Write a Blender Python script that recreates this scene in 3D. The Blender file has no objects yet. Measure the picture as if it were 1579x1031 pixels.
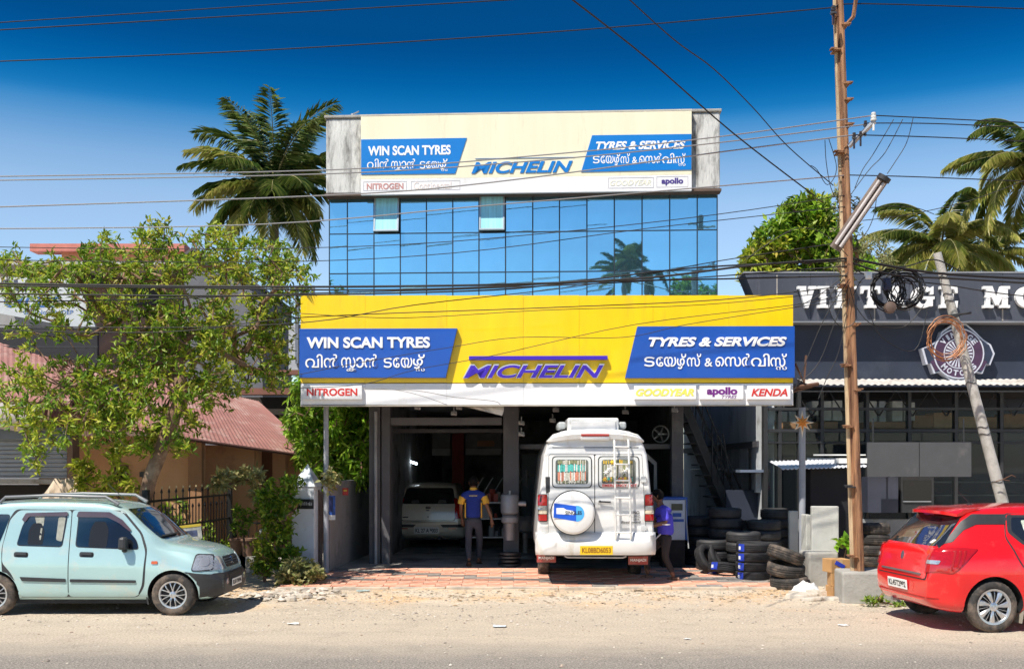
import bpy, bmesh, math, random
import numpy as np
from mathutils import Vector, Matrix, noise
from mathutils.bvhtree import BVHTree
from mathutils.geometry import delaunay_2d_cdt
R = math.radians
random.seed(7)
S = bpy.context.scene
COL = S.collection
# ---------------------------------------------------------------- camera, sky, sun, exposure
FPX, CX, HY, EYE = 1600.0, 789.5, 720.0, 1.95
cam = bpy.data.objects.new('camera', bpy.data.cameras.new('camera'))
COL.objects.link(cam)
cam.location = (0, 0, EYE)
cam.rotation_euler = (R(90), 0, 0)
cam.data.sensor_width = 36
cam.data.lens = 36 * FPX / 1579
cam.data.shift_y = (HY - 515.5) / 1579
cam.data.clip_end = 3000
S.camera = cam
SUN_TRAVEL = Vector((0.43, 0.50, -1.0)).normalized()
sun = bpy.data.objects.new('sun', bpy.data.lights.new('sun', 'SUN'))
COL.objects.link(sun)
sun.rotation_euler = SUN_TRAVEL.to_track_quat('-Z', 'Y').to_euler()
sun.data.energy = 4.6
sun.data.angle = R(0.5)
sun.data.color = (1.0, 0.93, 0.83)
world = bpy.data.worlds.new('World')
S.world = world
world.use_nodes = True
wn, wl = world.node_tree.nodes, world.node_tree.links
bg = wn['Background']
sky = wn.new('ShaderNodeTexSky')
sky.sky_type = 'NISHITA'
sky.sun_disc = False
sky.sun_elevation = math.asin(-SUN_TRAVEL.z)
sky.sun_rotation = math.atan2(-SUN_TRAVEL.x, -SUN_TRAVEL.y)
sky.air_density = 1.0
sky.dust_density = 0.3
sky.ozone_density = 2.5
# polarised-looking clear sky: the same colour shift all the way round, deeper with height
tc = wn.new('ShaderNodeTexCoord'); sx = wn.new('ShaderNodeSeparateXYZ')
wl.new(tc.outputs['Generated'], sx.inputs[0])
rampn = wn.new('ShaderNodeValToRGB'); rampn.color_ramp.interpolation = 'B_SPLINE'
wl.new(sx.outputs['Z'], rampn.inputs['Fac'])
SKY_STOPS = [(0.0, (1.283, 1.086, 0.988)), (0.12, (1.205, 1.065, 0.988)), (0.2047, (1.1158, 1.0338, 0.9875)), (0.237, (1.0365, 1.0298, 0.9863)), (0.2738, (0.7504, 0.8902, 0.928)), (0.2942, (0.4425, 0.7348, 0.8595)), (0.3103, (0.1665, 0.5851, 0.7884)), (0.3193, (0.0274, 0.4425, 0.6953)), (0.3403, (0.0018, 0.3146, 0.5743)), (0.3627, (0.0014, 0.2245, 0.4512)), (0.3845, (0.001, 0.1807, 0.3653)), (1.0, (0.01, 0.24, 0.46))]
el = rampn.color_ramp.elements
for i, (p, c) in enumerate(SKY_STOPS):
    e = el[i] if i < 2 else el.new(p)
    e.position = p; e.color = (c[0], c[1], c[2], 1)
mixn = wn.new('ShaderNodeMix'); mixn.data_type = 'RGBA'; mixn.blend_type = 'MULTIPLY'
mixn.inputs['Factor'].default_value = 1.0
wl.new(sky.outputs[0], mixn.inputs['A']); wl.new(rampn.outputs[0], mixn.inputs['B'])
wl.new(mixn.outputs['Result'], bg.inputs['Color'])
bg.inputs['Strength'].default_value = 0.12
S.view_settings.view_transform = 'Standard'
S.view_settings.look = 'None'
S.view_settings.exposure = 0.55
S.view_settings.gamma = 1.0
S.cycles.max_bounces = 8
S.cycles.transparent_max_bounces = 8
S.cycles.use_adaptive_sampling = True
S.cycles.adaptive_threshold = 0.02

# ---------------------------------------------------------------- helpers
def P(px, py, D):
    """world point at depth D that the photograph shows at pixel px, py"""
    return Vector(((px - CX) / FPX * D, D, EYE + (HY - py) / FPX * D))

def ground_z(y):
    return 0.0 if y < 16.6 else min(0.12, 0.12 * (y - 16.6) / 2.0)

class Frame:
    def __init__(self, origin, ang):
        self.m = Matrix.Translation(origin) @ Matrix.Rotation(ang, 4, 'Z')
        self.i = self.m.inverted(); self.o = Vector(origin); self.a = ang
    def hit(self, px, py, ly=0.0):
        o = self.i @ Vector((0, 0, EYE)); t = self.i @ P(px, py, 10); d = t - o
        k = (ly - o.y) / d.y
        return o + d * k
    def empty(self, name):
        return empty(name, self.o, self.a)

def empty(name, loc=(0, 0, 0), rz=0.0, parent=None):
    o = bpy.data.objects.new(name, None)
    o.empty_display_size = 0.2
    COL.objects.link(o); o.location = loc; o.rotation_euler = (0, 0, rz)
    if parent: o.parent = parent
    return o

def tag(o, label=None, cat=None, group=None, kind=None):
    if label: o['label'] = label
    if cat: o['category'] = cat
    if group: o['group'] = group
    if kind: o['kind'] = kind
    return o

def copy_tree(o, parent=None):
    c = o.copy(); COL.objects.link(c)
    if parent: c.parent = parent
    for ch in list(o.children): copy_tree(ch, c)
    return c

class MB:
    def __init__(self):
        self.v = []; self.f = []; self.m = []
    def add(self, vs, fs, mi=0):
        b = len(self.v); self.v += [tuple(v) for v in vs]
        self.f += [tuple(b + i for i in f) for f in fs]; self.m += [mi] * len(fs)
        return self
    def box(self, c, s, rot=None, mi=0, taper=1.0):
        x, y, z = s[0] / 2, s[1] / 2, s[2] / 2; t = taper
        vs = [Vector(p) for p in ((-x, -y, -z), (x, -y, -z), (x, y, -z), (-x, y, -z), (-x * t, -y * t, z), (x * t, -y * t, z), (x * t, y * t, z), (-x * t, y * t, z))]
        if rot is not None: vs = [rot @ v for v in vs]
        c = Vector(c)
        return self.add([v + c for v in vs], [(0, 3, 2, 1), (4, 5, 6, 7), (0, 1, 5, 4), (1, 2, 6, 5), (2, 3, 7, 6), (3, 0, 4, 7)], mi)
    def span(self, a, b, mi=0):
        a = Vector(a); b = Vector(b)
        return self.box((a + b) / 2, (abs(b.x - a.x), abs(b.y - a.y), abs(b.z - a.z)), None, mi)
    def tube(self, pts, r, n=8, mi=0, cap=True, flat=1.0):
        pts = [Vector(p) for p in pts]; rs = r if isinstance(r, (list, tuple)) else [r] * len(pts)
        vs = []; up = None
        for i, p in enumerate(pts):
            t = (pts[min(i + 1, len(pts) - 1)] - pts[max(i - 1, 0)])
            if t.length < 1e-9: t = Vector((0, 0, 1))
            t.normalize()
            if up is None:
                up = t.cross(Vector((0, 1, 0)) if abs(t.y) < 0.9 else Vector((1, 0, 0))).normalized()
            else:
                up = (up - t * up.dot(t))
                up = up.normalized() if up.length > 1e-6 else t.orthogonal().normalized()
            w = t.cross(up)
            for k in range(n):
                a = 2 * math.pi * k / n
                vs.append(p + (up * math.cos(a) + w * math.sin(a) * flat) * rs[i])
        fs = []
        for i in range(len(pts) - 1):
            for k in range(n):
                k2 = (k + 1) % n
                fs.append((i * n + k, i * n + k2, (i + 1) * n + k2, (i + 1) * n + k))
        if cap:
            fs.append(tuple(range(n - 1, -1, -1))); fs.append(tuple((len(pts) - 1) * n + k for k in range(n)))
        return self.add(vs, fs, mi)
    def cyl(self, a, b, r0, r1=None, n=12, mi=0):
        return self.tube([a, b], [r0, r0 if r1 is None else r1], n, mi)
    def lathe(self, prof, n=24, M=None, mi=0, close=False, mod=None):
        """prof = (radius, axial) pairs round local Z"""
        vs = []; m = len(prof)
        for k in range(n):
            a = 2 * math.pi * k / n
            for j, (r, z) in enumerate(prof):
                rr = r - (mod[j] if mod and k % 2 else 0)
                v = Vector((rr * math.cos(a), rr * math.sin(a), z))
                vs.append(M @ v if M else v)
        fs = []
        for k in range(n):
            k2 = (k + 1) % n
            for j in range(m if close else m - 1):
                j2 = (j + 1) % m
                fs.append((k * m + j, k2 * m + j, k2 * m + j2, k * m + j2))
        if not close:
            if prof[0][0] > 1e-6: fs.append(tuple(k * m for k in range(n - 1, -1, -1)))
            if prof[-1][0] > 1e-6: fs.append(tuple(k * m + m - 1 for k in range(n)))
        return self.add(vs, fs, mi)
    def prism(self, poly, y0, y1, M=None, mi=0):
        """poly in (x, z), extruded along y from y0 (front) to y1"""
        n = len(poly)
        vs = [Vector((x, y0, z)) for x, z in poly] + [Vector((x, y1, z)) for x, z in poly]
        if M: vs = [M @ v for v in vs]
        fs = [tuple(range(n)), tuple(range(2 * n - 1, n - 1, -1))]
        fs += [(i, n + i, n + (i + 1) % n, (i + 1) % n) for i in range(n)]
        return self.add(vs, fs, mi)
    def sheet(self, rows, mi=0):
        m = len(rows[0]); vs = [p for r in rows for p in r]
        fs = [(i * m + j, i * m + j + 1, (i + 1) * m + j + 1, (i + 1) * m + j) for i in range(len(rows) - 1) for j in range(m - 1)]
        return self.add(vs, fs, mi)
    def mesh(self, name, mats, smooth=None):
        me = bpy.data.meshes.new(name)
        me.from_pydata([tuple(v) for v in self.v], [], self.f)
        for m in (mats if isinstance(mats, (list, tuple)) else [mats]): me.materials.append(m)
        if any(self.m): me.polygons.foreach_set('material_index', self.m)
        if smooth is not None:
            me.polygons.foreach_set('use_smooth', [True] * len(me.polygons))
            me.set_sharp_from_angle(angle=R(smooth))
        me.update()
        return me
    def build(self, name, mats, parent=None, smooth=None, bevel=0.0, loc=None, fix=True):
        me = self.mesh(name, mats, smooth)
        if fix:
            bm = bmesh.new(); bm.from_mesh(me)
            bmesh.ops.recalc_face_normals(bm, faces=bm.faces)
            bm.to_mesh(me); bm.free()
        o = bpy.data.objects.new(name, me); COL.objects.link(o)
        if parent: o.parent = parent
        if loc is not None: o.location = loc
        if bevel:
            b = o.modifiers.new('bevel', 'BEVEL'); b.width = bevel; b.segments = 2; b.limit_method = 'ANGLE'; b.angle_limit = R(40)
        return o

def link(name, me, parent=None, loc=(0, 0, 0), rot=(0, 0, 0), scale=(1, 1, 1)):
    o = bpy.data.objects.new(name, me); COL.objects.link(o)
    if parent: o.parent = parent
    o.location = loc; o.rotation_euler = rot; o.scale = scale
    return o

# ---------------------------------------------------------------- materials
_M = {}
def mat(name, col, rough=0.6, metal=0.0, var=0.12, scale=4.0, bump=0.0, bscale=40.0, coat=0.0, spec=0.5,
        dirt=None, dscale=2.0, damt=0.5, stretch=None, emit=None, island=None, trans=0.0, rand=0.0, coords='Object'):
    if name in _M: return _M[name]
    m = bpy.data.materials.new(name); m.use_nodes = True; _M[name] = m
    nt = m.node_tree; N, L = nt.nodes, nt.links
    b = N['Principled BSDF']
    b.inputs['Roughness'].default_value = rough
    b.inputs['Metallic'].default_value = metal
    b.inputs['Specular IOR Level'].default_value = spec
    b.inputs['Coat Weight'].default_value = coat
    b.inputs['Coat Roughness'].default_value = 0.04
    tc = N.new('ShaderNodeTexCoord'); mp = N.new('ShaderNodeMapping')
    L.new(tc.outputs[coords], mp.inputs[0])
    if stretch: mp.inputs['Scale'].default_value = stretch
    cur = None
    def rgb(c):
        n = N.new('ShaderNodeRGB'); n.outputs[0].default_value = (c[0], c[1], c[2], 1); return n.outputs[0]
    if island:
        g = N.new('ShaderNodeNewGeometry'); r = N.new('ShaderNodeValToRGB')
        L.new(g.outputs['Random Per Island'], r.inputs[0])
        el = r.color_ramp.elements
        for i, c in enumerate(island):
            p = i / (len(island) - 1)
            e = el[i] if i < 2 else el.new(p)
            e.position = p
            e.color = (c[0], c[1], c[2], 1)
        cur = r.outputs[0]
    else: cur = rgb(col)
    if var > 0:
        n = N.new('ShaderNodeTexNoise'); n.inputs['Scale'].default_value = scale; n.inputs['Detail'].default_value = 6
        L.new(mp.outputs[0], n.inputs['Vector'])
        mr = N.new('ShaderNodeMapRange'); mr.inputs[1].default_value = 0.3; mr.inputs[2].default_value = 0.7
        mr.inputs[3].default_value = 1 - var; mr.inputs[4].default_value = 1 + var
        L.new(n.outputs[0], mr.inputs[0])
        mx = N.new('ShaderNodeMix'); mx.data_type = 'RGBA'; mx.blend_type = 'MULTIPLY'; mx.inputs['Factor'].default_value = 1
        cb = N.new('ShaderNodeCombineColor')
        for i in range(3): L.new(mr.outputs[0], cb.inputs[i])
        L.new(cur, mx.inputs['A']); L.new(cb.outputs[0], mx.inputs['B']); cur = mx.outputs['Result']
    if rand > 0:
        oi = N.new('ShaderNodeObjectInfo'); mr = N.new('ShaderNodeMapRange')
        mr.inputs[3].default_value = 1 - rand; mr.inputs[4].default_value = 1 + rand
        L.new(oi.outputs['Random'], mr.inputs[0])
        mx = N.new('ShaderNodeMix'); mx.data_type = 'RGBA'; mx.blend_type = 'MULTIPLY'; mx.inputs['Factor'].default_value = 1
        cb = N.new('ShaderNodeCombineColor')
        for i in range(3): L.new(mr.outputs[0], cb.inputs[i])
        L.new(cur, mx.inputs['A']); L.new(cb.outputs[0], mx.inputs['B']); cur = mx.outputs['Result']
    if dirt:
        n = N.new('ShaderNodeTexNoise'); n.inputs['Scale'].default_value = dscale; n.inputs['Detail'].default_value = 8; n.inputs['Roughness'].default_value = 0.7
        L.new(mp.outputs[0], n.inputs['Vector'])
        mr = N.new('ShaderNodeMapRange'); mr.inputs[1].default_value = 0.62 - 0.25 * damt; mr.inputs[2].default_value = 0.80 - 0.25 * damt
        L.new(n.outputs[0], mr.inputs[0])
        mx = N.new('ShaderNodeMix'); mx.data_type = 'RGBA'
        L.new(mr.outputs[0], mx.inputs['Factor']); L.new(cur, mx.inputs['A']); L.new(rgb(dirt), mx.inputs['B']); cur = mx.outputs['Result']
    L.new(cur, b.inputs['Base Color'])
    if bump > 0:
        n = N.new('ShaderNodeTexNoise'); n.inputs['Scale'].default_value = bscale; n.inputs['Detail'].default_value = 5
        L.new(mp.outputs[0], n.inputs['Vector'])
        bp = N.new('ShaderNodeBump'); bp.inputs['Strength'].default_value = bump; bp.inputs['Distance'].default_value = 0.02
        L.new(n.outputs[0], bp.inputs['Height']); L.new(bp.outputs[0], b.inputs['Normal'])
    if emit:
        b.inputs['Emission Color'].default_value = (*emit[:3], 1); b.inputs['Emission Strength'].default_value = emit[3]
    if trans > 0:
        out = N['Material Output']; t = N.new('ShaderNodeBsdfTranslucent'); ms = N.new('ShaderNodeMixShader')
        ms.inputs[0].default_value = trans
        L.new(cur, t.inputs[0]); L.new(b.outputs[0], ms.inputs[1]); L.new(t.outputs[0], ms.inputs[2]); L.new(ms.outputs[0], out.inputs[0])
    return m

def clear_glass(name, col, rough=0.02, alpha=0.35):
    if name in _M: return _M[name]
    m = bpy.data.materials.new(name); m.use_nodes = True; _M[name] = m
    N, L = m.node_tree.nodes, m.node_tree.links
    b = N['Principled BSDF']; b.inputs['Base Color'].default_value = (*col, 1); b.inputs['Roughness'].default_value = rough
    b.inputs['Specular IOR Level'].default_value = 0.8
    t = N.new('ShaderNodeBsdfTransparent'); t.inputs[0].default_value = (0.85, 0.9, 0.9, 1)
    ms = N.new('ShaderNodeMixShader'); ms.inputs[0].default_value = alpha
    L.new(t.outputs[0], ms.inputs[1]); L.new(b.outputs[0], ms.inputs[2]); L.new(ms.outputs[0], N['Material Output'].inputs[0])
    return m

def text(name, s, fr, px0, px1, py0, py1, ly, m, parent, ext=0.004, shear=0.0, off=0.0, res=6, local=None, back=False):
    """lettering stretched to the box it fills in the photograph, on the plane local y = ly of frame fr"""
    cu = bpy.data.curves.new(name, 'FONT'); cu.body = s; cu.size = 1; cu.offset = off; cu.shear = shear; cu.extrude = 0.5; cu.resolution_u = res
    t = bpy.data.objects.new(name, cu); COL.objects.link(t)
    dg = bpy.context.evaluated_depsgraph_get(); dg.update()
    me = bpy.data.meshes.new_from_object(t.evaluated_get(dg))
    bpy.data.objects.remove(t); bpy.data.curves.remove(cu)
    n = len(me.vertices); co = np.empty(n * 3); me.vertices.foreach_get('co', co); co = co.reshape(-1, 3)
    mn, mx = co.min(0), co.max(0); q = (co - mn) / np.maximum(mx - mn, 1e-9)
    if local: x0, x1, z0, z1 = local
    else:
        a = fr.hit(px0, (py0 + py1) / 2, ly); b = fr.hit(px1, (py0 + py1) / 2, ly)
        c = fr.hit((px0 + px1) / 2, py1, ly); d = fr.hit((px0 + px1) / 2, py0, ly)
        x0, x1, z0, z1 = a.x, b.x, c.z, d.z
    out = np.empty_like(co)
    out[:, 0] = x0 + q[:, 0] * (x1 - x0); out[:, 2] = z0 + q[:, 1] * (z1 - z0); out[:, 1] = ly - q[:, 2] * ext
    me.vertices.foreach_set('co', out.ravel()); me.materials.clear(); me.materials.append(m)
    for p in me.polygons: p.material_index = 0
    me.update(); me.name = name
    o = bpy.data.objects.new(name, me); COL.objects.link(o)
    if parent: o.parent = parent
    return o

def pxpoly(fr, pts, ly):
    return [(v.x, v.z) for v in (fr.hit(x, y, ly) for x, y in pts)]

# common materials
M_white = mat('white_paint', (0.78, 0.78, 0.76), 0.4, var=0.04)
M_black = mat('black_rubber', (0.018, 0.018, 0.02), 0.75, var=0.3, scale=9, bump=0.1)
M_dark = mat('dark_interior', (0.03, 0.03, 0.035), 0.8, var=0.2)
M_metal = mat('galvanised_steel', (0.42, 0.43, 0.45), 0.45, 0.6, var=0.15, dirt=(0.25, 0.2, 0.15), damt=0.3)
M_conc = mat('weathered_concrete', (0.36, 0.35, 0.32), 0.9, var=0.2, scale=3, bump=0.5, bscale=18, dirt=(0.16, 0.15, 0.13), dscale=3, damt=0.35)
# ---------------------------------------------------------------- ground, road, driveway
def sand_material():
    m = bpy.data.materials.new('sandy_shoulder'); m.use_nodes = True
    N, L = m.node_tree.nodes, m.node_tree.links; b = N['Principled BSDF']; b.inputs['Roughness'].default_value = 0.95
    b.inputs['Specular IOR Level'].default_value = 0.2
    g = N.new('ShaderNodeNewGeometry')
    def noise_(sc, det=6, ro=0.6):
        n = N.new('ShaderNodeTexNoise'); n.inputs['Scale'].default_value = sc; n.inputs['Detail'].default_value = det; n.inputs['Roughness'].default_value = ro
        L.new(g.outputs['Position'], n.inputs['Vector']); return n.outputs[0]
    def rmp(src, stops):
        r = N.new('ShaderNodeValToRGB'); L.new(src, r.inputs[0]); el = r.color_ramp.elements
        for i, (p, c) in enumerate(stops):
            e = el[i] if i < 2 else el.new(p); e.position = p; e.color = (*c, 1)
        return r.outputs[0]
    def mix(a, bb, f, mode='MIX'):
        x = N.new('ShaderNodeMix'); x.data_type = 'RGBA'; x.blend_type = mode
        if hasattr(f, 'is_linked') or not isinstance(f, float): L.new(f, x.inputs['Factor'])
        else: x.inputs['Factor'].default_value = f
        L.new(a, x.inputs['A']); L.new(bb, x.inputs['B']); return x.outputs['Result']
    sep = N.new('ShaderNodeSeparateXYZ'); L.new(g.outputs['Position'], sep.inputs[0])
    # distance from the carriageway, wobbled by noise
    ad = N.new('ShaderNodeMath'); ad.operation = 'MULTIPLY_ADD'; L.new(noise_(0.9), ad.inputs[0]); ad.inputs[1].default_value = 2.2; L.new(sep.outputs['Y'], ad.inputs[2])
    def mrange(src, a, c):
        r = N.new('ShaderNodeMapRange'); L.new(src, r.inputs[0]); r.inputs[1].default_value = a; r.inputs[2].default_value = c; return r.outputs[0]
    ad2 = N.new('ShaderNodeMath'); ad2.operation = 'MULTIPLY_ADD'; L.new(noise_(2.5), ad2.inputs[0]); ad2.inputs[1].default_value = 0.9; L.new(sep.outputs['Y'], ad2.inputs[2])
    asphalt = rmp(noise_(42, 5, 0.9), [(0.38, (0.11, 0.10, 0.088)), (0.5, (0.27, 0.243, 0.212)), (0.60, (0.50, 0.455, 0.40))])
    dusty = rmp(noise_(38, 5, 0.9), [(0.34, (0.22, 0.18, 0.14)), (0.47, (0.48, 0.41, 0.32)), (0.62, (0.72, 0.62, 0.50))])
    orange = rmp(noise_(30, 5, 0.85), [(0.32, (0.34, 0.23, 0.14)), (0.5, (0.66, 0.47, 0.29)), (0.68, (0.80, 0.63, 0.44))])
    pale = rmp(noise_(30, 6, 0.8), [(0.35, (0.34, 0.28, 0.21)), (0.55, (0.70, 0.60, 0.47)), (0.7, (0.80, 0.72, 0.60))])
    c = mix(asphalt, dusty, mrange(ad2.outputs[0], 10.9, 12.2))
    c2 = mix(c, pale, mrange(ad.outputs[0], 15.4, 16.6))
    patch = mrange(noise_(0.8, 4), 0.46, 0.62)
    near = N.new('ShaderNodeMath'); near.operation = 'MULTIPLY'; L.new(patch, near.inputs[0]); L.new(mrange(ad.outputs[0], 15.0, 16.2), near.inputs[1])
    c3 = mix(c2, orange, near.outputs[0])
    # oily and worn streaks along the road
    mp = N.new('ShaderNodeMapping'); mp.inputs['Scale'].default_value = (0.5, 1.6, 1); L.new(g.outputs['Position'], mp.inputs[0])
    n2 = N.new('ShaderNodeTexNoise'); n2.inputs['Roughness'].default_value = .75; n2.inputs['Scale'].default_value = 1.3; n2.inputs['Detail'].default_value = 7; L.new(mp.outputs[0], n2.inputs['Vector'])
    c4 = mix(c3, rmp(n2.outputs[0], [(0.3, (0.74, 0.74, 0.75)), (0.62, (1.06, 1.05, 1.03))]), 0.5, 'MULTIPLY')
    # old stains and hairline cracks in the tar
    vo = N.new('ShaderNodeTexVoronoi'); vo.feature = 'DISTANCE_TO_EDGE'; vo.inputs['Scale'].default_value = 0.55
    mpv = N.new('ShaderNodeVectorMath'); mpv.operation = 'ADD'; nv = N.new('ShaderNodeTexNoise'); nv.inputs['Scale'].default_value = 1.6; nv.inputs['Detail'].default_value = 8; nv.inputs['Roughness'].default_value = 0.7
    L.new(g.outputs['Position'], nv.inputs['Vector']); L.new(g.outputs['Position'], mpv.inputs[0]); L.new(nv.outputs['Color'], mpv.inputs[1]); L.new(mpv.outputs[0], vo.inputs['Vector'])
    ck = N.new('ShaderNodeMapRange'); ck.inputs[1].default_value = 0.002; ck.inputs[2].default_value = 0.012; ck.inputs[3].default_value = 0.84; ck.inputs[4].default_value = 1.0; L.new(vo.outputs['Distance'], ck.inputs[0])
    st = N.new('ShaderNodeMapRange'); st.inputs[1].default_value = 0.60; st.inputs[2].default_value = 0.72; st.inputs[3].default_value = 1.0; st.inputs[4].default_value = 0.82; L.new(noise_(1.1, 7, 0.72), st.inputs[0])
    mm = N.new('ShaderNodeMath'); mm.operation = 'MULTIPLY'; L.new(ck.outputs[0], mm.inputs[0]); L.new(st.outputs[0], mm.inputs[1])
    cc = N.new('ShaderNodeCombineColor')
    for i_ in range(3): L.new(mm.outputs[0], cc.inputs[i_])
    c4 = mix(c4, cc.outputs[0], 1.0, 'MULTIPLY')
    L.new(c4, b.inputs['Base Color'])
    bp = N.new('ShaderNodeBump'); bp.inputs['Strength'].default_value = 0.9; bp.inputs['Distance'].default_value = 0.015
    L.new(noise_(38, 6, 0.85), bp.inputs['Height']); L.new(bp.outputs[0], b.inputs['Normal'])
    return m
M_sand = sand_material()
def gz(x, y):
    base = 0.0
    if y > 13.0:
        base += min(1, (y - 13) / 1.5) * (0.035 * (noise.noise(Vector((x * 0.9, y * 1.3, 0))) + 0.25 * noise.noise(Vector((x * 5, y * 5, 3)))) + 0.01)
    return base
mb = MB()
mb.add([(-400, -300, -0.03), (400, -300, -0.03), (400, 900, -0.03), (-400, 900, -0.03)], [(0, 1, 2, 3)])
tag(mb.build('ground', mat('distant_earth', (0.16, 0.13, 0.08), 0.95, var=0.3, scale=0.5)), kind='structure')
mb = MB(); ys = list(np.linspace(-9, 12.9, 12)) + list(np.linspace(13.0, 24, 90)); xs = list(np.linspace(-30, -9.5, 12)) + list(np.linspace(-9, 9.5, 190)) + list(np.linspace(10, 32, 12))
mb.sheet([[(x, y, gz(x, y)) for x in xs] for y in ys])
tag(mb.build('road', M_sand, smooth=60), kind='structure')

M_brick = mat('red_paver', (0.72, 0.33, 0.22), 0.85, var=0.22, scale=9, bump=0.35, bscale=60, dirt=(0.62, 0.50, 0.38), dscale=5, damt=0.58, rand=0.12)
M_brick2 = mat('grey_paver', (0.25, 0.23, 0.21), 0.85, var=0.2, scale=9, bump=0.35, bscale=60, dirt=(0.5, 0.42, 0.33), dscale=5, damt=0.35, rand=0.15)
drive = MB(); DX0, DX1 = -3.75, 4.55
mb = MB()
mb.add([(DX0, 16.45, -0.02), (DX1, 16.45, -0.02), (DX1, 16.6, 0.02), (DX0, 16.6, 0.02), (DX1, 18.6, 0.118), (DX0, 18.6, 0.118), (DX1, 18.6, -0.02), (DX0, 18.6, -0.02)],
       [(0, 1, 2, 3), (3, 2, 4, 5), (5, 4, 6, 7), (0, 3, 5, 7), (1, 6, 4, 2)])
driveway = tag(mb.build('driveway', mat('joint_sand', (0.42, 0.33, 0.24), 0.95, var=0.3, scale=20)), kind='structure')
PW, PD = 0.42, 0.20
rnd = random.Random(3)
variants = []
for k in range(4):
    for mm in (M_brick, M_brick2):
        b = MB(); w, d = PW - 0.012, PD - 0.012
        b.box((0, 0, 0), (w, d, 0.05)); me = b.mesh('brick', mm)
        variants.append(me)
slots = []
rows = int(2.0 / PD)
for r_ in range(rows):
    y = 16.62 + (r_ + 0.5) * PD
    off = (r_ % 2) * PW / 2
    x = DX0 + off + PW / 2
    while x < DX1 - PW / 2 + 0.01:
        slots.append((x, y)); x += PW
stuffb = [MB(), MB()]
nb = 0
for x, y in slots:
    z = 0.02 + (y - 16.6) * 0.049 + rnd.uniform(-0.003, 0.003)
    gn = noise.noise(Vector((x * 0.8 + (y - 17.6) * 2.2, y * 0.9, 2))) + 0.35 * noise.noise(Vector((x * 3, y * 6, 5)))
    grey = 1 if gn > 0.27 else 0
    rot = (0.049 + rnd.uniform(-.01, .01), rnd.uniform(-.008, .008), rnd.uniform(-.012, .012))
    if y < 18.6 and nb < 300:
        link('brick', variants[(nb % 4) * 2 + grey], driveway, (x, y, z), rot); nb += 1
    else:
        stuffb[grey].box((x, y, z), (PW - .012, PD - .012, 0.05), Matrix.Rotation(0.049, 3, 'X'))
for i, sb in enumerate(stuffb):
    if sb.v: tag(sb.build('brick_remainder', [M_brick, M_brick2][i], driveway), kind='stuff')
mb = MB()
kr = [(DX0 + i * 0.9, min(DX0 + (i + 1) * 0.9 - 0.015, DX1)) for i in range(10) if DX0 + i * 0.9 < DX1]
kerb_me = None
for a, b in kr:
    k = MB(); k.box((0, 0, 0), (b - a, 0.10, 0.09))
    o = k.build('kerb_stone', mat('kerb_concrete', (0.46, 0.40, 0.33), 0.9, var=0.25, scale=6, bump=0.4, dirt=(0.58, 0.46, 0.33), dscale=3, damt=0.6), driveway, bevel=0.012, loc=((a + b) / 2, 16.55, 0.005 + rnd.uniform(-.012, .006)))
    o.rotation_euler = (0, rnd.uniform(-.01, .01), rnd.uniform(-.01, .01))

# loose stones, grit and litter on the shoulder
mb = MB(); rnd = random.Random(11)
M_stone = mat('loose_stone', (0.42, 0.37, 0.31), 0.9, var=0.2, scale=20, island=[(0.22, 0.19, 0.16), (0.45, 0.40, 0.33), (0.60, 0.55, 0.48), (0.35, 0.25, 0.18)], bump=0.3)
def rock(mb, c, r, rnd, flat=0.6, mi=0):
    vs = []
    for p in ((1, 0, 0), (-1, 0, 0), (0, 1, 0), (0, -1, 0), (0, 0, 1), (0, 0, -1), (.7, .7, .3), (-.7, .7, -.2), (.7, -.7, .2), (-.7, -.7, .3)):
        vs.append(Vector(p) * r * rnd.uniform(0.7, 1.2))
    bm = bmesh.new()
    for v in vs: bm.verts.new((v.x, v.y, v.z * flat))
    g = bmesh.ops.convex_hull(bm, input=bm.verts)
    bm.verts.ensure_lookup_table(); bm.verts.index_update()
    rot = Matrix.Rotation(rnd.uniform(0, 6.28), 3, 'Z')
    mb.add([rot @ v.co + Vector(c) for v in bm.verts], [tuple(v.index for v in f.verts) for f in bm.faces], mi)
    bm.free()
for i in range(7000):
    y = rnd.uniform(9.8, 17.0) if rnd.random() < .75 else rnd.uniform(14.8, 16.6); x = rnd.uniform(-8.5, 8.5)
    if (y > 16.4 and DX0 < x < DX1) or (y < 12.6 and rnd.random() < .85): continue
    r = rnd.choice((.006, .008, .01, .014, .02)) * rnd.uniform(.7, 1.2)
    rock(mb, (x, y, gz(x, y) + r * .2), r, rnd)
tag(mb.build('gravel', M_stone), 'scattered grit and pebbles on the sandy road shoulder', 'gravel', kind='stuff')
mb = MB()
for i in range(420):
    y = rnd.gauss(15.7, .5); x = rnd.uniform(-5, 7)
    if y > 16.4 or y < 12: continue
    a = rnd.uniform(0, 6.28); l = rnd.uniform(.02, .07); w = l * rnd.uniform(.2, .5); z = gz(x, y) + .008
    d = Vector((math.cos(a), math.sin(a), 0)) * l; n = Vector((-math.sin(a), math.cos(a), 0)) * w; c = Vector((x, y, z))
    mb.add([c - d, c + n + Vector((0, 0, .01)), c + d, c - n], [(0, 1, 2, 3)])
tag(mb.build('dry_litter', mat('dry_leaf_litter', (0.2, .13, .07), .9, island=[(.12, .08, .05), (.35, .24, .12), (.5, .42, .3), (.2, .12, .07)])), 'dry leaves and twigs littering the sand before the driveway', 'litter', kind='stuff')

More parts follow.
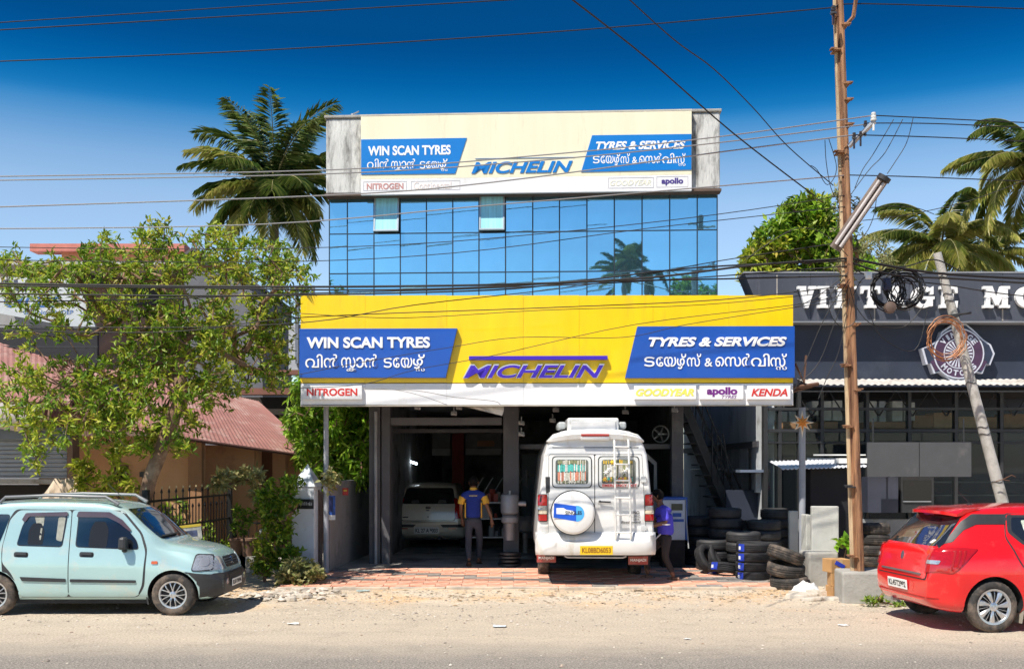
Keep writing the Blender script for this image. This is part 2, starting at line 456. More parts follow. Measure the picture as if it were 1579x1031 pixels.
for i, (px, py, sz, c, lb) in enumerate(((770, 966, .10, (.6, .66, .7), 'crumpled pale scrap of plastic on the shoulder below the driveway'), (1300, 964, .07, (.75, .75, .73), 'small white scrap on the road right of the plinth'), (452, 962, .09, (.7, .68, .62), 'flattened paper scrap on the road right of the aqua car'), (560, 912, .12, (.35, .42, .40), 'torn plastic wrapper just outside the left driveway corner'), (1060, 985, .05, (.7, .7, .66), 'tiny white pebble-like scrap on the grey road'), (985, 912, .10, (.30, .22, .15), 'brown leaf scrap at the kerb in front of the van'))):
    D = EYE * FPX / (py - HY); q = MB(); rr = random.Random(i); rows = []
    for a in range(5): rows.append([((b - 2) * sz * .4 + rr.uniform(-.01, .01), (a - 2) * sz * .35 + rr.uniform(-.01, .01), rr.uniform(0, sz * .18)) for b in range(5)])
    q.sheet(rows); p = P(px, py, D); o = q.build('litter_scrap', mat('scrap_%d' % i, c, .6, var=.2, scale=20), None, loc=(p.x, D, gz(p.x, D) + .006)); tag(o, lb, 'litter')
# ---------------------------------------------------------------- tyre shop building (facade turned slightly, right side nearer)
B = Frame((0.2, 20.0, 0.0), -R(2.9))
shop = tag(B.empty('tyre_shop_building'), 'three storey tyre shop with blue mirrored glass above an open two bay garage', 'building')
M_par = mat('stained_parapet', (0.60, 0.60, 0.58), 0.9, var=0.15, scale=2.5, bump=0.5, bscale=14, dirt=(0.10, 0.095, 0.09), dscale=1.6, damt=0.55, stretch=(2.2, 2.2, 0.55))
M_grey = mat('grey_render', (0.36, 0.37, 0.39), 0.85, var=0.12, bump=0.2, dirt=(0.22, 0.22, 0.23), dscale=1.5, damt=0.4)
M_frame = mat('dark_aluminium', (0.05, 0.07, 0.09), 0.45, 0.5, var=0.05)
zt = B.hit(800, 300, 0).z; xl = B.hit(508, 300, 0).x; xr = B.hit(1106, 300, 0).x
# parapet blocks either side of the roof sign
top_l = B.hit(512, 190, 0).z; top_r = B.hit(1105, 178, 0).z
zc = 3.35
mb = MB()
mb.span((xl - 0.02, -0.22, zt), (xr + 0.02, 0.25, (top_l + top_r) / 2))
mb.build('parapet', M_par, shop, bevel=0.03)
for a, b in ((xl - 0.05, xl + 0.72), (xr - 0.62, xr + 0.05)):
    m2 = MB(); m2.span((a, -0.25, (top_l + top_r) / 2 + 0.003), (b, 0.28, (top_l + top_r) / 2 + 0.06)); m2.build('coping', M_conc, shop, bevel=0.015)
m2 = MB(); m2.tube([(xl + .45, 0, (top_l + top_r) / 2), (xl + .45, 0, (top_l + top_r) / 2 + .16)], .03, 6); m2.tube([(xl + .45, 0, (top_l + top_r) / 2 + .15), (xl + .6, -.1, (top_l + top_r) / 2 + .17)], .015, 5); m2.build('roof_pipe', M_metal, shop)
m2 = MB(); m2.span((xl - 0.03, -0.27, zt - 0.05), (xr + 0.04, 0.0, zt - 0.003)); m2.build('soffit', mat('soffit_brown', (0.12, 0.08, 0.06), .8), shop)
# body of the building behind the glass
mb = MB(); mb.span((xl + 0.01, 0.06, zc), (xr - 0.01, 10.6, (top_l + top_r) / 2 - 0.25)); mb.build('upper_wall', M_grey, shop)
# curtain wall
def glass_mat(name, col, rough):
    m = mat(name, col, rough, 0.92, var=0.06, scale=1.5, bump=0.03, bscale=1.2, rand=0.05)
    return m
M_glass = glass_mat('blue_mirror_glass', (0.25, 0.54, 0.72), 0.015)
M_glass2 = mat('open_window_glare_glass', (0.36, 0.76, 0.88), 0.35, 0.15, var=0.18, scale=3, stretch=(9, 9, 0.4), bump=0.05, bscale=2)  # pale cyan base colour stands in for sky glare on the open panes
cols = [B.hit(x, 360, 0).x for x in (508, 535.8, 576.8, 617.4, 657.7, 698.3, 738.6, 779.6, 821.5, 862.7, 905, 947.2, 990, 1032.6, 1075, 1105.8)]
zrow = [zt, B.hit(800, 358, 0).z, B.hit(800, 419.5, 0).z, B.hit(800, 481, 0).z, B.hit(800, 542, 0).z, zc]
rnd = random.Random(5)
for r_ in range(5):
    for c in range(15):
        x0, x1, z1, z0 = cols[c], cols[c + 1], zrow[r_], zrow[r_ + 1]
        if r_ == 0 and c in (2, 6):
            # top hung window pushed open at the bottom
            w, h = x1 - x0 - .03, z1 - z0 - .03
            e = MB()
            for bx in (((-w / 2, 0, -h), (-w / 2 + .03, .05, 0)), ((w / 2 - .03, 0, -h), (w / 2, .05, 0)), ((-w / 2 + .03, 0, -.03), (w / 2 - .03, .05, 0)), ((-w / 2 + .03, 0, -h), (w / 2 - .03, .05, -h + .03))): e.span(*bx)
            fr = e.build('open_window', mat('silver_window_frame', (0.55, 0.6, 0.62), 0.35, 0.7, var=.05), shop, loc=((x0 + x1) / 2, -0.06, z1 - .02))
            tag(fr, label='top hung window pushed open at the bottom')
            fr.rotation_euler = (-R(9), 0, 0)
            g = MB(); g.span((-w / 2 + .031, .012, -h + .031), (w / 2 - .031, .03, -.031)); g.build('pane', M_glass2, fr)
            k = MB(); k.span((x0 + .02, 0.03, z0 + .02), (x1 - .02, 0.05, z1 - .02)); k.build('window_recess', M_dark, shop)
            continue
        g = MB(); g.span((-(x1 - x0) / 2 + .012, -.01, -(z1 - z0) / 2 + .012), ((x1 - x0) / 2 - .012, .01, (z1 - z0) / 2 - .012))
        o = g.build('pane', M_glass, shop, loc=((x0 + x1) / 2, 0, (z0 + z1) / 2))
        o.rotation_euler = (rnd.gauss(0, .0045), 0, rnd.gauss(0, .0055))
for c in cols:
    mb = MB(); mb.span((c - .009, -.018, zc), (c + .009, .04, zt - .055)); mb.build('mullion', M_frame, shop)
for z in zrow[1:-1]:
    mb = MB(); mb.span((cols[0] + .0125, -.014, z - .008), (cols[-1] - .0125, .035, z + .008)); mb.build('transom', M_frame, shop)
# garage: columns, floor, walls, ceiling
GF = 0.12
fl = MB(); fl.add([B.m @ Vector(v) for v in ((-5, -1.3, GF), (3.6, -1.3, GF), (3.6, 10.7, GF), (-5, 10.7, GF), (-5, -1.3, -.02), (3.6, -1.3, -.02), (3.6, 10.7, -.02), (-5, 10.7, -.02))], [(0, 1, 2, 3), (4, 7, 6, 5), (0, 4, 5, 1), (1, 5, 6, 2), (3, 2, 6, 7), (0, 3, 7, 4)])
tag(fl.build('garage_floor', mat('oily_concrete', (0.40, 0.38, 0.35), 0.8, var=0.25, scale=2, bump=0.2, bscale=40, dirt=(0.07, 0.065, 0.06), dscale=1.2, damt=0.5)), kind='structure')
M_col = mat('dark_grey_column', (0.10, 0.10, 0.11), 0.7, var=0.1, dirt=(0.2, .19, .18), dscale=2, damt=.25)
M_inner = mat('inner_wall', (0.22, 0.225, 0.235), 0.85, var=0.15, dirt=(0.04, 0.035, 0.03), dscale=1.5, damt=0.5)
def bcol(name, px0, px1, py0, py1, ly0, ly1, m, **k):
    a = B.hit(px0, py1, ly0); b = B.hit(px1, py0, ly0)
    q = MB(); q.span((a.x, ly0, a.z), (b.x, ly1, b.z)); return q.build(name, m, shop, **k)
CY = -0.45
for a, b in ((569, 586), (588, 601), (776, 800), (1036, 1054)):
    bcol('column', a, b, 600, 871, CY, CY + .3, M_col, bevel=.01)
q = MB(); x = B.hit(580, 700, CY).x; q.tube([(x, CY - .04, GF), (x, CY - .04, 3.0)], .03, 8); q.build('downpipe', M_grey, shop, smooth=60)
XL = B.hit(569, 700, CY).x; XR = B.hit(1054, 700, CY).x
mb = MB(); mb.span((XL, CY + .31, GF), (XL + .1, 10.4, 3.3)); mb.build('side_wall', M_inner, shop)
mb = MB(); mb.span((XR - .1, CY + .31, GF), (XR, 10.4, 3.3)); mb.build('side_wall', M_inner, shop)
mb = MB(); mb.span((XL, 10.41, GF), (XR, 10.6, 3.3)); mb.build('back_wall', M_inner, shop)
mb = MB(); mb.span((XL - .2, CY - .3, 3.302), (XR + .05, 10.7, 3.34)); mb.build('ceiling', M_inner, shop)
# shutter boxes / lintels of the two bays
bcol('shutter_box', 590, 774, 643, 655, CY + .1, CY + .45, mat('shutter_box_paint', (.13, .13, .14), .6), bevel=.01)
bcol('shutter_box', 801, 1035, 684, 692, CY + .35, CY + .6, mat('shutter_box_paint', (.13, .13, .14), .6), bevel=.01)
bcol('lintel', 602, 775, 661, 667, 1.2, 1.4, M_col)
# inner partition with a red column, grey panels, shelf and lit tubes
def inner(name, px0, px1, py0, py1, ly, th, col, **k):
    return bcol(name, px0, px1, py0, py1, ly, ly + th, mat(name + '_%02d%02d%02d' % tuple(int(c * 100) for c in col), tuple(min(.6, c * 1.8) for c in col), .7, var=.12, **k))
inner('inner_panel', 628, 694, 668, 690, 8.2, .06, (.16, .17, .18)); inner('inner_panel', 628, 694, 691, 702, 8.15, .1, (.26, .27, .28))
inner('inner_panel', 718, 773, 668, 690, 8.2, .06, (.16, .16, .17)); inner('inner_panel', 718, 773, 691, 701, 8.15, .1, (.24, .24, .25))
inner('red_column', 697, 715, 668, 835, 8.1, .3, (.20, .035, .03))
inner('inner_post', 619, 627, 660, 835, 8.1, .3, (.09, .09, .1))
inner('poster', 736, 762, 679, 688, 8.14, .02, (.30, .16, .10))
inner('white_door', 990, 1014, 715, 830, 5.0, .05, (.20, .22, .24))
inner('inner_post', 790, 797, 655, 840, 1.6, .2, (.12, .12, .13)); inner('dim_panel', 805, 833, 700, 830, 5.6, .05, (.07, .08, .09))
def tube_light(px0, py0, px1, py1, ly):
    a = B.hit(px0, py0, ly); b = B.hit(px1, py1, ly)
    t = tag(B.empty('tube_light'), None)
    t.location = B.m @ a; d = b - a
    q = MB(); q.tube([(0, 0, 0), tuple(d)], .018, 8); q.build('tube', mat('lit_tube', (.9, .95, 1), .3, emit=(.8, .92, 1, 14), var=0), t, smooth=60)
    q = MB(); q.tube([(0, .03, .03), tuple(d + Vector((0, .03, .03)))], .02, 4); q.build('batten', M_white, t)
    return t
tag(tube_light(599, 704, 613, 708, 3.2), 'short lit tube light on the left garage wall, nearer the street', 'tube light')
tag(tube_light(631, 711, 643, 715, 4.2), 'lit tube light deeper in the garage above the beige hatchback', 'tube light')
for lb, (px, py, c) in zip(('leftmost spotlight under the canopy, left of the torn flap', 'spotlight under the canopy just left of the torn flap', 'small spotlight tucked behind the torn flap', 'upper of two spotlights on the middle column', 'lower of two spotlights on the middle column', 'spotlight under the canopy at the right garage column', 'spotlight under the canopy above the left side of the van', 'spotlight under the canopy above the right side of the van', 'lowest spotlight above the left roof edge of the van'), ((644, 628, .5), (708, 628, .35), (700, 637, .4), (804, 652, .5), (804, 669, .5), (1040, 632, .5), (857, 632, .35), (964, 635, .3), (852, 648, .3))):
    a = B.hit(px, py, CY - .05); q = MB(); q.box((0, 0, 0), (.11, .07, .07)); q.tube([(0, 0, .03), (0, 0, .12)], .01, 5); q.tube([(-.03, -.04, 0), (.05, -.09, -.03)], .022, 6)
    o = q.build('spot_lamp', mat('lamp_housing', (.45, .45, .45), .5), None, loc=B.m @ a)
    tag(o, lb, 'spotlight', 'small spotlights under the shop canopy')
# canopy roof behind the long yellow sign
mb = MB(); mb.span((XL - .62, -2.5, 3.13), (XR + .25, CY - .31, 3.2)); mb.build('canopy', M_dark, shop)
mb = MB(); mb.span((XL - .62, -2.45, 3.205), (XR + .25, -0.05, 3.26)); mb.build('canopy_roof', M_metal, shop)
for i in range(9):
    mb = MB()
    x = XL - .55 + i * (XR - XL + 2.0) / 8; mb.tube([(x, -2.4, 4.75), (x, -1.2 if x < XR + .2 else -2.2, 3.27)], .022, 5); mb.tube([(x, -2.4, 3.27), (x, -2.4, 4.75)], .022, 5)
    mb.build('sign_bracket', mat('rusty_steel', (.14, .07, .045), .8, .3, var=.3, bump=.3), shop)
mb = MB(); mb.span((XL, CY + .005, 3.345), (XR, CY + .3, 3.36 + .01)); 

# ---------------------------------------------------------------- signs
M_yel = mat('yellow_panel', (0.93, 0.62, 0.0), 0.35, var=0.06, scale=1.6, coat=.2, bump=.25, bscale=1.8, dirt=(.80, .50, .02), dscale=1.2, damt=.25, stretch=(2.5, 1, .6))
M_cream = mat('cream_panel', (0.82, 0.77, 0.57), 0.5, var=0.05, scale=1.2, bump=.2, bscale=2, dirt=(.62, .56, .40), dscale=1.5, damt=.15, stretch=(3, 1, .4))
M_wp = mat('white_panel', (0.82, 0.82, 0.84), 0.4, var=0.03, dirt=(.68, .66, .62), dscale=2, damt=.25)
M_blue = mat('blue_panel', (0.010, 0.085, 0.44), 0.35, var=0.08, scale=1.5, coat=.3, bump=.2, bscale=2.2)
M_blue_up = mat('bright_blue_panel', (0.0, 0.19, 0.60), 0.4, var=0.06, scale=1.2)
M_let = mat('white_letter', (0.88, 0.88, 0.88), 0.35, var=0)
M_purp = mat('violet_blue_letter', (0.055, 0.02, 0.45), 0.35, var=0)
M_edge = mat('letter_edge', (0.62, 0.62, 0.66), 0.3, 0.4, var=0)
M_red = mat('red_letter', (0.62, 0.035, 0.03), 0.4, var=0)
M_edge_y = mat('sign_edge', (0.55, 0.52, 0.45), .5)
def malayalam(parts, fr, px0, px1, py0, py1, ly, m, parent, ext):
    """parts = (glyphs, x0, x1, y0, y1) in fractions of the line's box"""
    for s, x0, x1, y0, y1 in parts:
        w, h = px1 - px0, py1 - py0
        text('lettering', s, fr, px0 + w * x0, px0 + w * x1, py0 + h * y0, py0 + h * y1, ly, m, parent, ext=ext, off=0.006)
V, Rr, AA, N_, KA, SA, TA, YA, ZHA, CH, EE, E_, VIR, II = '\u0d35', '\u0d7c', '\u0d3e', '\u0d7b', '\u0d15', '\u0d38', '\u0d1f', '\u0d2f', '\u0d34', '', '\u0d47', '\u0d46', '\u0d4d', '\u0d3f'
LINE1 = [(V + II, 0, .145, 0, 1 * .8), (N_, .155, .275, 0, .8), (SA, .300, .420, .18, .8), (KA, .345, .425, .78, 1.0), (AA, .425, .490, .18, .8), (N_, .495, .605, 0, .8), (TA, .655, .725, .2, .8), (EE, .735, .790, .2, .8), (YA, .80, .895, .2, .8), (ZHA + VIR, .90, 1.0, 0, .86), (SA, .925, 1.0, .84, 1.0)]
LINE2 = [(TA, 0, .075, .2, .8), (EE, .085, .135, .2, .8), (YA, .140, .225, .2, .8), (ZHA + VIR, .230, .295, 0, .95), (SA + VIR, .300, .400, 0, .8), ('&', .425, .480, .28, .8), (E_, .500, .560, .2, .8), (SA, .565, .680, .2, .8), (Rr, .685, .745, 0, .8), (V + II, .750, .880, 0, .8), (SA + VIR, .885, 1.0, 0, .8), (SA, .925, 1.0, .80, 1.0)]

def panelled(root, name, fr, pxs, pyt, pyb, ly0, ly1, m, pyf=None):
    for a, b in zip(pxs[:-1], pxs[1:]):
        p = fr.hit(a, pyb, ly0); q = fr.hit(b, pyt, ly0)
        k = MB(); k.span((p.x + .0015, ly0, p.z), (q.x - .0015, ly1, q.z)); k.build(name, m, root)
# lower sign
SG = Frame((0.0, 17.4, 0.0), -R(1.6))
sign = tag(SG.empty('shop_sign'), 'long yellow shop sign with blue panels above the open garage bays', 'sign')
panelled(sign, 'yellow_panel', SG, (463.5, 563, 689, 807, 893, 1007, 1124, 1223), 455, 590, 0, .12, M_yel)
panelled(sign, 'white_panel', SG, (463.5, 563, 689, 807, 893, 1007, 1124, 1223), 591, 623.5, 0, .12, M_wp)
a = SG.hit(463.5, 625, 0); b = SG.hit(1223, 624, 0)
k = MB(); k.span((a.x, -.01, a.z - .012), (b.x, .13, SG.hit(800, 624, 0).z)); k.build('bottom_trim', M_edge_y, sign)
k = MB(); k.span((a.x - .01, .121, a.z + .0), (b.x + .01, .2, SG.hit(800, 455.5, 0).z + .0)); k.build('sign_back', M_edge_y, sign)
BL = -.10
for pts in (((461.5, 506.5), (705, 506), (687, 582), (461.5, 582)), ((983, 503), (1225.5, 502.5), (1225.5, 582), (964, 582.5))):
    k = MB(); k.prism(pxpoly(SG, pts, BL), BL, -.002); k.build('blue_panel', M_blue, sign, bevel=.004)
text('lettering', 'WIN SCAN TYRES', SG, 473, 663, 519.5, 536.5, BL, M_let, sign, ext=.015, off=.035)
malayalam(LINE1, SG, 471, 655, 546, 572, BL, M_let, sign, .012)
text('lettering', 'TYRES & SERVICES', SG, 1000, 1213, 519.5, 534, BL, M_let, sign, ext=.015, off=.04, shear=.28)
malayalam(LINE2, SG, 993, 1213, 545, 570, BL, M_let, sign, .012)
k = MB(); a = SG.hit(723, 554.5, -.1); b = SG.hit(937, 548, -.1); k.span((a.x, -.09, a.z), (b.x, -.002, b.z)); k.build('emblem_bar', M_purp, sign, bevel=.004)
for pr, fc in ((0, 1),):
    o = text('lettering', 'MICHELIN', SG, 714, 932, 561.5, 583.5, 0, M_edge, sign, ext=.075, off=.035, shear=.32)
    o = text('lettering', 'MICHELIN', SG, 715.5, 930.5, 562.8, 582.3, -.0755, M_purp, sign, ext=.004, off=.02, shear=.32)
def brand_box(root, fr, px0, px1, py0, py1, ly, th, m):
    a = fr.hit(px0, py1, ly - th); b = fr.hit(px1, py0, ly - th)
    k = MB(); k.span((a.x, ly - th, a.z), (b.x, ly - .002, b.z)); return k.build('brand_panel', m, root, bevel=.004)
BT = .07
for a, b in ((466, 558), (978, 1073.5), (1079, 1146.5), (1152.5, 1219)): brand_box(sign, SG, a, b, 594, 615.5, 0, BT, M_wp)
F = -BT
text('lettering', 'NITROGEN', SG, 473, 551, 598.5, 610, F, M_red, sign, off=.03)
text('lettering', 'GOODYEAR', SG, 980.5, 1070, 599, 610.5, F, mat('pale_yellow_letter', (.85, .76, .12), .5), sign, off=.04, shear=.3)
text('lettering', 'apollo', SG, 1090, 1137, 596.5, 611.5, F, mat('purple_letter', (.17, .02, .22), .4), sign, off=.045)
text('lettering', 'TYRES', SG, 1113, 1136, 609.3, 614, F, mat('purple_letter', (.17, .02, .22), .4), sign, shear=.3)
text('lettering', 'KENDA', SG, 1158.5, 1214.5, 599, 610.5, F, M_red, sign, off=.03, shear=.25)
# torn flap hanging from the sign's underside
q = SG.m.inverted(); mb = MB()
rows = []
for i in range(7):
    t = i / 6; a = Vector((SG.hit(701, 624.5, .16).x, .16, SG.hit(701, 624.5, .16).z)).lerp(Vector((SG.hit(777, 624.5, .16).x, .16, SG.hit(777, 624.5, .16).z)), t)
    dz = -.19 * max(0, t - .05) ** 1.1 if t < .97 else -.18
    rows.append([a, a + Vector((0, -.03 * t + .02 * math.sin(i * 2), dz * .5)), a + Vector((-.03 * t, -.02 + .03 * math.sin(i * 2.6), dz))])
mb.sheet(rows)
o = mb.build('hanging_flap', mat('dirty_white_sheet', (.45, .42, .38), .7, var=.2), sign); s_ = o.modifiers.new('s', 'SOLIDIFY'); s_.thickness = .004
for i in range(9):   # little bolts and bits under the edge
    pass
# upper sign
UF = -.34
def ub(pts): return pxpoly(B, pts, UF)
up = tag(B.empty('roof_sign'), 'cream and white roof sign with blue lettering bands across the parapet', 'sign')
a = B.hit(556.5, 298.5, UF); b = B.hit(1066.5, 174, UF)
zb_, zt_ = B.hit(811, 297, UF).z, B.hit(811, 175, UF).z; zm_ = B.hit(811, 273, UF).z
us = [B.hit(x, 230, UF).x for x in (556.5, 660, 757, 860, 962, 1066.5)]
for x0, x1 in zip(us[:-1], us[1:]):
    k = MB(); k.span((x0 + .0005, UF, zm_ + .002), (x1 - .0005, UF + .08, zt_)); k.build('cream_panel', M_cream, up)
    k = MB(); k.span((x0 + .0005, UF, zb_), (x1 - .0005, UF + .08, zm_)); k.build('white_panel', M_wp, up)
k = MB(); k.span((us[0] - .01, UF - .004, zt_ + .001), (us[-1] + .01, UF + .09, zt_ + .03)); k.build('top_trim', M_edge_y, up)
for x in us:
    k = MB(); k.span((x - .02 if x > us[0] else x + .01, UF + .081, zb_ + .02), (x + .02 if x < us[-1] else x - .01, -.225, zt_ - .02))
    k.build('bracket', M_metal, up)
for pts in (((557, 215.5), (720, 213), (702, 268), (557, 269.5)), ((913, 209), (1066, 207), (1066, 262), (896, 265.5))):
    k = MB(); k.prism(ub(pts), UF - .012, UF - .001); k.build('blue_panel', M_blue_up, up)
UT = UF - .0125
text('lettering', 'WIN SCAN TYRES', B, 567.5, 695, 224.5, 239.5, UT, M_let, up, off=.035)
malayalam(LINE1, B, 566, 690, 245, 264, UT, M_let, up, .004)
text('lettering', 'TYRES & SERVICES', B, 919, 1057, 217.5, 230.5, UT, M_let, up, off=.04, shear=.28)
malayalam(LINE2, B, 914, 1057, 236.5, 256, UT, M_let, up, .004)
k = MB(); a = B.hit(733, 245, UF); b = B.hit(886, 242.3, UF); k.span((a.x, UF - .012, a.z), (b.x, UF - .001, b.z)); k.build('emblem_bar', M_blue_up, up)
text('lettering', 'MICHELIN', B, 727, 883, 249, 267, UF - .001, M_blue_up, up, ext=.012, off=.03, shear=.3)
M_line = mat('thin_outline', (.35, .33, .36), .6, var=0)
for x0, x1, y0, y1 in ((560.5, 627, 279.5, 294.5), (634, 709.5, 278.5, 293.5), (938, 1008, 273.5, 290.5), (1012.5, 1061, 271.8, 289)):
    p = B.hit(x0, y1, UF); q = B.hit(x1, y0, UF); k = MB(); t = .006; y = UF - .003
    k.span((p.x, y, p.z), (q.x, UF - .0005, p.z + t)); k.span((p.x, y, q.z - t), (q.x, UF - .0005, q.z)); k.span((p.x, y, p.z + t), (p.x + t, UF - .0005, q.z - t)); k.span((q.x - t, y, p.z + t), (q.x, UF - .0005, q.z - t))
    k.build('brand_outline', M_line, up)
text('lettering', 'NITROGEN', B, 565.5, 622, 282.5, 292, UF - .001, mat('faded_red_letter', (.55, .28, .26), .5), up, off=.03)
text('lettering', 'Continental', B, 638, 696, 280.5, 291.5, UF - .001, mat('faint_letter', (.78, .68, .64), .5), up)
text('lettering', 'GOODYEAR', B, 941, 1004, 278, 286, UF - .001, mat('faint_yellow_letter', (.80, .79, .62), .5), up, shear=.3)
text('lettering', 'apollo', B, 1020, 1053.5, 274.3, 286, UF - .001, mat('indigo_letter', (.07, .04, .25), .5), up, off=.04)
# posts carrying the canopy sign
def post(px, top, base, D, r, name, label, m=None):
    a = P(px, top, D); q = MB(); g = ground_z(D)
    q.tube([(0, 0, 0), (0, 0, a.z - g)], r, 12)
    o = q.build('sign_post', m or mat('grey_post_paint', (.33, .35, .39), .5, var=.1, dirt=(.2, .17, .15), dscale=4, damt=.3), None, smooth=60, loc=(a.x, D, g))
    return tag(o, label, 'post')
post(503, 625, 870, 18.1, .045, 'sign_post', 'slim grey steel post under the left end of the yellow sign')
# ---------------------------------------------------------------- vehicles
def pchip(pts, xq):
    x = np.array([p[0] for p in pts], float); y = np.array([p[1] for p in pts], float)
    h = np.diff(x); d = np.diff(y) / h; m = np.zeros(len(x))
    for i in range(1, len(x) - 1):
        if d[i - 1] * d[i] > 0:
            w1, w2 = 2 * h[i] + h[i - 1], h[i] + 2 * h[i - 1]
            m[i] = (w1 + w2) / (w1 / d[i - 1] + w2 / d[i])
    m[0], m[-1] = d[0], d[-1]
    i = np.clip(np.searchsorted(x, xq) - 1, 0, len(h) - 1); t = np.clip((xq - x[i]) / h[i], 0, 1)
    return (2 * t**3 - 3 * t**2 + 1) * y[i] + (t**3 - 2 * t**2 + t) * h[i] * m[i] + (-2 * t**3 + 3 * t**2) * y[i + 1] + (t**3 - t**2) * h[i] * m[i + 1]

def car_shell(K, L, arches, paint, dark, rear_round=(.22, .16), front_round=(.5, .22), cutw=.26):
    e = np.array([0, .004, .012, .025, .045, .07, .10, .13])
    xs = np.concatenate([e, np.arange(.165, L - .165, .035), L - e[::-1]])
    A = {k: pchip(v, xs) for k, v in K.items()}
    rings = []
    for i, x in enumerate(xs):
        g = {k: A[k][i] for k in A}
        m = 1.0
        if x < rear_round[0]: m = 1 - rear_round[1] * (1 - x / rear_round[0]) ** 2.4
        if L - x < front_round[0]: m = 1 - front_round[1] * (1 - (L - x) / front_round[0]) ** 2.4
        zb, zt, wm, wb, zl, wr = g['zb'], g['zt'], g['wm'] * m, g['wb'] * m, g['zl'], g['wr'] * m
        zl = min(zl, zt - .03)
        zr = zt - g['dr']
        zr = max(zr, zl + .004)
        pts = [(0, zb), (wm * .80, zb), (wm * .93, zb + .03), (wm * .985, zb + .10), (wm, g['zm']), (wm * .995, (g['zm'] + zl) / 2), (wb, zl),
               (wb + (wr - wb) * .36, zl + (zr - zl) * .33), (wb + (wr - wb) * .72, zl + (zr - zl) * .68), (wr, zr), (wr - .06, zr + (zt - zr) * .58), (wr * .55, zt - (zt - zr) * .12), (0, zt)]
        # refine with a gentle spline
        P2 = [np.array(p) for p in pts]; out = []
        for j in range(len(P2) - 1):
            p0 = P2[max(j - 1, 0)]; p1 = P2[j]; p2 = P2[j + 1]; p3 = P2[min(j + 2, len(P2) - 1)]
            for t in (0, .5):
                q = 0.5 * ((2 * p1) + (-p0 + p2) * t * .5 * 2 * .5 + (2 * p0 - 5 * p1 + 4 * p2 - p3) * 0) if False else p1 + (p2 - p1) * t + (t * (1 - t)) * ((p1 - p0) - (p3 - p2)) * .14
                out.append(q)
        out.append(P2[-1])
        ring = [(x, q[0], q[1]) for q in out] + [(x, -q[0], q[1]) for q in out[-2:0:-1]]
        rings.append(ring)
    mb = MB(); n = len(rings[0]); mb.v = [p for r in rings for p in r]
    for i in range(len(rings) - 1):
        for k in range(n):
            k2 = (k + 1) % n; mb.f.append((i * n + k, i * n + k2, (i + 1) * n + k2, (i + 1) * n + k))
    mb.f.append(tuple(range(n - 1, -1, -1))); mb.f.append(tuple((len(rings) - 1) * n + k for k in range(n))); mb.m = [0] * len(mb.f)
    body = mb.build('body', [paint, dark], None)
    if arches:
        c = MB()
        for (ax, az, ar) in arches:
            for s in (1, -1):
                wmax = max(p[1] for p in K['wm']); 
                c.tube([(ax, s * (wmax - cutw), az), (ax, s * (wmax + .3), az)], ar, 40, mi=1)
        co = c.build('cutter', [paint, dark], None)
        b = body.modifiers.new('b', 'BOOLEAN'); b.object = co; b.operation = 'DIFFERENCE'; b.solver = 'EXACT'
        dg = bpy.context.evaluated_depsgraph_get(); dg.update()
        me = bpy.data.meshes.new_from_object(body.evaluated_get(dg)); old = body.data; body.modifiers.clear(); body.data = me
        bpy.data.meshes.remove(old); bpy.data.objects.remove(co)
    me = body.data; me.name = 'body'
    me.polygons.foreach_set('use_smooth', [True] * len(me.polygons)); me.set_sharp_from_angle(angle=R(38))
    bm = bmesh.new(); bm.from_mesh(me); bvh = BVHTree.FromBMesh(bm); bm.free()
    return body, bvh

def rpoly(pts, r=.03, n=4):
    out = []; m = len(pts)
    for i in range(m):
        p0, p1, p2 = (Vector((*pts[j % m], 0)) for j in (i - 1, i, i + 1))
        a = (p0 - p1); b = (p2 - p1); ra = min(r, a.length * .45, b.length * .45)
        A_ = p1 + a.normalized() * ra; B_ = p1 + b.normalized() * ra
        for k in range(n + 1):
            t = k / n; q = A_ * (1 - t) ** 2 + p1 * 2 * t * (1 - t) + B_ * t ** 2
            out.append((q.x, q.y))
    return out

def inside(p, poly):
    c = False; j = len(poly) - 1
    for i in range(len(poly)):
        if (poly[i][1] > p[1]) != (poly[j][1] > p[1]) and p[0] < (poly[j][0] - poly[i][0]) * (p[1] - poly[i][1]) / (poly[j][1] - poly[i][1]) + poly[i][0]: c = not c
        j = i
    return c

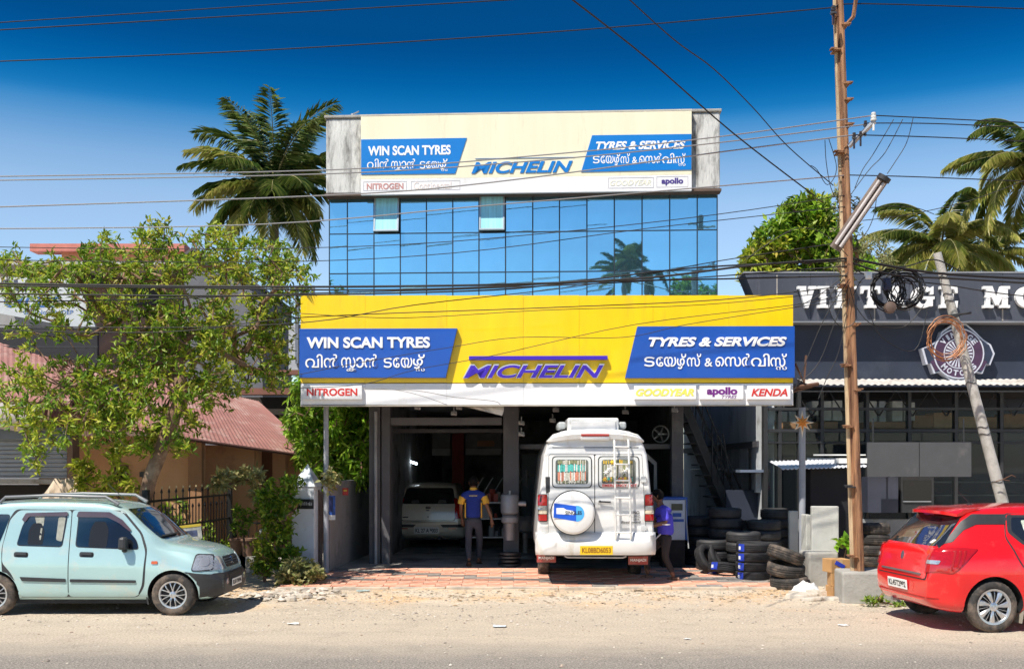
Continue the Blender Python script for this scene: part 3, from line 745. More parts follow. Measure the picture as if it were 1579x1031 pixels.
def decal(name, bvh, poly, view, off, m, parent, step=.05, th=.012, smooth=40, maxd=None):
    """a panel that hugs the body: poly in view coordinates, raised by off"""
    dense = []
    for i in range(len(poly)):
        a = poly[i]; b = poly[(i + 1) % len(poly)]; L_ = math.hypot(b[0] - a[0], b[1] - a[1]); k = max(1, int(L_ / step))
        for j in range(k): dense.append((a[0] + (b[0] - a[0]) * j / k, a[1] + (b[1] - a[1]) * j / k))
    pts = list(dense); nB = len(dense)
    x0, x1 = min(p[0] for p in dense), max(p[0] for p in dense); y0, y1 = min(p[1] for p in dense), max(p[1] for p in dense)
    x = x0 + step * .6
    while x < x1:
        y = y0 + step * .6
        while y < y1:
            if inside((x, y), dense) and min((x - q[0]) ** 2 + (y - q[1]) ** 2 for q in dense) > (step * .45) ** 2: pts.append((x, y))
            y += step
        x += step
    r = delaunay_2d_cdt([Vector(p) for p in pts], [], [list(range(nB))], 1, 1e-6)
    vs2, faces = r[0], r[2]
    def cast(a, b):
        if view == '+y': o, d = Vector((a, 3, b)), Vector((0, -1, 0))
        elif view == '-y': o, d = Vector((a, -3, b)), Vector((0, 1, 0))
        elif view == 'rear': o, d = Vector((-3, a, b)), Vector((1, 0, 0))
        elif view == 'front': o, d = Vector((9, a, b)), Vector((-1, 0, 0))
        else: o, d = Vector((a, b, 5)), Vector((0, 0, -1))
        h = bvh.ray_cast(o, d)
        if h[0] is None:
            q = bvh.find_nearest(o + d * (2.2 if view != 'front' else 5.3)); return q[0] + Vector((0, 0, 0)), q[1]
        return h[0], h[1]
    outer = []; inner_ = []
    for v in vs2:
        p, nrm = cast(v.x, v.y)
        if nrm.dot({'+y': Vector((0, 1, 0)), '-y': Vector((0, -1, 0)), 'rear': Vector((-1, 0, 0)), 'front': Vector((1, 0, 0)), 'top': Vector((0, 0, 1))}[view]) < 0: nrm = -nrm
        outer.append(p + nrm * off); inner_.append(p + nrm * (off - th))
    mb = MB(); n = len(outer); fs = [tuple(f) for f in faces]
    ed = {}
    for f in fs:
        for i in range(len(f)):
            a, b = f[i], f[(i + 1) % len(f)]; ed[(a, b)] = 1
    rim = [(a, b) for (a, b) in ed if (b, a) not in ed]
    mb.add(outer + inner_, fs + [(b, a, n + a, n + b) for a, b in rim])
    return mb.build(name, m, parent, smooth=smooth)

def tyre_mesh(Rr, ri, w, n=72, mts=None, lug=.006):
    h = w / 2
    prof = [(ri, -h * .72), (ri + .012, -h * .86), (ri + (Rr - ri) * .45, -h), (Rr - .028, -h * .93), (Rr - .008, -h * .78), (Rr, -h * .6), (Rr, -h * .42), (Rr - .010, -h * .40), (Rr - .010, -h * .33), (Rr, -h * .31), (Rr, -h * .06), (Rr - .01, -h * .04), (Rr - .01, h * .04), (Rr, h * .06)]
    prof += [(r, -z) for r, z in prof[:10][::-1]]
    mod = [0] * len(prof)
    for i in (3, 4, 5): mod[i] = lug; mod[len(prof) - 1 - i] = lug
    prof2 = [(Rr - .03, h * .75), (Rr - .022, 0), (Rr - .03, -h * .75)]
    mb = MB(); mb.lathe(prof + prof2, n, None, 0, close=True, mod=mod + [0, 0, 0])
    return mb.mesh('tyre', mts or M_black, smooth=35)

def rim_mesh(kind, rr, w, mts):
    """spoke face looks along +Z"""
    mb = MB(); z0 = w * .32
    mb.lathe([(rr * .2, -w * .3), (rr * .93, -w * .38), (rr * .99, -w * .45), (rr * 1.02, -w * .36), (rr * .96, 0), (rr * .98, w * .3), (rr * 1.03, w * .42), (rr * .97, w * .43), (rr * .91, z0), (rr * .86, z0 - .03), (rr * .1, -w * .0)], 40, None, 1)
    mb.lathe([(rr * 1.035, w * .40), (rr * 1.035, w * .445), (rr * .93, w * .43), (rr * .88, z0 + .004), (rr * .93, z0 - .02)], 40, None, 0, close=True)
    mb.lathe([(rr * .27, z0 - .03), (rr * .26, z0 + .012), (rr * .13, z0 + .02), (rr * .12, z0 + .012), (0, z0 + .015)], 24, None, 0)
    def spoke(a0, r0, r1, w0, w1, tw=0.0, mi=0, lift=0.0):
        k = 5; vs = []
        for i in range(k):
            t = i / (k - 1); r = rr * (r0 + (r1 - r0) * t); a = a0 + tw * t; ww = rr * (w0 + (w1 - w0) * t) / 2
            c = Vector((math.cos(a), math.sin(a), 0)); s = Vector((-math.sin(a), math.cos(a), 0)); zz = z0 + .012 + .02 * math.sin(t * math.pi) * .6 + lift
            vs += [c * r - s * ww + Vector((0, 0, zz - .014)), c * r - s * ww * .5 + Vector((0, 0, zz)), c * r + s * ww * .5 + Vector((0, 0, zz)), c * r + s * ww + Vector((0, 0, zz - .014))]
        fs = []
        for i in range(k - 1):
            for j in range(3): fs.append((i * 4 + j, i * 4 + j + 1, (i + 1) * 4 + j + 1, (i + 1) * 4 + j))
            fs.append((i * 4, (i + 1) * 4, (i + 1) * 4 + 3, i * 4 + 3))
        mb.add(vs, fs, mi)
    if kind == 'paired':      # seven forked spokes
        for i in range(7):
            a = 2 * math.pi * i / 7
            spoke(a + .06, .2, .95, .10, .10, .18); spoke(a - .06, .2, .95, .10, .10, -.18)
    elif kind == 'broad':     # seven broad twisted spokes
        for i in range(7):
            a = 2 * math.pi * i / 7
            spoke(a, .2, .97, .13, .40, .12); spoke(a + .45, .3, .95, .03, .05, .1, 0, -.012)
    elif kind == 'five':
        for i in range(5): spoke(2 * math.pi * i / 5, .15, .97, .25, .20)
    elif kind == 'steel':
        mb.lathe([(rr * .9, -w * .05), (rr * .80, .0), (rr * .62, .012), (rr * .45, .03), (rr * .25, .03), (rr * .22, .0)], 32, None, 0, close=True)
    return mb.mesh('rim', mts, smooth=35)

M_alloy = mat('silver_alloy', (0.62, 0.63, 0.65), 0.28, 0.85, var=.06)
M_hub = mat('wheel_shadow_metal', (0.03, 0.03, 0.032), 0.6, 0.3, var=.1)
M_steelw = mat('painted_steel_wheel', (0.62, 0.60, 0.55), .5, .3, var=.15, dirt=(.3, .22, .15), damt=.4, dscale=9)
M_tyre_d = mat('dusty_tyre', (0.035, 0.032, 0.03), 0.85, var=0.25, scale=12, bump=0.15, dirt=(0.17, 0.13, 0.10), dscale=5, damt=0.62)
def wheel(root, x, y, Rr, ri, w, tm, rm, yaw=0, spin=0.0):
    e = empty('wheel', (x, y, Rr), 0, root)
    s = 1 if y > 0 else -1
    e.rotation_euler = (-s * R(90), spin, 0)
    link('tyre', tm, e); link('rim', rm, e)
    return e
M_glass_d = mat('dark_car_glass', (0.012, 0.014, 0.017), 0.03, 0.0, var=0, spec=1.0, coat=.4)
M_trim = mat('black_plastic', (0.03, 0.031, 0.034), 0.5, var=.15, scale=10)
M_chrome = mat('chrome', (0.75, 0.76, 0.78), 0.12, 1.0, var=0)
M_lampr = mat('red_lamp', (0.42, 0.008, 0.01), 0.12, var=.1, scale=30, coat=1)
M_lampw = mat('clear_lamp', (0.50, 0.52, 0.54), 0.1, 0.5, var=.25, scale=60, coat=1)
M_lampo = mat('amber_lamp', (0.55, 0.10, 0.01), 0.15, var=.1, coat=1)
M_plate = mat('number_plate', (0.80, 0.80, 0.78), 0.4, var=.04)
M_ink = mat('plate_ink', (0.015, 0.015, 0.02), 0.5, var=0)
ID = Frame((0, 0, 0), 0)
def plate_on(root, loc, rot, w, h, s, m=M_plate, ink=M_ink):
    q = MB(); q.box((0, 0, 0), (w, .008, h)); o = q.build('number_plate', m, root, bevel=.002)
    o.location = loc; o.rotation_euler = rot
    t = text('lettering', s, ID, 0, 0, 0, 0, -.0045, ink, o, ext=.002, off=.02, local=(-w * .44, w * .44, -h * .3, h * .3))
    return o

# ---- pale green hatchback, seen from its right side, nose to the right of the picture
L1 = 3.52
def aqua():
    K = dict(
        zb=[(0, .30), (.15, .22), (.5, .20), (3.0, .20), (3.3, .21), (L1, .28)],
        zt=[(0, .62), (.03, .86), (.07, 1.05), (.16, 1.33), (.27, 1.49), (.5, 1.545), (1.1, 1.57), (1.8, 1.555), (2.05, 1.52), (2.22, 1.455), (2.5, 1.21), (2.74, 1.02), (2.80, .985), (2.95, .955), (3.2, .90), (3.36, .83), (3.45, .74), (L1, .52)],
        zm=[(0, .48), (L1, .46)], wm=[(0, .72), (.3, .735), (3.2, .735), (L1, .70)],
        wb=[(0, .66), (.3, .70), (2.6, .695), (2.9, .66), (3.3, .62), (L1, .58)], zl=[(0, .9), (.3, .925), (2.5, .885), (2.8, .87), (3.2, .80), (L1, .5)],
        wr=[(0, .58), (.3, .585), (1.5, .59), (2.2, .575), (2.6, .64), (2.8, .60), (L1, .54)],
        dr=[(0, .06), (.3, .07), (2.1, .07), (2.4, .05), (2.8, .045), (L1, .05)])
    root = empty('parked_car', (0, 0, 0))
    paint = mat('pale_aqua_paint', (0.40, 0.585, 0.58), 0.24, 0.2, var=.05, scale=1.5, coat=1.0, dirt=(.56, .58, .50), dscale=2.3, damt=.3)
    body, bvh = car_shell(K, L1, [(.54, .285, .335), (2.90, .285, .335)], paint, M_trim, front_round=(.42, .17))
    body.parent = root
    D_ = lambda *a, **k: decal(*a, **k)
    for s, vw in ((-1, '-y'), (1, '+y')):
        # charcoal lower front bumper wrapping the corner
        dark = D_('gap_shadow', bvh, rpoly([(.70, .30), (.80, .25), (2.44, .25), (2.53, .40), (2.555, .90), (2.47, 1.12), (2.20, 1.42), (.78, 1.44), (.70, 1.30), (.64, .90), (.66, .60)], .06), vw, .0018, M_trim, root, th=.004)
        rd = D_('door', bvh, rpoly([(.90, .26), (1.525, .26), (1.525, 1.425), (.83, 1.425), (.72, 1.30), (.655, .95), (.66, .72), (.78, .58), (.86, .42)], .05), vw, .006, paint, root)
        fd = D_('door', bvh, rpoly([(1.537, .26), (2.43, .26), (2.50, .42), (2.535, .86), (2.45, 1.10), (2.18, 1.40), (2.05, 1.425), (1.537, 1.425)], .05), vw, .006, paint, root)
        for d, pw, pf in ((rd, [(.84, .955), (1.43, .935), (1.47, 1.355), (.965, 1.365), (.89, 1.20)], None), (fd, [(1.62, .935), (2.44, .90), (2.40, 1.02), (2.16, 1.28), (2.03, 1.352), (1.63, 1.36)], None)):
            cx_ = sum(p[0] for p in pw) / len(pw); cz_ = sum(p[1] for p in pw) / len(pw)
            D_('window_frame', bvh, rpoly([(cx_ + (x - cx_) * 1.03, cz_ + (z - cz_) * 1.045) for x, z in pw], .05), vw, .008, M_trim, d)
            D_('window', bvh, rpoly(pw, .05), vw, .011, M_glass_d, d)
        for d, vp in ((rd, [(.88, 1.29), (.93, 1.385), (1.48, 1.40), (1.485, 1.345), (.975, 1.34), (.93, 1.26)]), (fd, [(1.60, 1.33), (1.62, 1.405), (2.03, 1.395), (2.2, 1.29), (2.33, 1.15), (2.31, 1.13), (2.15, 1.25), (2.0, 1.325)])):
            D_('rain_visor', bvh, rpoly(vp, .02), vw, .026, mat('smoky_visor', (.09, .06, .07), .15, var=.1, coat=.6), d, step=.04, th=.012)
        for d, x0 in ((rd, .83), (fd, 1.69)):
            D_('handle_recess', bvh, rpoly([(x0 - .02, .795), (x0 + .17, .79), (x0 + .17, .86), (x0 - .02, .865)], .03), vw, .0075, M_trim, d)
            D_('handle', bvh, rpoly([(x0, .825), (x0 + .15, .82), (x0 + .15, .855), (x0, .858)], .012), vw, .03, M_trim, d, step=.03, th=.016)
        D_('side_strip', bvh, rpoly([(.93, .475), (1.5, .46), (1.5, .505), (.90, .53)], .01), vw, .02, M_trim, rd, th=.016)
        D_('side_strip', bvh, rpoly([(1.56, .46), (2.42, .45), (2.42, .485), (1.56, .50)], .01), vw, .02, M_trim, fd, th=.016)
        D_('quarter_window', bvh, rpoly([(.25, .98), (.60, .965), (.72, 1.37), (.38, 1.37)], .05), vw, .006, M_glass_d, root)
        D_('side_repeater', bvh, rpoly([(2.62, .70), (2.70, .70), (2.70, .74), (2.62, .74)], .012), vw, .012, M_lampo, root, step=.02)
        D_('bumper_corner', bvh, rpoly([(3.11, .235), (3.505, .28), (3.515, .545), (3.20, .575), (3.05, .60)], .02), vw, .012, M_trim, root, step=.035)
        hl = D_('headlight', bvh, rpoly([(3.14, .60), (3.395, .60), (3.375, .81), (3.17, .83)], .04), vw, .008, M_trim, root, step=.04)
        D_('lamp_lens', bvh, rpoly([(3.155, .615), (3.385, .615), (3.365, .795), (3.185, .815)], .035), vw, .011, M_lampw, hl, step=.04)
        D_('lamp_reflector', bvh, rpoly([(3.23, .66), (3.34, .66), (3.33, .77), (3.24, .775)], .05), vw, .015, mat('lamp_bowl', (.55, .56, .58), .35, .6), hl, step=.03)
        D_('mud_flap', bvh, [(2.50, .14), (2.57, .14), (2.59, .36), (2.53, .38)], vw, .01, M_trim, root) if False else None
        q = MB(); q.box((0, 0, 0), (.02, .16, .24)); o = q.build('mud_flap', M_trim, root, loc=(2.545, s * .62, .27)); o.rotation_euler = (0, R(-12), 0)
        # mirror
        q = MB(); q.box((0, 0, 0), (.11, .15, .17), taper=.85); q.box((-.01, -s * .08, -.10), (.07, .10, .06)); o = q.build('mirror', M_trim, root, bevel=.03, loc=(2.27, s * .78, .985))
        # roof rail
        q = MB(); q.tube([(.55, s * .56, 1.525), (.62, s * .555, 1.60), (1.2, s * .55, 1.625), (1.95, s * .545, 1.605), (2.12, s * .54, 1.50)], [.022, .022, .02, .022, .03], 8); q.build('roof_rail', mat('grey_rail', (.20, .21, .22), .4, .3), root, smooth=50)
    cloth = mat('pale_cloth', (.30, .31, .27), .9, var=.2, scale=20); seatm = mat('dim_seat', (.012, .012, .013), .3)
    for nm, pl_, mm in (('seat', [(1.78, .93), (2.02, .92), (2.03, 1.16), (1.98, 1.27), (1.84, 1.27), (1.79, 1.16)], seatm), ('seat', [(.98, .96), (1.18, .955), (1.19, 1.15), (1.14, 1.25), (1.03, 1.25), (.98, 1.15)], seatm),
                        ('hanging_cloth', [(1.35, 1.02), (1.43, 1.0), (1.455, 1.33), (1.36, 1.335)], cloth), ('hanging_cloth', [(1.08, 1.22), (1.17, 1.20), (1.175, 1.35), (1.04, 1.355)], cloth), ('hanging_cloth', [(1.125, 1.03), (1.15, 1.02), (1.16, 1.21), (1.14, 1.21)], cloth)):
        D_(nm, bvh, rpoly(pl_, .03), '-y', .0125, mm, root, step=.05, th=.003)
    D_('windscreen', bvh, rpoly([(-.57, 1.03), (.57, 1.03), (.505, 1.435), (-.505, 1.435)], .06), 'front', .006, M_glass_d, root, step=.06)
    D_('wiper', bvh, [(-.5, 1.045), (.1, 1.05), (.1, 1.062), (-.5, 1.06)], 'front', .03, M_trim, root, step=.06)
    D_('grille', bvh, rpoly([(-.30, .62), (.30, .62), (.33, .765), (-.33, .765)], .04), 'front', .008, M_trim, root)
    for z in (.66, .69, .725): D_('grille_bar', bvh, [(-.29, z), (.29, z), (.29, z + .012), (-.29, z + .012)], 'front', .016, mat('dull_chrome', (.3, .31, .32), .3, .8), root)
    D_('badge', bvh, rpoly([(-.045, .67), (0, .64), (.045, .67), (.03, .74), (-.03, .74)], .01), 'front', .028, M_chrome, root, step=.03)
    for s in (-1, 1):
        D_('headlight_front', bvh, rpoly([(s * .36, .61), (s * .66, .60), (s * .64, .80), (s * .38, .78)][::s], .04), 'front', .008, M_lampw, root)
        D_('fog_lamp', bvh, rpoly([(s * .42 - .05, .40), (s * .42 + .05, .40), (s * .42 + .05, .48), (s * .42 - .05, .48)], .04), 'front', .02, M_lampw, root, step=.03)
    D_('bumper', bvh, rpoly([(-.67, .25), (.67, .25), (.68, .56), (-.68, .56)], .05), 'front', .014, M_trim, root)
    D_('bumper_slot', bvh, rpoly([(-.32, .42), (.32, .42), (.34, .54), (-.34, .54)], .03), 'front', .018, M_black, root)
    plate_on(root, (L1 + .03, 0, .40), (0, 0, R(90)), .48, .10, 'KL01Y8496')
    q = MB(); q.tube([(1.95, .1, 1.56), (1.72, .1, 1.78)], [.006, .003], 5); q.build('aerial', M_trim, root)
    q = MB(); q.span((.3, -.64, .16), (3.1, .64, .3)); q.build('underbody', M_black, root)
    tm = tyre_mesh(.285, .175, .165, mts=M_tyre_d); rm = rim_mesh('paired', .18, .165, [M_alloy, M_hub])
    for x in (.54, 2.90):
        for s in (1, -1): wheel(root, x, s * .655, .285, .175, .165, tm, rm, spin=x)
    q = MB(); q.box((0, 0, 0), (.02, .22, .30)); q.box((0, .0, -.16), (.02, .2, .03)); q.build('hanging_cloth', mat('pale_cloth', (.6, .6, .5), .9), root, loc=(1.2, -.55, 1.2)) if False else None
    return root, body
car1, b1 = aqua()
tag(car1, 'pale aqua five door hatchback with black bumper, parked at the road edge', 'car')
s1 = 117.5; d1 = FPX / s1
car1.scale = (1, 1, .97)
car1.location = ((266 - CX) / s1 - 2.90, d1 + .735, 0.0)

# ---- red hatchback, rear three quarter view at the right edge
L2 = 3.84
def red():
    K = dict(
        zb=[(0, .36), (.1, .27), (.4, .22), (3.4, .20), (L2, .26)],
        zt=[(0, .64), (.02, .78), (.05, .92), (.10, 1.0), (.20, 1.09), (.36, 1.25), (.52, 1.395), (.66, 1.445), (1.0, 1.485), (1.5, 1.50), (2.0, 1.48), (2.3, 1.41), (2.8, 1.13), (3.05, 1.0), (3.4, .92), (3.7, .80), (L2, .6)],
        zm=[(0, .60), (.6, .56), (L2, .50)], wm=[(0, .82), (.3, .855), (.7, .872), (3.2, .865), (L2, .78)],
        wb=[(0, .74), (.3, .80), (.8, .82), (2.6, .79), (3.2, .72), (L2, .64)], zl=[(0, .95), (.3, .96), (.8, .955), (2.4, .90), (3.0, .86), (L2, .58)],
        wr=[(0, .70), (.15, .66), (.45, .60), (.8, .585), (2.0, .60), (2.6, .68), (3.0, .64), (L2, .55)],
        dr=[(0, .05), (.4, .06), (.8, .07), (2.2, .07), (2.8, .05), (L2, .05)])
    root = empty('parked_car', (0, 0, 0))
    paint = mat('bright_red_paint', (0.72, 0.010, 0.012), 0.22, 0.0, var=.06, scale=2.5, coat=1.0, dirt=(.62, .07, .055), dscale=3, damt=.15)
    body, bvh = car_shell(K, L2, [(.72, .30, .365), (3.17, .30, .365)], paint, M_trim, rear_round=(.38, .20))
    body.parent = root
    D_ = decal
    dk = mat('tinted_car_glass', (0.015, 0.018, 0.022), 0.03, var=0, spec=1.0, coat=1)
    D_('hatch_gap', bvh, rpoly([(-.62, .60), (.62, .60), (.66, .97), (.60, 1.10), (-.60, 1.10), (-.66, .97)], .05), 'rear', .0015, M_trim, root, th=.004)
    tg = D_('tailgate', bvh, rpoly([(-.605, .615), (.605, .615), (.645, .97), (.60, 1.02), (-.60, 1.02), (-.645, .97)], .05), 'rear', .007, paint, root)
    D_('rear_window', bvh, rpoly([(-.66, 1.00), (.66, 1.00), (.54, 1.365), (-.54, 1.365)], .05), 'rear', .008, dk, root, step=.05)
    D_('tailgate_trim', bvh, rpoly([(-.50, .655), (.50, .655), (.50, .675), (-.50, .675)], .006), 'rear', .02, mat('dull_chrome', (.3, .31, .32), .3, .8), tg)
    D_('badge', bvh, rpoly([(-.035, .83), (0, .80), (.035, .83), (.035, .88), (0, .91), (-.035, .88)], .005), 'rear', .018, M_chrome, tg, step=.03)
    D_('plate_recess', bvh, rpoly([(-.30, .43), (.30, .43), (.33, .57), (-.33, .57)], .04), 'rear', .002, paint, root)
    plate_on(root, (-.02, 0.06, .50), (R(4), 0, R(-90)), .50, .12, 'KL45T2992')
    D_('bumper_crease', bvh, [(-.74, .385), (.74, .385), (.74, .40), (-.74, .40)], 'rear', .004, mat('deep_red_crease', (.35, .006, .008), .4, var=0), root)
    D_('sticker', bvh, rpoly([(-.50, 1.03), (-.44, 1.03), (-.45, 1.07), (-.51, 1.07)], .008), 'rear', .011, M_plate, root, step=.03)
    # spoiler
    mb = MB(); rows = []
    for i in range(15):
        y = -.555 + 1.11 * i / 14; q_ = 1 - (abs(y) / .555) ** 4
        rows.append([(.74, y * .96, 1.458 + .004 * q_), (.52, y, 1.440 + .014 * q_), (.43 - .10 * q_, y * .99, 1.385 + .034 * q_), (.43 - .10 * q_, y * .99, 1.355 + .024 * q_), (.50, y, 1.365), (.58, y * .96, 1.40)])
    mb.sheet(rows); n6 = 6
    mb.f.append(tuple(range(6))); mb.f.append(tuple(14 * 6 + k for k in range(5, -1, -1))); mb.m += [0, 0]
    for i in range(14): mb.f.append((i * 6 + 5, i * 6, (i + 1) * 6, (i + 1) * 6 + 5)); mb.m.append(0)
    mb.build('spoiler', paint, root, smooth=40)
    q = MB(); q.span((.37, -.12, 1.358), (.41, .12, 1.372)); q.build('brake_light', M_lampr, root)
    for s, vw in ((-1, '-y'), (1, '+y')):
        D_('taillight', bvh, rpoly([(s * .60, .69), (s * .80, .73), (s * .82, .88), (s * .78, .975), (s * .62, .955), (s * .56, .84)][::s], .03), 'rear', .014, M_lampr, root, step=.03, th=.03)
        D_('taillight_side', bvh, rpoly([(.05, .72), (.22, .70), (.34, .80), (.48, .93), (.56, .985), (.30, 1.0), (.06, .97)], .03), vw, .012, M_lampr, root, step=.03, th=.02)
        D_('reversing_lamp', bvh, rpoly([(s * .61, .80), (s * .74, .80), (s * .745, .845), (s * .615, .845)][::s], .01), 'rear', .02, M_lampw, root, step=.03)
        for k in range(3): D_('lamp_fin', bvh, [(.20 + k * .06, .74 + k * .03), (.215 + k * .06, .74 + k * .03), (.285 + k * .06, .96), (.262 + k * .06, .96)], vw, .018, mat('deep_red_crease', (.35, .006, .008), .4, var=0), root, step=.03)
        # black pillar band, doors and side glass
        D_('pillar_trim', bvh, rpoly([(.20, 1.03), (.30, 1.06), (.46, 1.20), (.62, 1.265), (1.06, 1.265), (1.10, 1.385), (.60, 1.385), (.46, 1.30)], .02), vw, .006, M_trim, root, step=.04)
        D_('gap_shadow', bvh, rpoly([(1.10, .27), (2.95, .27), (3.0, .6), (2.85, 1.0), (2.3, 1.36), (1.0, 1.40), (.93, 1.10), (1.03, .85), (1.18, .6)], .05), vw, .0018, M_trim, root, th=.004)
        d = D_('door', bvh, rpoly([(1.22, .28), (1.98, .28), (1.98, 1.38), (1.02, 1.39), (.945, 1.12), (1.04, .87), (1.17, .62), (1.2, .45)], .04), vw, .006, paint, root)
        d2 = D_('door', bvh, rpoly([(1.99, .28), (2.94, .28), (2.99, .6), (2.84, .98), (2.3, 1.345), (1.99, 1.38)], .04), vw, .006, paint, root)
        D_('window_frame', bvh, rpoly([(.98, 1.17), (1.12, 1.03), (1.28, .985), (1.95, .965), (1.95, 1.365), (1.02, 1.375)], .03), vw, .009, M_trim, d)
        D_('window', bvh, rpoly([(1.03, 1.19), (1.15, 1.06), (1.3, 1.01), (1.92, .99), (1.92, 1.335), (1.07, 1.345)], .03), vw, .012, dk, d)
        D_('window', bvh, rpoly([(2.03, .985), (2.72, .97), (2.6, 1.1), (2.25, 1.31), (2.03, 1.335)], .03), vw, .012, dk, d2)
        q = MB(); q.box((0, 0, 0), (.02, .14, .26)); o = q.build('mud_flap', mat('dusty_flap', (.30, .27, .22), .9), root, loc=(1.10, s * .76, .23)); o.rotation_euler = (0, R(10), 0)
        D_('side_skirt', bvh, [(.05, .33), (.36, .25), (.40, .40), (.30, .46)], vw, .004, M_trim, root) if False else None
    if True:
        D_('sun_shade', bvh, rpoly([(1.20, 1.04), (1.34, 1.02), (1.30, 1.31), (1.18, 1.31)], .02), '-y', .0135, mat('printed_shade', (.45, .5, .42), .8, var=.6, scale=30), root, step=.04, th=.003)
    q = MB(); q.tube([(.9, 0, 1.47), (.9, 0, 1.50)], .03, 10); q.tube([(.9, 0, 1.5), (.72, .0, 1.68)], [.006, .003], 5); q.build('aerial', M_trim, root)
    q = MB(); q.span((.35, -.66, .24), (3.5, .66, .34)); q.build('underbody', M_black, root)
    q = MB(); q.tube([(.05, .35, .27), (.5, .35, .27)], .03, 10); q.build('exhaust_pipe', M_metal, root, smooth=50)
    tm = tyre_mesh(.305, .20, .185, mts=M_tyre_d); rm = rim_mesh('broad', .205, .185, [M_alloy, M_hub])
    for x in (.72, 3.17):
        for s in (1, -1): wheel(root, x, s * .775, .305, .2, .185, tm, rm, spin=x * 2 + .3)
    return root
car2 = red()
tag(car2, 'bright red five door hatchback with roof spoiler, parked beside the rusty pole', 'car')
s2 = 130.0; d2 = FPX / s2; yaw2 = R(6)
wx, wy = .72, -.775
car2.rotation_euler = (0, 0, yaw2)
car2.location = ((1527 - CX) / s2 - (wx * math.cos(yaw2) - wy * math.sin(yaw2)), d2 - (wx * math.sin(yaw2) + wy * math.cos(yaw2)), 0)

# ---- beige hatchback inside the garage, seen from behind
L3 = 3.68
def beige():
    K = dict(
        zb=[(0, .40), (.08, .31), (.4, .22), (3.3, .20), (L3, .28)],
        zt=[(0, .62), (.02, .80), (.05, .93), (.10, 1.0), (.2, 1.12), (.42, 1.36), (.56, 1.43), (1.0, 1.475), (1.6, 1.485), (2.1, 1.44), (2.8, 1.02), (3.3, .90), (L3, .6)],
        zm=[(0, .62), (L3, .5)], wm=[(0, .80), (.3, .83), (3.0, .83), (L3, .75)],
        wb=[(0, .72), (.3, .76), (2.6, .76), (L3, .62)], zl=[(0, .93), (.3, .94), (2.6, .90), (L3, .56)],
        wr=[(0, .68), (.12, .65), (.45, .58), (.8, .565), (2.2, .58), (2.8, .63), (L3, .55)], dr=[(0, .05), (.5, .06), (2.4, .06), (L3, .05)])
    root = empty('parked_car', (0, 0, 0))
    paint = mat('beige_paint', (0.78, 0.74, 0.62), 0.28, 0.05, var=.05, coat=.9)
    body, bvh = car_shell(K, L3, [(.68, .30, .35), (3.08, .30, .35)], paint, M_trim, rear_round=(.3, .16))
    body.parent = root; D_ = decal
    D_('hatch_gap', bvh, rpoly([(-.60, .64), (.60, .64), (.62, 1.0), (-.62, 1.0)], .05), 'rear', .0015, M_trim, root, th=.004)
    tg = D_('tailgate', bvh, rpoly([(-.588, .652), (.588, .652), (.61, 1.0), (-.61, 1.0)], .05), 'rear', .007, paint, root)
    D_('rear_window', bvh, rpoly([(-.60, 1.015), (.60, 1.015), (.52, 1.36), (-.52, 1.36)], .06), 'rear', .008, M_glass_d, root)
    for s in (1, -1):
        D_('taillight', bvh, rpoly([(s * .595, .68), (s * .73, .70), (s * .71, .98), (s * .60, 1.14), (s * .55, 1.12), (s * .59, .98)][::s], .02), 'rear', .016, M_lampr, root, step=.03, th=.03)
        D_('bumper_strip', bvh, rpoly([(s * .33, .50), (s * .80, .50), (s * .80, .57), (s * .27, .56)][::s], .01), 'rear', .012, M_trim, root, step=.04)
        D_('reflector', bvh, rpoly([(s * .45, .46), (s * .62, .46), (s * .62, .485), (s * .45, .485)][::s], .008), 'rear', .016, M_lampr, root, step=.03)
        D_('headrest', bvh, rpoly([(s * .2, 1.03), (s * .4, 1.03), (s * .37, 1.10), (s * .23, 1.10)][::s], .03), 'rear', .0095, mat('grey_headrest', (.12, .12, .11), .9), root, step=.04)
    D_('badge', bvh, rpoly([(-.06, .90), (.06, .90), (.06, .95), (-.06, .95)], .03), 'rear', .018, M_chrome, tg, step=.02)
    D_('keyhole', bvh, rpoly([(-.015, .72), (.015, .72), (.015, .745), (-.015, .745)], .01), 'rear', .012, M_trim, tg, step=.01)
    D_('script_badge', bvh, rpoly([(-.03, .86), (.05, .86), (.05, .88), (-.03, .88)], .003), 'rear', .012, M_chrome, tg, step=.02)
    D_('model_badge', bvh, rpoly([(.44, .71), (.57, .71), (.57, .735), (.44, .735)], .003), 'rear', .012, M_trim, tg, step=.02)
    plate_on(root, (-.02, 0.03, .43), (0, 0, R(-90)), .56, .15, 'KL 27 A 9003')
    q = MB(); q.tube([(.0, -.25, .26), (.5, -.25, .26)], .04, 10); q.build('exhaust_pipe', M_trim, root, smooth=50)
    q = MB(); q.span((.25, -.66, .2), (3.2, .66, .35)); q.build('underbody', M_black, root)
    tm = tyre_mesh(.30, .19, .175); rm = rim_mesh('steel', .195, .175, [M_alloy, M_hub])
    for x in (.68, 3.08):
        for s in (1, -1): wheel(root, x, s * .74, .30, .19, .175, tm, rm)
    return root
car3 = beige()
tag(car3, 'beige hatchback seen from behind inside the left garage bay', 'car')
s3 = 69.5; car3.location = ((660 - CX) / s3, FPX / s3, GF); car3.rotation_euler = (0, 0, R(88))
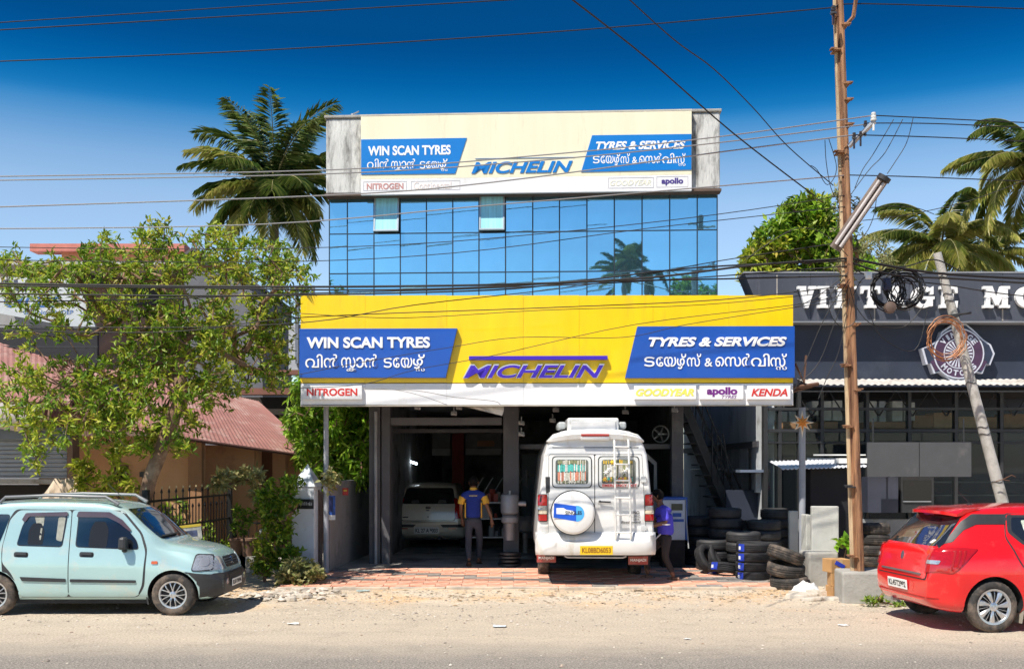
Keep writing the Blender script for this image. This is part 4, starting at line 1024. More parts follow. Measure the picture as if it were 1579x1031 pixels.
# ---- white minibus van, rear view
VS = 96.0; VD = FPX / VS; VX = (918.5 - CX) / VS
def vz(py): return EYE + (HY - py) / VS
def vy(px): return -((px - CX) / VS - VX)
def van():
    root = empty('minibus_van', (VX, VD, 0.0), R(90))
    vwhite = mat('van_white_paint', (0.80, 0.80, 0.79), 0.3, var=.03, coat=.7, dirt=(.60, .56, .47), dscale=2.6, damt=.28, stretch=(1, 1.6, .7))
    half = [(0, .50), (.80, .50), (.925, .53), (.955, .62), (.955, .80), (.935, 1.10), (.905, 1.45), (.87, 1.80), (.845, 2.05), (.835, 2.12), (.82, 2.15), (.79, 2.25), (.74, 2.345), (.66, 2.43), (.55, 2.485), (.38, 2.515), (0, 2.53)]
    ring = half + [(-y, z) for y, z in half[-2:0:-1]]
    zc_ = 1.4
    mb = MB(); n = len(ring); Lv = 5.2
    for x, k in ((0, .955), (.015, .975), (.045, .99), (.10, 1.0), (Lv - .9, 1.0), (Lv - .3, .93), (Lv, .8)):
        for y, z in ring: mb.v.append((x, y * k, zc_ + (z - zc_) * (k if x < 1 else (1 if z < zc_ else (1 if x < Lv - .5 else .72)))))
    for i in range(6):
        for j in range(n): mb.f.append((i * n + j, i * n + (j + 1) % n, (i + 1) * n + (j + 1) % n, (i + 1) * n + j))
    mb.f.append(tuple(range(n - 1, -1, -1))); mb.f.append(tuple(6 * n + j for j in range(n))); mb.m = [0] * len(mb.f)
    body = mb.build('body', vwhite, root, smooth=35)
    bm = bmesh.new(); bm.from_mesh(body.data); bvh = BVHTree.FromBMesh(bm); bm.free()
    def pp(pts): 
        q = [(vy(x), vz(y)) for x, y in pts]
        a = sum(q[i][0] * q[(i + 1) % len(q)][1] - q[(i + 1) % len(q)][0] * q[i][1] for i in range(len(q)))
        return q if a > 0 else q[::-1]
    D_ = lambda name, pts, off, m, par=root, r=.03, **k: decal(name, bvh, rpoly(pp(pts), r) if r else pp(pts), 'rear', off, m, par, **k)
    D_('door_gap', [(846, 704), (990, 704), (997, 838), (845, 838)], .003, M_trim, step=.08, th=.006)
    dl = D_('door', [(846.5, 705), (916.3, 705), (916.3, 837), (845.5, 837)], .010, vwhite, step=.08, th=.014)
    dr_ = D_('door', [(917.6, 705), (989.5, 705), (996, 837), (917.6, 837)], .010, vwhite, step=.08, th=.014)
    seal = M_trim
    pale = mat('window_surround', (.68, .70, .70), .25, var=.05, coat=.6)
    cur1 = None
    for d, x0, x1 in ((dl, 851, 912.5), (dr_, 922, 985.5)):
        D_('window_seal', [(x0, 707), (x1, 707), (x1 + .5, 756), (x0, 756)], .018, seal, d, r=.07, step=.05)
        D_('window_surround', [(x0 + 1.5, 708.5), (x1 - 1.5, 708.5), (x1 - 1, 754.5), (x0 + 1.5, 754.5)], .021, pale, d, r=.06, step=.05)
        D_('window', [(x0 + 5.5, 712.5), (x1 - 5.5, 712.5), (x1 - 5.5, 750), (x0 + 5.5, 750)], .024, mat('shaded_van_glass', (.10, .12, .12), .06, var=.3, scale=6, spec=1, coat=.6), d, r=.05, step=.05)
    # curtains seen in the windows: strands of fabric, each its own strip
    rnd = random.Random(2)
    fab = {c: mat('curtain_' + c, v, .8, var=.25, scale=30) for c, v in dict(teal=(.12, .62, .55), coral=(.75, .30, .2), cream=(.72, .70, .6), olive=(.28, .30, .16), gold=(.85, .55, .05), white=(.8, .8, .78)).items()}
    def strands(x0, x1, bands, d):
        n_ = int((x1 - x0) / 1.9)
        for i in range(n_):
            xa = x0 + i * 1.9; w = rnd.uniform(1.0, 1.6)
            mb_ = MB(); mats_ = []; 
            for (ya, yb, cs) in bands:
                c = rnd.choice(cs); j = rnd.uniform(-1.2, 1.2)
                a_ = (vy(xa), vz(ya + j)); b_ = (vy(xa + w), vz(yb + j)); mats_.append(fab[c])
                mb_.span((-.033, a_[0], a_[1]), (-.0285, b_[0], b_[1] ), len(mats_) - 1)
            mb_.build('curtain_strand', mats_, d)
    strands(860, 905, ((713.5, 719.5, ['olive', 'cream']), (720, 731, ['teal', 'teal', 'teal', 'white']), (731.4, 745, ['coral', 'cream', 'coral', 'white']), (745.3, 749, ['cream', 'olive'])), dl)
    strands(930, 976, ((713.5, 719, ['olive', 'gold', 'gold']), (719.4, 739, ['cream', 'olive', 'white', 'cream']), (739.4, 746, ['olive', 'gold', 'teal', 'coral'])), dr_)
    for cx_, cy_, rr, c in ((934, 732, 4.5, 'white'), (938, 728, 3.5, 'white'), (963, 731, 4.5, 'white'), (967, 727, 3, 'white'), (932, 743, 3.5, 'gold'), (944, 716.5, 4, 'gold'), (938, 742, 3, 'teal'), (953, 744, 3, 'coral')):
        q = MB(); v = Vector((-.04, vy(cx_), vz(cy_)))
        for k in range(6):
            a = k * 1.05; q.tube([v + Vector((-.003, 0, 0)), v + Vector((0, math.cos(a), math.sin(a))) * rr / VS], [.012, .005], 5)
        q.build('fabric_flower', fab[c], dr_)
    F = Frame((VX, VD, 0), 0)
    fr2 = Frame((VX, VD, 0), 0)
    tl = []
    def T_(s, x0, x1, y0, y1, m, off=.02, shear=0, ly=-.012, ext=.002):
        o = text('lettering', s, fr2, x0, x1, y0, y1, ly, m, root, ext=ext, off=off, shear=shear); o.rotation_euler = (0, 0, -R(90)); return o
    redp = mat('red_vinyl', (.60, .03, .025), .4, var=.05); ink = M_ink
    w_strip = D_('window_sticker', [(928, 749.5), (983, 749.5), (983, 755), (928, 755)], .026, mat('pale_sticker', (.72, .68, .66), .5), dr_, r=0, step=.1)
    T_('EMERGENCY EXIT', 929, 982, 750, 754.3, redp, ly=-.034)
    T_('NO', 977, 986, 791.5, 796.5, ink, ly=-.022); T_('STEPPED', 974, 987, 798, 801.5, ink, ly=-.022, off=0); T_('GEAR', 976, 986, 803, 806, ink, ly=-.022, off=0)
    T_('Bluediamond', 958, 988, 806.8, 810.5, ink, ly=-.022, shear=.2)
    T_('PSTOP', 845.5, 862, 840.5, 845, ink, ly=-.012); T_('KEEP DISTANCE', 962, 991, 842.5, 845.5, redp, ly=-.012, off=0)
    for x0, x1, d in ((859, 911, dl), (918.5, 947, dr_), (949.5, 969, dr_), (971.5, 988, dr_)): D_('red_strip', [(x0, 832), (x1, 832.6), (x1, 837.2), (x0, 836.6)], .016, redp, d, r=0, step=.1)
    # roof visor with high brake lamp, box on the roof
    mb = MB(); rows = []
    for i in range(17):
        t = i / 16; px = 844 + (992 - 844) * t; e_ = abs(t - .5) * 2
        top = vz(668 + 11 * e_ ** 3 + (6 if e_ > .97 else 0)); bot = vz(678.5 + 6 * e_ ** 2); y_ = vy(px)
        rows.append([(.30, y_, top - .03), (.0, y_, top), (-.07 * (1 - e_ ** 4), y_, (top + bot) / 2), (-.05 * (1 - e_ ** 4), y_, bot), (.06, y_, bot + .01)])
    mb.sheet(rows); o = mb.build('roof_visor', vwhite, root, smooth=50); s_ = o.modifiers.new('s', 'SOLIDIFY'); s_.thickness = .02; s_.offset = 1
    q = MB(); q.span((-.10, vy(895.5), vz(676.7)), (-.06, vy(938.5), vz(673))); q.build('high_brake_lamp', M_lampr, root, bevel=.005)
    q = MB(); q.span((-.095, vy(895), vz(683)), (-.05, vy(939), vz(677))); q.build('brake_lamp_housing', vwhite, root, bevel=.02)
    q = MB(); q.span((.12, vy(955.5), vz(672)), (1.3, vy(875.6), vz(647.5))); o = q.build('roof_box', vwhite, root, bevel=.03)
    q = MB(); q.span((.08, vy(950), vz(670)), (.115, vy(881), vz(653))); q.build('roof_box_grille', mat('pale_grille', (.66, .66, .66), .5), root, bevel=.01)
    for x0, x1 in ((862, 874), (957, 969)):
        q = MB(); q.span((.3, vy(x1), vz(664)), (1.2, vy(x0), vz(653))); q.build('roof_side_box', mat('pale_grey_box', (.45, .48, .48), .5), root, bevel=.03)
    D_('roof_seam', [(842, 693.2), (994, 693.2), (994, 694.4), (842, 694.4)], .004, M_trim, r=0, step=.1)
    # lights
    for x0, x1, s in ((831.5, 844, 1), (994, 1006.5, -1)):
        h = D_('taillight_housing', [(x0, 765.5), (x1, 765.5), (x1 + .3, 808), (x0 - .6, 808)], .02, M_trim, r=.03, step=.04, th=.03)
        for a, b, m in ((766.5, 783, M_lampr), (783.6, 790, M_lampw), (790.5, 796, mat('amber_white_lamp', (.7, .6, .45), .2, coat=1, var=.2, scale=30)), (796.6, 806.5, M_lampr)):
            D_('lamp', [(x0 + .8, a), (x1 - .8, a), (x1 - .6, b), (x0 + .3, b)], .03, m, h, r=.015, step=.04)
    D_('black_vent', [(841, 739), (848, 739), (848, 762), (842, 765)], .012, M_trim, r=.01, step=.05)
    D_('hinge', [(988, 738), (996, 738), (996.5, 747), (988, 747)], .03, pale, r=.01, step=.05, th=.02); D_('hinge', [(988, 814), (997, 814), (997, 821), (988, 821)], .03, pale, r=.01, step=.05, th=.02)
    D_('handle_plate', [(921.5, 774.5), (942, 774.5), (942, 779.5), (921.5, 779.5)], .02, vwhite, dr_, r=.015, step=.04)
    q = MB(); q.tube([(-.05, vy(923), vz(777)), (-.06, vy(941), vz(777.8))], .012, 6); q.tube([(-.02, vy(925), vz(776)), (-.05, vy(925), vz(777))], .014, 6); q.build('handle', M_trim, dr_, smooth=50)
    # bumper
    mb = MB(); rows = []
    for i in range(21):
        t = i / 20; px = 826.5 + (1010 - 826.5) * t; e_ = abs(t - .5) * 2; x_ = -.13 * (1 - e_ ** 8); y_ = vy(px)
        rows.append([(.02 + x_ * .4, y_, vz(825)), (x_, y_, vz(829)) if e_ > .8 else (x_ * .6, y_, vz(838.5)), (x_, y_, vz(840)), (x_, y_, vz(852)), (x_ + .03, y_, vz(857)), (.08, y_, vz(858))])
    mb.sheet(rows); o = mb.build('bumper', vwhite, root, smooth=40); s_ = o.modifiers.new('s', 'SOLIDIFY'); s_.thickness = .02; s_.offset = 1
    pl = plate_on(root, (-.15, vy(918.5), vz(851)), (0, 0, -R(90)), 50 / VS, 13.5 / VS, 'KL08BD6053', mat('yellow_plate', (.80, .52, .01), .4, var=.04), mat('brown_ink', (.22, .07, .01), .5, var=0))
    q = MB(); q.tube([(-.02, vy(871), vz(861)), (-.06, vy(875), vz(862.5)), (-.06, vy(960), vz(863)), (-.02, vy(965), vz(861))], .015, 6); q.build('step_bar', M_metal, root, smooth=50)
    # mud flaps
    for px0, px1, py0, py1 in ((828.5, 858.5, 860.5, 873.5), (972.5, 1003.5, 864, 877)):
        q = MB(); q.span((.35, vy(px1), vz(py1)-.01), (.365, vy(px0), .62)); fl_ = q.build('mud_flap', M_trim, root)
        q = MB(); q.span((.338, vy(px1) , vz(py1)), (.346, vy(px0), vz(py0))); q.build('flap_panel', mat('flap_red', (.38, .06, .05), .6, dirt=(.35, .25, .2), damt=.4), fl_)
        T_('MANJADI', px0 + 3, px1 - 3, (py0 + py1) / 2 - 2.6, (py0 + py1) / 2 + 3, M_let, ly=-.0).location.x = .335
    # spare wheel in its white cover
    c = Vector((-.03, vy(883), vz(793.6))); Mx = Matrix.Translation(c) @ Matrix.Rotation(-R(90), 4, 'Y'); rs_ = 33.8 / VS
    q = MB(); q.lathe([(0, .215), (rs_ * .5, .214), (rs_ * .86, .20), (rs_ * .93, .19), (rs_ * .97, .165), (rs_ * .985, .12), (rs_ * .98, .03), (rs_ * .8, .0)], 48, Mx); sp = q.build('spare_wheel_cover', vwhite, root, smooth=45)
    q = MB(); q.lathe([(rs_ * .985, .02), (rs_ * 1.02, .02), (rs_ * 1.02, .08), (rs_ * .985, .08)], 48, Mx, close=True); q.build('cover_rim', M_black, sp, smooth=45)
    def emb(pts, dx, m, nm='emblem'):
        q = MB(); pl_ = [(vy(x), vz(y)) for x, y in pts]; n_ = len(pl_)
        q.add([(c.x - .2165 - dx, y, z) for y, z in pl_] + [(c.x - .209, y, z) for y, z in pl_], [tuple(range(n_)), tuple(range(2 * n_ - 1, n_ - 1, -1))] + [(i, (i + 1) % n_, n_ + (i + 1) % n_, n_ + i) for i in range(n_)])
        return q.build(nm, m, sp)
    circ = [(891 + 11.5 + 0 * 0, 0)]
    emb([(853.5, 778.5), (887, 783), (890, 797), (888, 806.5), (852.5, 800.5)], .0, mat('logo_blue', (.01, .10, .62), .4), 'logo_panel')
    emb([(888 + 11.5 * math.cos(R(a)), 794.5 + 12.3 * math.sin(R(a))) for a in range(-95, 96, 19)], .0008, mat('logo_sky', (.08, .42, .85), .4), 'logo_disc')
    emb([(857, 786), (868, 786), (872, 788.6), (884, 790.5), (884, 796.5), (857, 795)], .002, M_let, 'logo_mark')
    T_('SINGLES', 870.5, 895.5, 790.5, 796.2, ink, ly=0).location.x = c.x - .2195
    tag(None, None) if False else None
    # ladder
    lad = MB(); rail = []
    wp = mat('ladder_white', (.76, .76, .74), .35, var=.05)
    l0, l1 = vy(946.5), vy(968); lb0, lb1 = vy(948.5), vy(971.5)
    q = MB(); q.tube([(.05, l0, vz(679)), (-.10, l0, vz(684)), (-.13, lb0, vz(832)), (-.02, lb0, vz(838))], .0165, 8); ldr = q.build('ladder', wp, root, smooth=50)
    q = MB(); q.tube([(.05, l1, vz(679)), (-.10, l1, vz(684)), (-.13, lb1, vz(832)), (-.02, lb1, vz(838))], .0165, 8); q.build('ladder_rail', wp, ldr, smooth=50)
    for py in (693, 719.5, 744.5, 771, 797, 824):
        t = (py - 684) / 148; ya = l0 + (lb0 - l0) * t; yb = l1 + (lb1 - l1) * t
        q = MB(); q.tube([(-.115 - .02 * t, ya, vz(py)), (-.115 - .02 * t, yb, vz(py + .4))], .013, 8); q.build('ladder_rung', wp, ldr, smooth=50)
    # open front passenger door and mirrors
    q = MB(); q.prism([(3.3, .62), (3.95, .62), (3.95, 2.0), (3.72, 2.18), (3.3, 2.18)], -.03, .03); 
    o = q.build('door', vwhite, root, bevel=.02, loc=(3.5, -.90, 0)); o.data.transform(Matrix.Translation((-3.3, 0, 0))); o.rotation_euler = (0, 0, -R(68))
    tag(o, label='front door standing open')
    q = MB(); q.prism([(.09, 1.42), (.56, 1.42), (.56, 1.95), (.42, 2.06), (.09, 2.06)], -.045, .045); q.build('window', M_glass_d, o)
    q = MB(); q.tube([(4.2, .90, 1.75), (4.2, 1.03, 1.72)], .02, 6); q.box((4.2, 1.05, 1.68), (.08, .05, .34)); q.build('mirror', M_trim, root, bevel=.01)
    q = MB(); q.span((.2, -.8, .46), (4.9, .8, .54)); q.build('underbody', M_black, root)
    tm = tyre_mesh(.34, .20, .20, mts=M_tyre_d); rm = rim_mesh('steel', .205, .20, [M_steelw, M_hub])
    for x in (1.45, 4.4):
        for s in (1, -1): wheel(root, x, s * .79, .34, .2, .2, tm, rm)
    return root
vanr = van()
tag(vanr, 'white minibus with a roof ladder and covered spare wheel, backed up to the garage', 'van')
for w in vanr.children:
    if w.name.startswith('wheel'):
        w.location.z += 0
vanr.location.z = ground_z(VD + 1.4) * 0.5
# ---------------------------------------------------------------- dark showroom building on the right
VF = Frame((8.0, 20.0, 0.0), 0)
vm = tag(VF.empty('showroom_building'), 'dark slate motor showroom with white slab lettering and a glazed shopfront', 'building')
def vbox(name, px0, px1, py0, py1, ly0, ly1, m, root=vm, fr=VF, **k):
    a = fr.hit(px0, py1, ly0); b = fr.hit(px1, py0, ly0); q = MB(); q.span((a.x, ly0, a.z), (b.x, ly1, b.z)); return q.build(name, m, root, **k)
M_slate = mat('slate_fascia', (0.062, 0.070, 0.092), 0.55, var=.12, scale=1.2, dirt=(.15, .15, .17), dscale=1.3, damt=.2, stretch=(3, 1, .6))
M_navy = mat('navy_wall', (0.026, 0.034, 0.058), 0.6, var=.15, scale=1.5, dirt=(.05, .06, .085), dscale=1.2, damt=.3)
# fascia panels with thin pale joints
fx = [1178, 1197, 1250, 1301, 1350, 1402, 1465, 1546, 1620, 1700]
for i, (a, b) in enumerate(zip(fx[:-1], fx[1:])):
    if i == 0:
        q = MB(); q.prism(pxpoly(VF, [(1148, 421), (1197, 421), (1197, 495), (1178, 495)], -.2), -.2, .35); q.build('fascia_panel', M_slate, vm)
    else:
        p = VF.hit(a, 495, -.2); r = VF.hit(b, 421, -.2); q = MB(); q.span((p.x + .004, -.2, p.z), (r.x - .002, .35, r.z)); q.build('fascia_panel', M_slate, vm)
vbox('fascia_cap', 1147, 1701, 418.5, 421, -.21, .36, mat('fascia_cap', (.25, .26, .28), .5))
vbox('fascia_trim', 1178, 1701, 495, 497, -.205, .3, mat('fascia_cap', (.25, .26, .28), .5))
for x in (1348.5, 1546, 1198, 1300):
    vbox('joint_streak', x - 1, x + 1.2, 475 if x > 1210 else 424, 494, -.2035, -.2005, mat('worn_joint', (.36, .33, .30), .8))
vbox('wall', 1178, 1701, 497.5, 592, .15, .35, M_navy)
# slab serif letters
M_w = mat('bright_white_letter', (.86, .86, .86), .4, var=.02)
def slab_letter(ch, px0, px1, root):
    """western slab letter built from stems, serifs and curves, one solid per stroke"""
    a = VF.hit(px0, 475, -.26); b = VF.hit(px1, 441.5, -.26); W, H = b.x - a.x, b.z - a.z
    t = .26 * W if ch not in 'IM' else (.42 * W if ch == 'I' else .2 * W); s = .13 * H
    k = [0]; q = MB()
    def poly(pts):
        k[0] += 1; e = .0006 * k[0]
        q.prism([(a.x + x * W, a.z + z * H) for x, z in pts], -.30 - e, -.22)
    T, Sx = t / W, .13
    def serif(x0, x1, z): poly([(x0, z), (x1, z), (x1, z + Sx), (x0, z + Sx)])
    def notch(xm, w_):   # mid-stem spurs
        poly([(xm - w_, .5), (xm, .42), (xm + w_, .5), (xm, .58)])
    if ch == 'V':
        poly([(.06, 1), (.42, 1), (.60, .30), (.50, 0), (.40, 0)]); poly([(.68, 1), (.94, 1), (.58, 0), (.46, 0)]); serif(0, .46, .87); serif(.60, 1, .87)
    elif ch == 'I': poly([(.28, 0), (.72, 0), (.72, 1), (.28, 1)]); serif(0, 1, 0); serif(0, 1, .87); notch(.5, .38)
    elif ch == 'N':
        poly([(.12, 0), (.32, 0), (.32, 1), (.12, 1)]); poly([(.72, 0), (.88, 0), (.88, 1), (.72, 1)]); poly([(.12, 1), (.40, 1), (.88, 0), (.62, 0)]); serif(0, .44, 0); serif(0, .40, .87); serif(.6, 1, .87); notch(.22, .16)
    elif ch == 'T': poly([(.36, 0), (.64, 0), (.64, 1), (.36, 1)]); poly([(0, .84), (1, .84), (1, 1), (0, 1)]); poly([(0, .66), (.10, .66), (.16, .85), (0, .85)]); poly([(.84, .85), (.9, .66), (1, .66), (1, .85)]); serif(.2, .8, 0); notch(.5, .22)
    elif ch == 'A': poly([(.12, 0), (.28, 0), (.58, 1), (.40, 1)]); poly([(.60, 0), (.92, 0), (.62, 1), (.42, 1)]); serif(0, .40, 0); serif(.52, 1, 0); poly([(.25, .26), (.75, .26), (.72, .40), (.3, .40)]); serif(.3, .62, .87)
    elif ch == 'E': poly([(.14, 0), (.44, 0), (.44, 1), (.14, 1)]); poly([(0, 0), (.96, 0), (1, .32), (.86, .32), (.78, .14), (0, .14)]); poly([(0, .86), (.78, .86), (.86, .68), (.98, .68), (.96, 1), (0, 1)]); poly([(.4, .44), (.72, .44), (.72, .56), (.4, .56)]); poly([(.66, .34), (.76, .34), (.76, .66), (.66, .66)])
    elif ch in 'GO':
        n = 26; cx, cz = .5, .5
        a0, a1 = (40, 330) if ch == 'G' else (0, 360)
        for i in range(n):
            u = R(a0 + (a1 - a0) * i / n); v = R(a0 + (a1 - a0) * (i + 1) / n)
            def o(t_, rx, rz): return (cx + rx * math.cos(t_), cz + rz * math.sin(t_))
            q.prism([(a.x + x * W, a.z + z * H) for x, z in (o(u, .5, .5), o(v, .5, .5), o(v, .2, .33), o(u, .2, .33))], -.30, -.22)
        if ch == 'G': poly([(.66, .08), (.92, .08), (.92, .44), (.66, .44)]); serif(.52, 1, .40); poly([(.80, .62), (.95, .62), (.95, 1), (.84, .92)])
    elif ch == 'M': poly([(.10, 0), (.26, 0), (.26, 1), (.10, 1)]); poly([(.70, 0), (.92, 0), (.92, 1), (.70, 1)]); poly([(.10, 1), (.34, 1), (.56, .25), (.46, .1)]); poly([(.66, 1), (.92, 1), (.56, .1), (.46, .2)]); serif(0, .38, 0); serif(.6, 1, 0); serif(0, .34, .87); serif(.68, 1, .87); notch(.18, .13); notch(.81, .15)
    return q.build('letter', M_w, root)
for ch, x0, x1 in (('V', 1229, 1258), ('I', 1260, 1278), ('N', 1287, 1320), ('T', 1327, 1356.5), ('A', 1362, 1398), ('G', 1405, 1440), ('E', 1448, 1476), ('M', 1515, 1556), ('O', 1565, 1602)): slab_letter(ch, x0, x1, vm)
# emblem on the navy wall
em = vm; EC = VF.hit(1478, 545, -.02); sE = (20 - .02) / FPX
def epx(dx, dz): return (EC.x + dx * sE, EC.z + dz * sE)
M_el = mat('emblem_silver', (.62, .63, .70), .35, .2, var=.05); M_ep = mat('emblem_plum', (.065, .03, .07), .5, var=.2, scale=6); M_en = mat('emblem_navy', (.025, .035, .065), .5, var=.3, scale=5)
wing = [(-57, 8), (-46, 12), (-30, 22), (-26, 34), (-8, 46), (12, 46), (26, 34), (38, 22), (50, 14), (56, 0), (49, -18), (44, -14), (37, -31), (26, -28), (14, -40), (0, -44), (-14, -40), (-28, -28), (-38, -31), (-44, -15), (-50, -17)]
q = MB(); q.prism([epx(*p) for p in wing], -.02, .148); emb_ = q.build('emblem', M_el, em)
q = MB(); q.prism([epx(p[0] * .94, p[1] * .94) for p in wing], -.028, -.0205); q.build('emblem_field', M_en, emb_)
for pts in ([(-44, -12), (-20, -2), (-20, -22), (-36, -27)], [(44, -12), (20, -2), (20, -22), (36, -27)], [(22, 24), (36, 14), (22, 6)], [(-22, 24), (-36, 14), (-22, 6)]):
    q = MB(); q.prism([epx(*p) for p in pts], -.033, -.0285); q.build('emblem_ribbon', M_ep, emb_)
def ringm(r0, r1, y0, y1, m, name='emblem_ring'):
    q = MB(); n = 40
    for i in range(n):
        u, v = 2 * math.pi * i / n, 2 * math.pi * (i + 1) / n
        q.prism([epx(r1 * math.cos(u), r1 * math.sin(u)), epx(r1 * math.cos(v), r1 * math.sin(v)), epx(r0 * math.cos(v), r0 * math.sin(v)), epx(r0 * math.cos(u), r0 * math.sin(u))], y0, y1)
    return q.build(name, m, emb_)
ringm(0.01, 38, -.036, -.0335, M_ep, 'emblem_disc'); ringm(37, 39, -.042, -.03, M_el); ringm(22, 23.6, -.042, -.0362, M_el)
ringm(0.01, 4, -.042, -.0362, M_ep, 'emblem_hub')
for i in range(24):
    a = 2 * math.pi * i / 24; q = MB()
    q.prism([epx(r * math.cos(a + d), r * math.sin(a + d)) for r, d in ((7, -.04), (21, -.07), (21, .07), (7, .04))], -.040, -.0363); q.build('emblem_ray', M_el, emb_)
def arc(s, r, a0, a1, size, flip=1):
    for i, ch in enumerate(s):
        a = R(a0 + (a1 - a0) * i / (len(s) - 1)); cx, cz = epx(r * math.cos(a), r * math.sin(a)); h = size * sE
        o = text('lettering', ch, ID, 0, 0, 0, 0, 0, M_el, emb_, ext=.004, off=.04, local=(-h * .42 * (.5 if ch == 'I' else 1), h * .42 * (.5 if ch == 'I' else 1), -h / 2, h / 2))
        o.location = (cx, -.0365, cz); o.rotation_euler = (0, -(a - R(90)) * 1 if flip > 0 else -(a + R(90)), 0)
arc('VINTAGE', 30, 142, 38, 9); arc('MOTORS', 30, 222, 318, 9, -1)
# corrugated awning
mb = MB(); rows = []; n = 300; xa, xb = VF.hit(1232, 600, 0).x, VF.hit(1702, 600, 0).x
for i in range(n + 1):
    x = xa + (xb - xa) * i / n; w = .011 * math.cos(i * 2 * math.pi / 6.5)
    rows.append([(x, .14, 3.66 + w), (x, -.55, 3.50 + w), (x, -.551, 3.492 + w), (x, .14, 3.652 + w)])
mb.sheet(rows); mb.build('awning', mat('white_corrugated_sheet', (.52, .50, .47), .6, var=.15, dirt=(.26, .22, .18), damt=.45), vm)
vbox('awning_beam', 1232, 1701, 602, 604, -.5, -.45, M_trim)
# open truss zone, glazing with stock behind it
M_sg2 = clear_glass('upper_shopfront_glass', (.02, .025, .03), .02, .10)
M_sg = clear_glass('shopfront_glass', (.02, .025, .03), .02, .28)
vbox('back_wall', 1178, 1701, 590, 860, 3.5, 3.6, M_navy)
vbox('shop_ceiling', 1178, 1701, 596, 600, .6, 3.5, M_dark)
vbox('shop_floor', 1178, 1701, 862, 868, .6, 3.5, mat('dark_floor', (.08, .08, .085), .5))
for i in range(9):
    x = 1200 + i * 52; a = VF.hit(x, 640, .2); q = MB(); q.tube([(a.x, .2, 2.95), (a.x + .32, .2, 3.45), (a.x + .64, .2, 2.95)], .018, 4); q.build('truss_strut', M_trim, vm)
vbox('transom', 1178, 1701, 628, 632, .15, .3, M_trim); vbox('transom', 1178, 1701, 661, 666, .15, .3, M_trim); vbox('transom', 1178, 1701, 681, 683, .15, .3, M_trim)
cabin = (1181, 1203, 1233, 1268, 1338, 1403, 1475, 1545, 1620, 1700)
for x in cabin: vbox('mullion', x - 2.5, x + 2.5, 604, 800, .16, .31, M_trim)
for a, b in zip(cabin[:-1], cabin[1:]):
    for y0, y1 in ((633, 660), (667, 680), (684, 800)):
        vbox('pane', a + 3, b - 3, y0, y1, .21, .225, M_sg if y0 > 660 else M_sg2)
rnd = random.Random(9)
Mbx = [mat('stock_box_' + k, c, .8, var=.15, scale=8) for k, c in dict(cream=(.78, .76, .70), brown=(.50, .25, .12), kraft=(.66, .38, .2), grey=(.55, .56, .56)).items()]
cnt_ = {}
for px0, px1, py0, py1, c in ((1186, 1196, 632, 648, 0), (1204, 1214, 634, 650, 0), (1217, 1229, 634, 650, 3), (1236, 1246, 634, 649, 0), (1252, 1266, 618, 640, 0), (1268, 1282, 618, 648, 0), (1284, 1299, 617, 648, 0), (1336, 1352, 618, 650, 0), (1356, 1366, 618, 650, 3), (1376, 1392, 618, 649, 0), (1395, 1411, 620, 648, 0),
                              (1186, 1232, 650, 660.5, 1), (1236, 1292, 650, 660.5, 1), (1336, 1400, 650, 660.5, 1), (1408, 1440, 640, 660, 1), (1440, 1472, 636, 660, 2), (1478, 1510, 642, 660, 2), (1514, 1540, 643, 660, 1), (1548, 1600, 638, 660, 1), (1604, 1660, 640, 660, 2)):
    o = vbox('stock_box', px0, px1, py0, py1, .5 + rnd.uniform(0, .05), .95, Mbx[c], None, bevel=.01)
    o.location = VF.o; kc = ['cream', 'brown', 'kraft', 'grey'][c]; cnt_[kc] = cnt_.get(kc, 0) + 1; tag(o, '%s %s carton from the left on the high shelf behind the showroom glass' % (['first', 'second', 'third', 'fourth', 'fifth', 'sixth', 'seventh', 'eighth', 'ninth', 'tenth'][cnt_[kc] - 1], kc), 'carton', 'cartons on the high showroom shelf')
vbox('shelf', 1184, 1700, 661, 664, .45, 1.0, mat('shelf_board', (.14, .08, .05), .7))
vbox('low_wall', 1200, 1701, 800, 872, .12, .32, mat('low_wall_grey', (.30, .31, .32), .85, var=.15, dirt=(.12, .12, .12), damt=.45, bump=.3))
vbox('corner_post', 1178, 1184, 604, 872, .12, .35, M_trim)
vbox('inner_counter', 1400, 1600, 742, 744, .8, 1.4, mat('counter_steel', (.25, .25, .26), .3, .7)); vbox('inner_counter', 1400, 1600, 762, 764, .8, 1.4, mat('counter_steel', (.25, .25, .26), .3, .7))
vbox('dark_cabinet', 1338, 1385, 735, 790, -.25, .1, mat('dark_cabinet', (.045, .05, .075), .5)); vbox('serving_hatch', 1389, 1440, 735, 790, -.1, .1, M_trim); vbox('hatch_glass', 1393, 1436, 740, 771, -.112, -.102, M_glass_d); vbox('hatch_sill', 1393, 1436, 772, 773.5, -.13, -.102, M_metal)
# grey blank board
bd = tag(empty('blank_board', (VF.hit(1417, 708, -.8) + VF.o)), 'long blank dark grey board hung in front of the showroom glass', 'board')
for x0, x1 in ((-80, -.6), (.6, 80)):
    q = MB(); q.span((x0 * 19.2 / FPX, -.02, -26.5 * 19.2 / FPX), (x1 * 19.2 / FPX, .02, 26.5 * 19.2 / FPX)); q.build('board_panel', mat('blank_board_grey', (.075, .077, .083), .6, var=.08, dirt=(.13, .125, .12), damt=.12), bd)
for x0 in (-70, 70):
    q = MB(); q.tube([(x0 * .012, .03, -.31), (x0 * .012, .03, .75)], .015, 5); q.build('hanger', M_trim, bd)
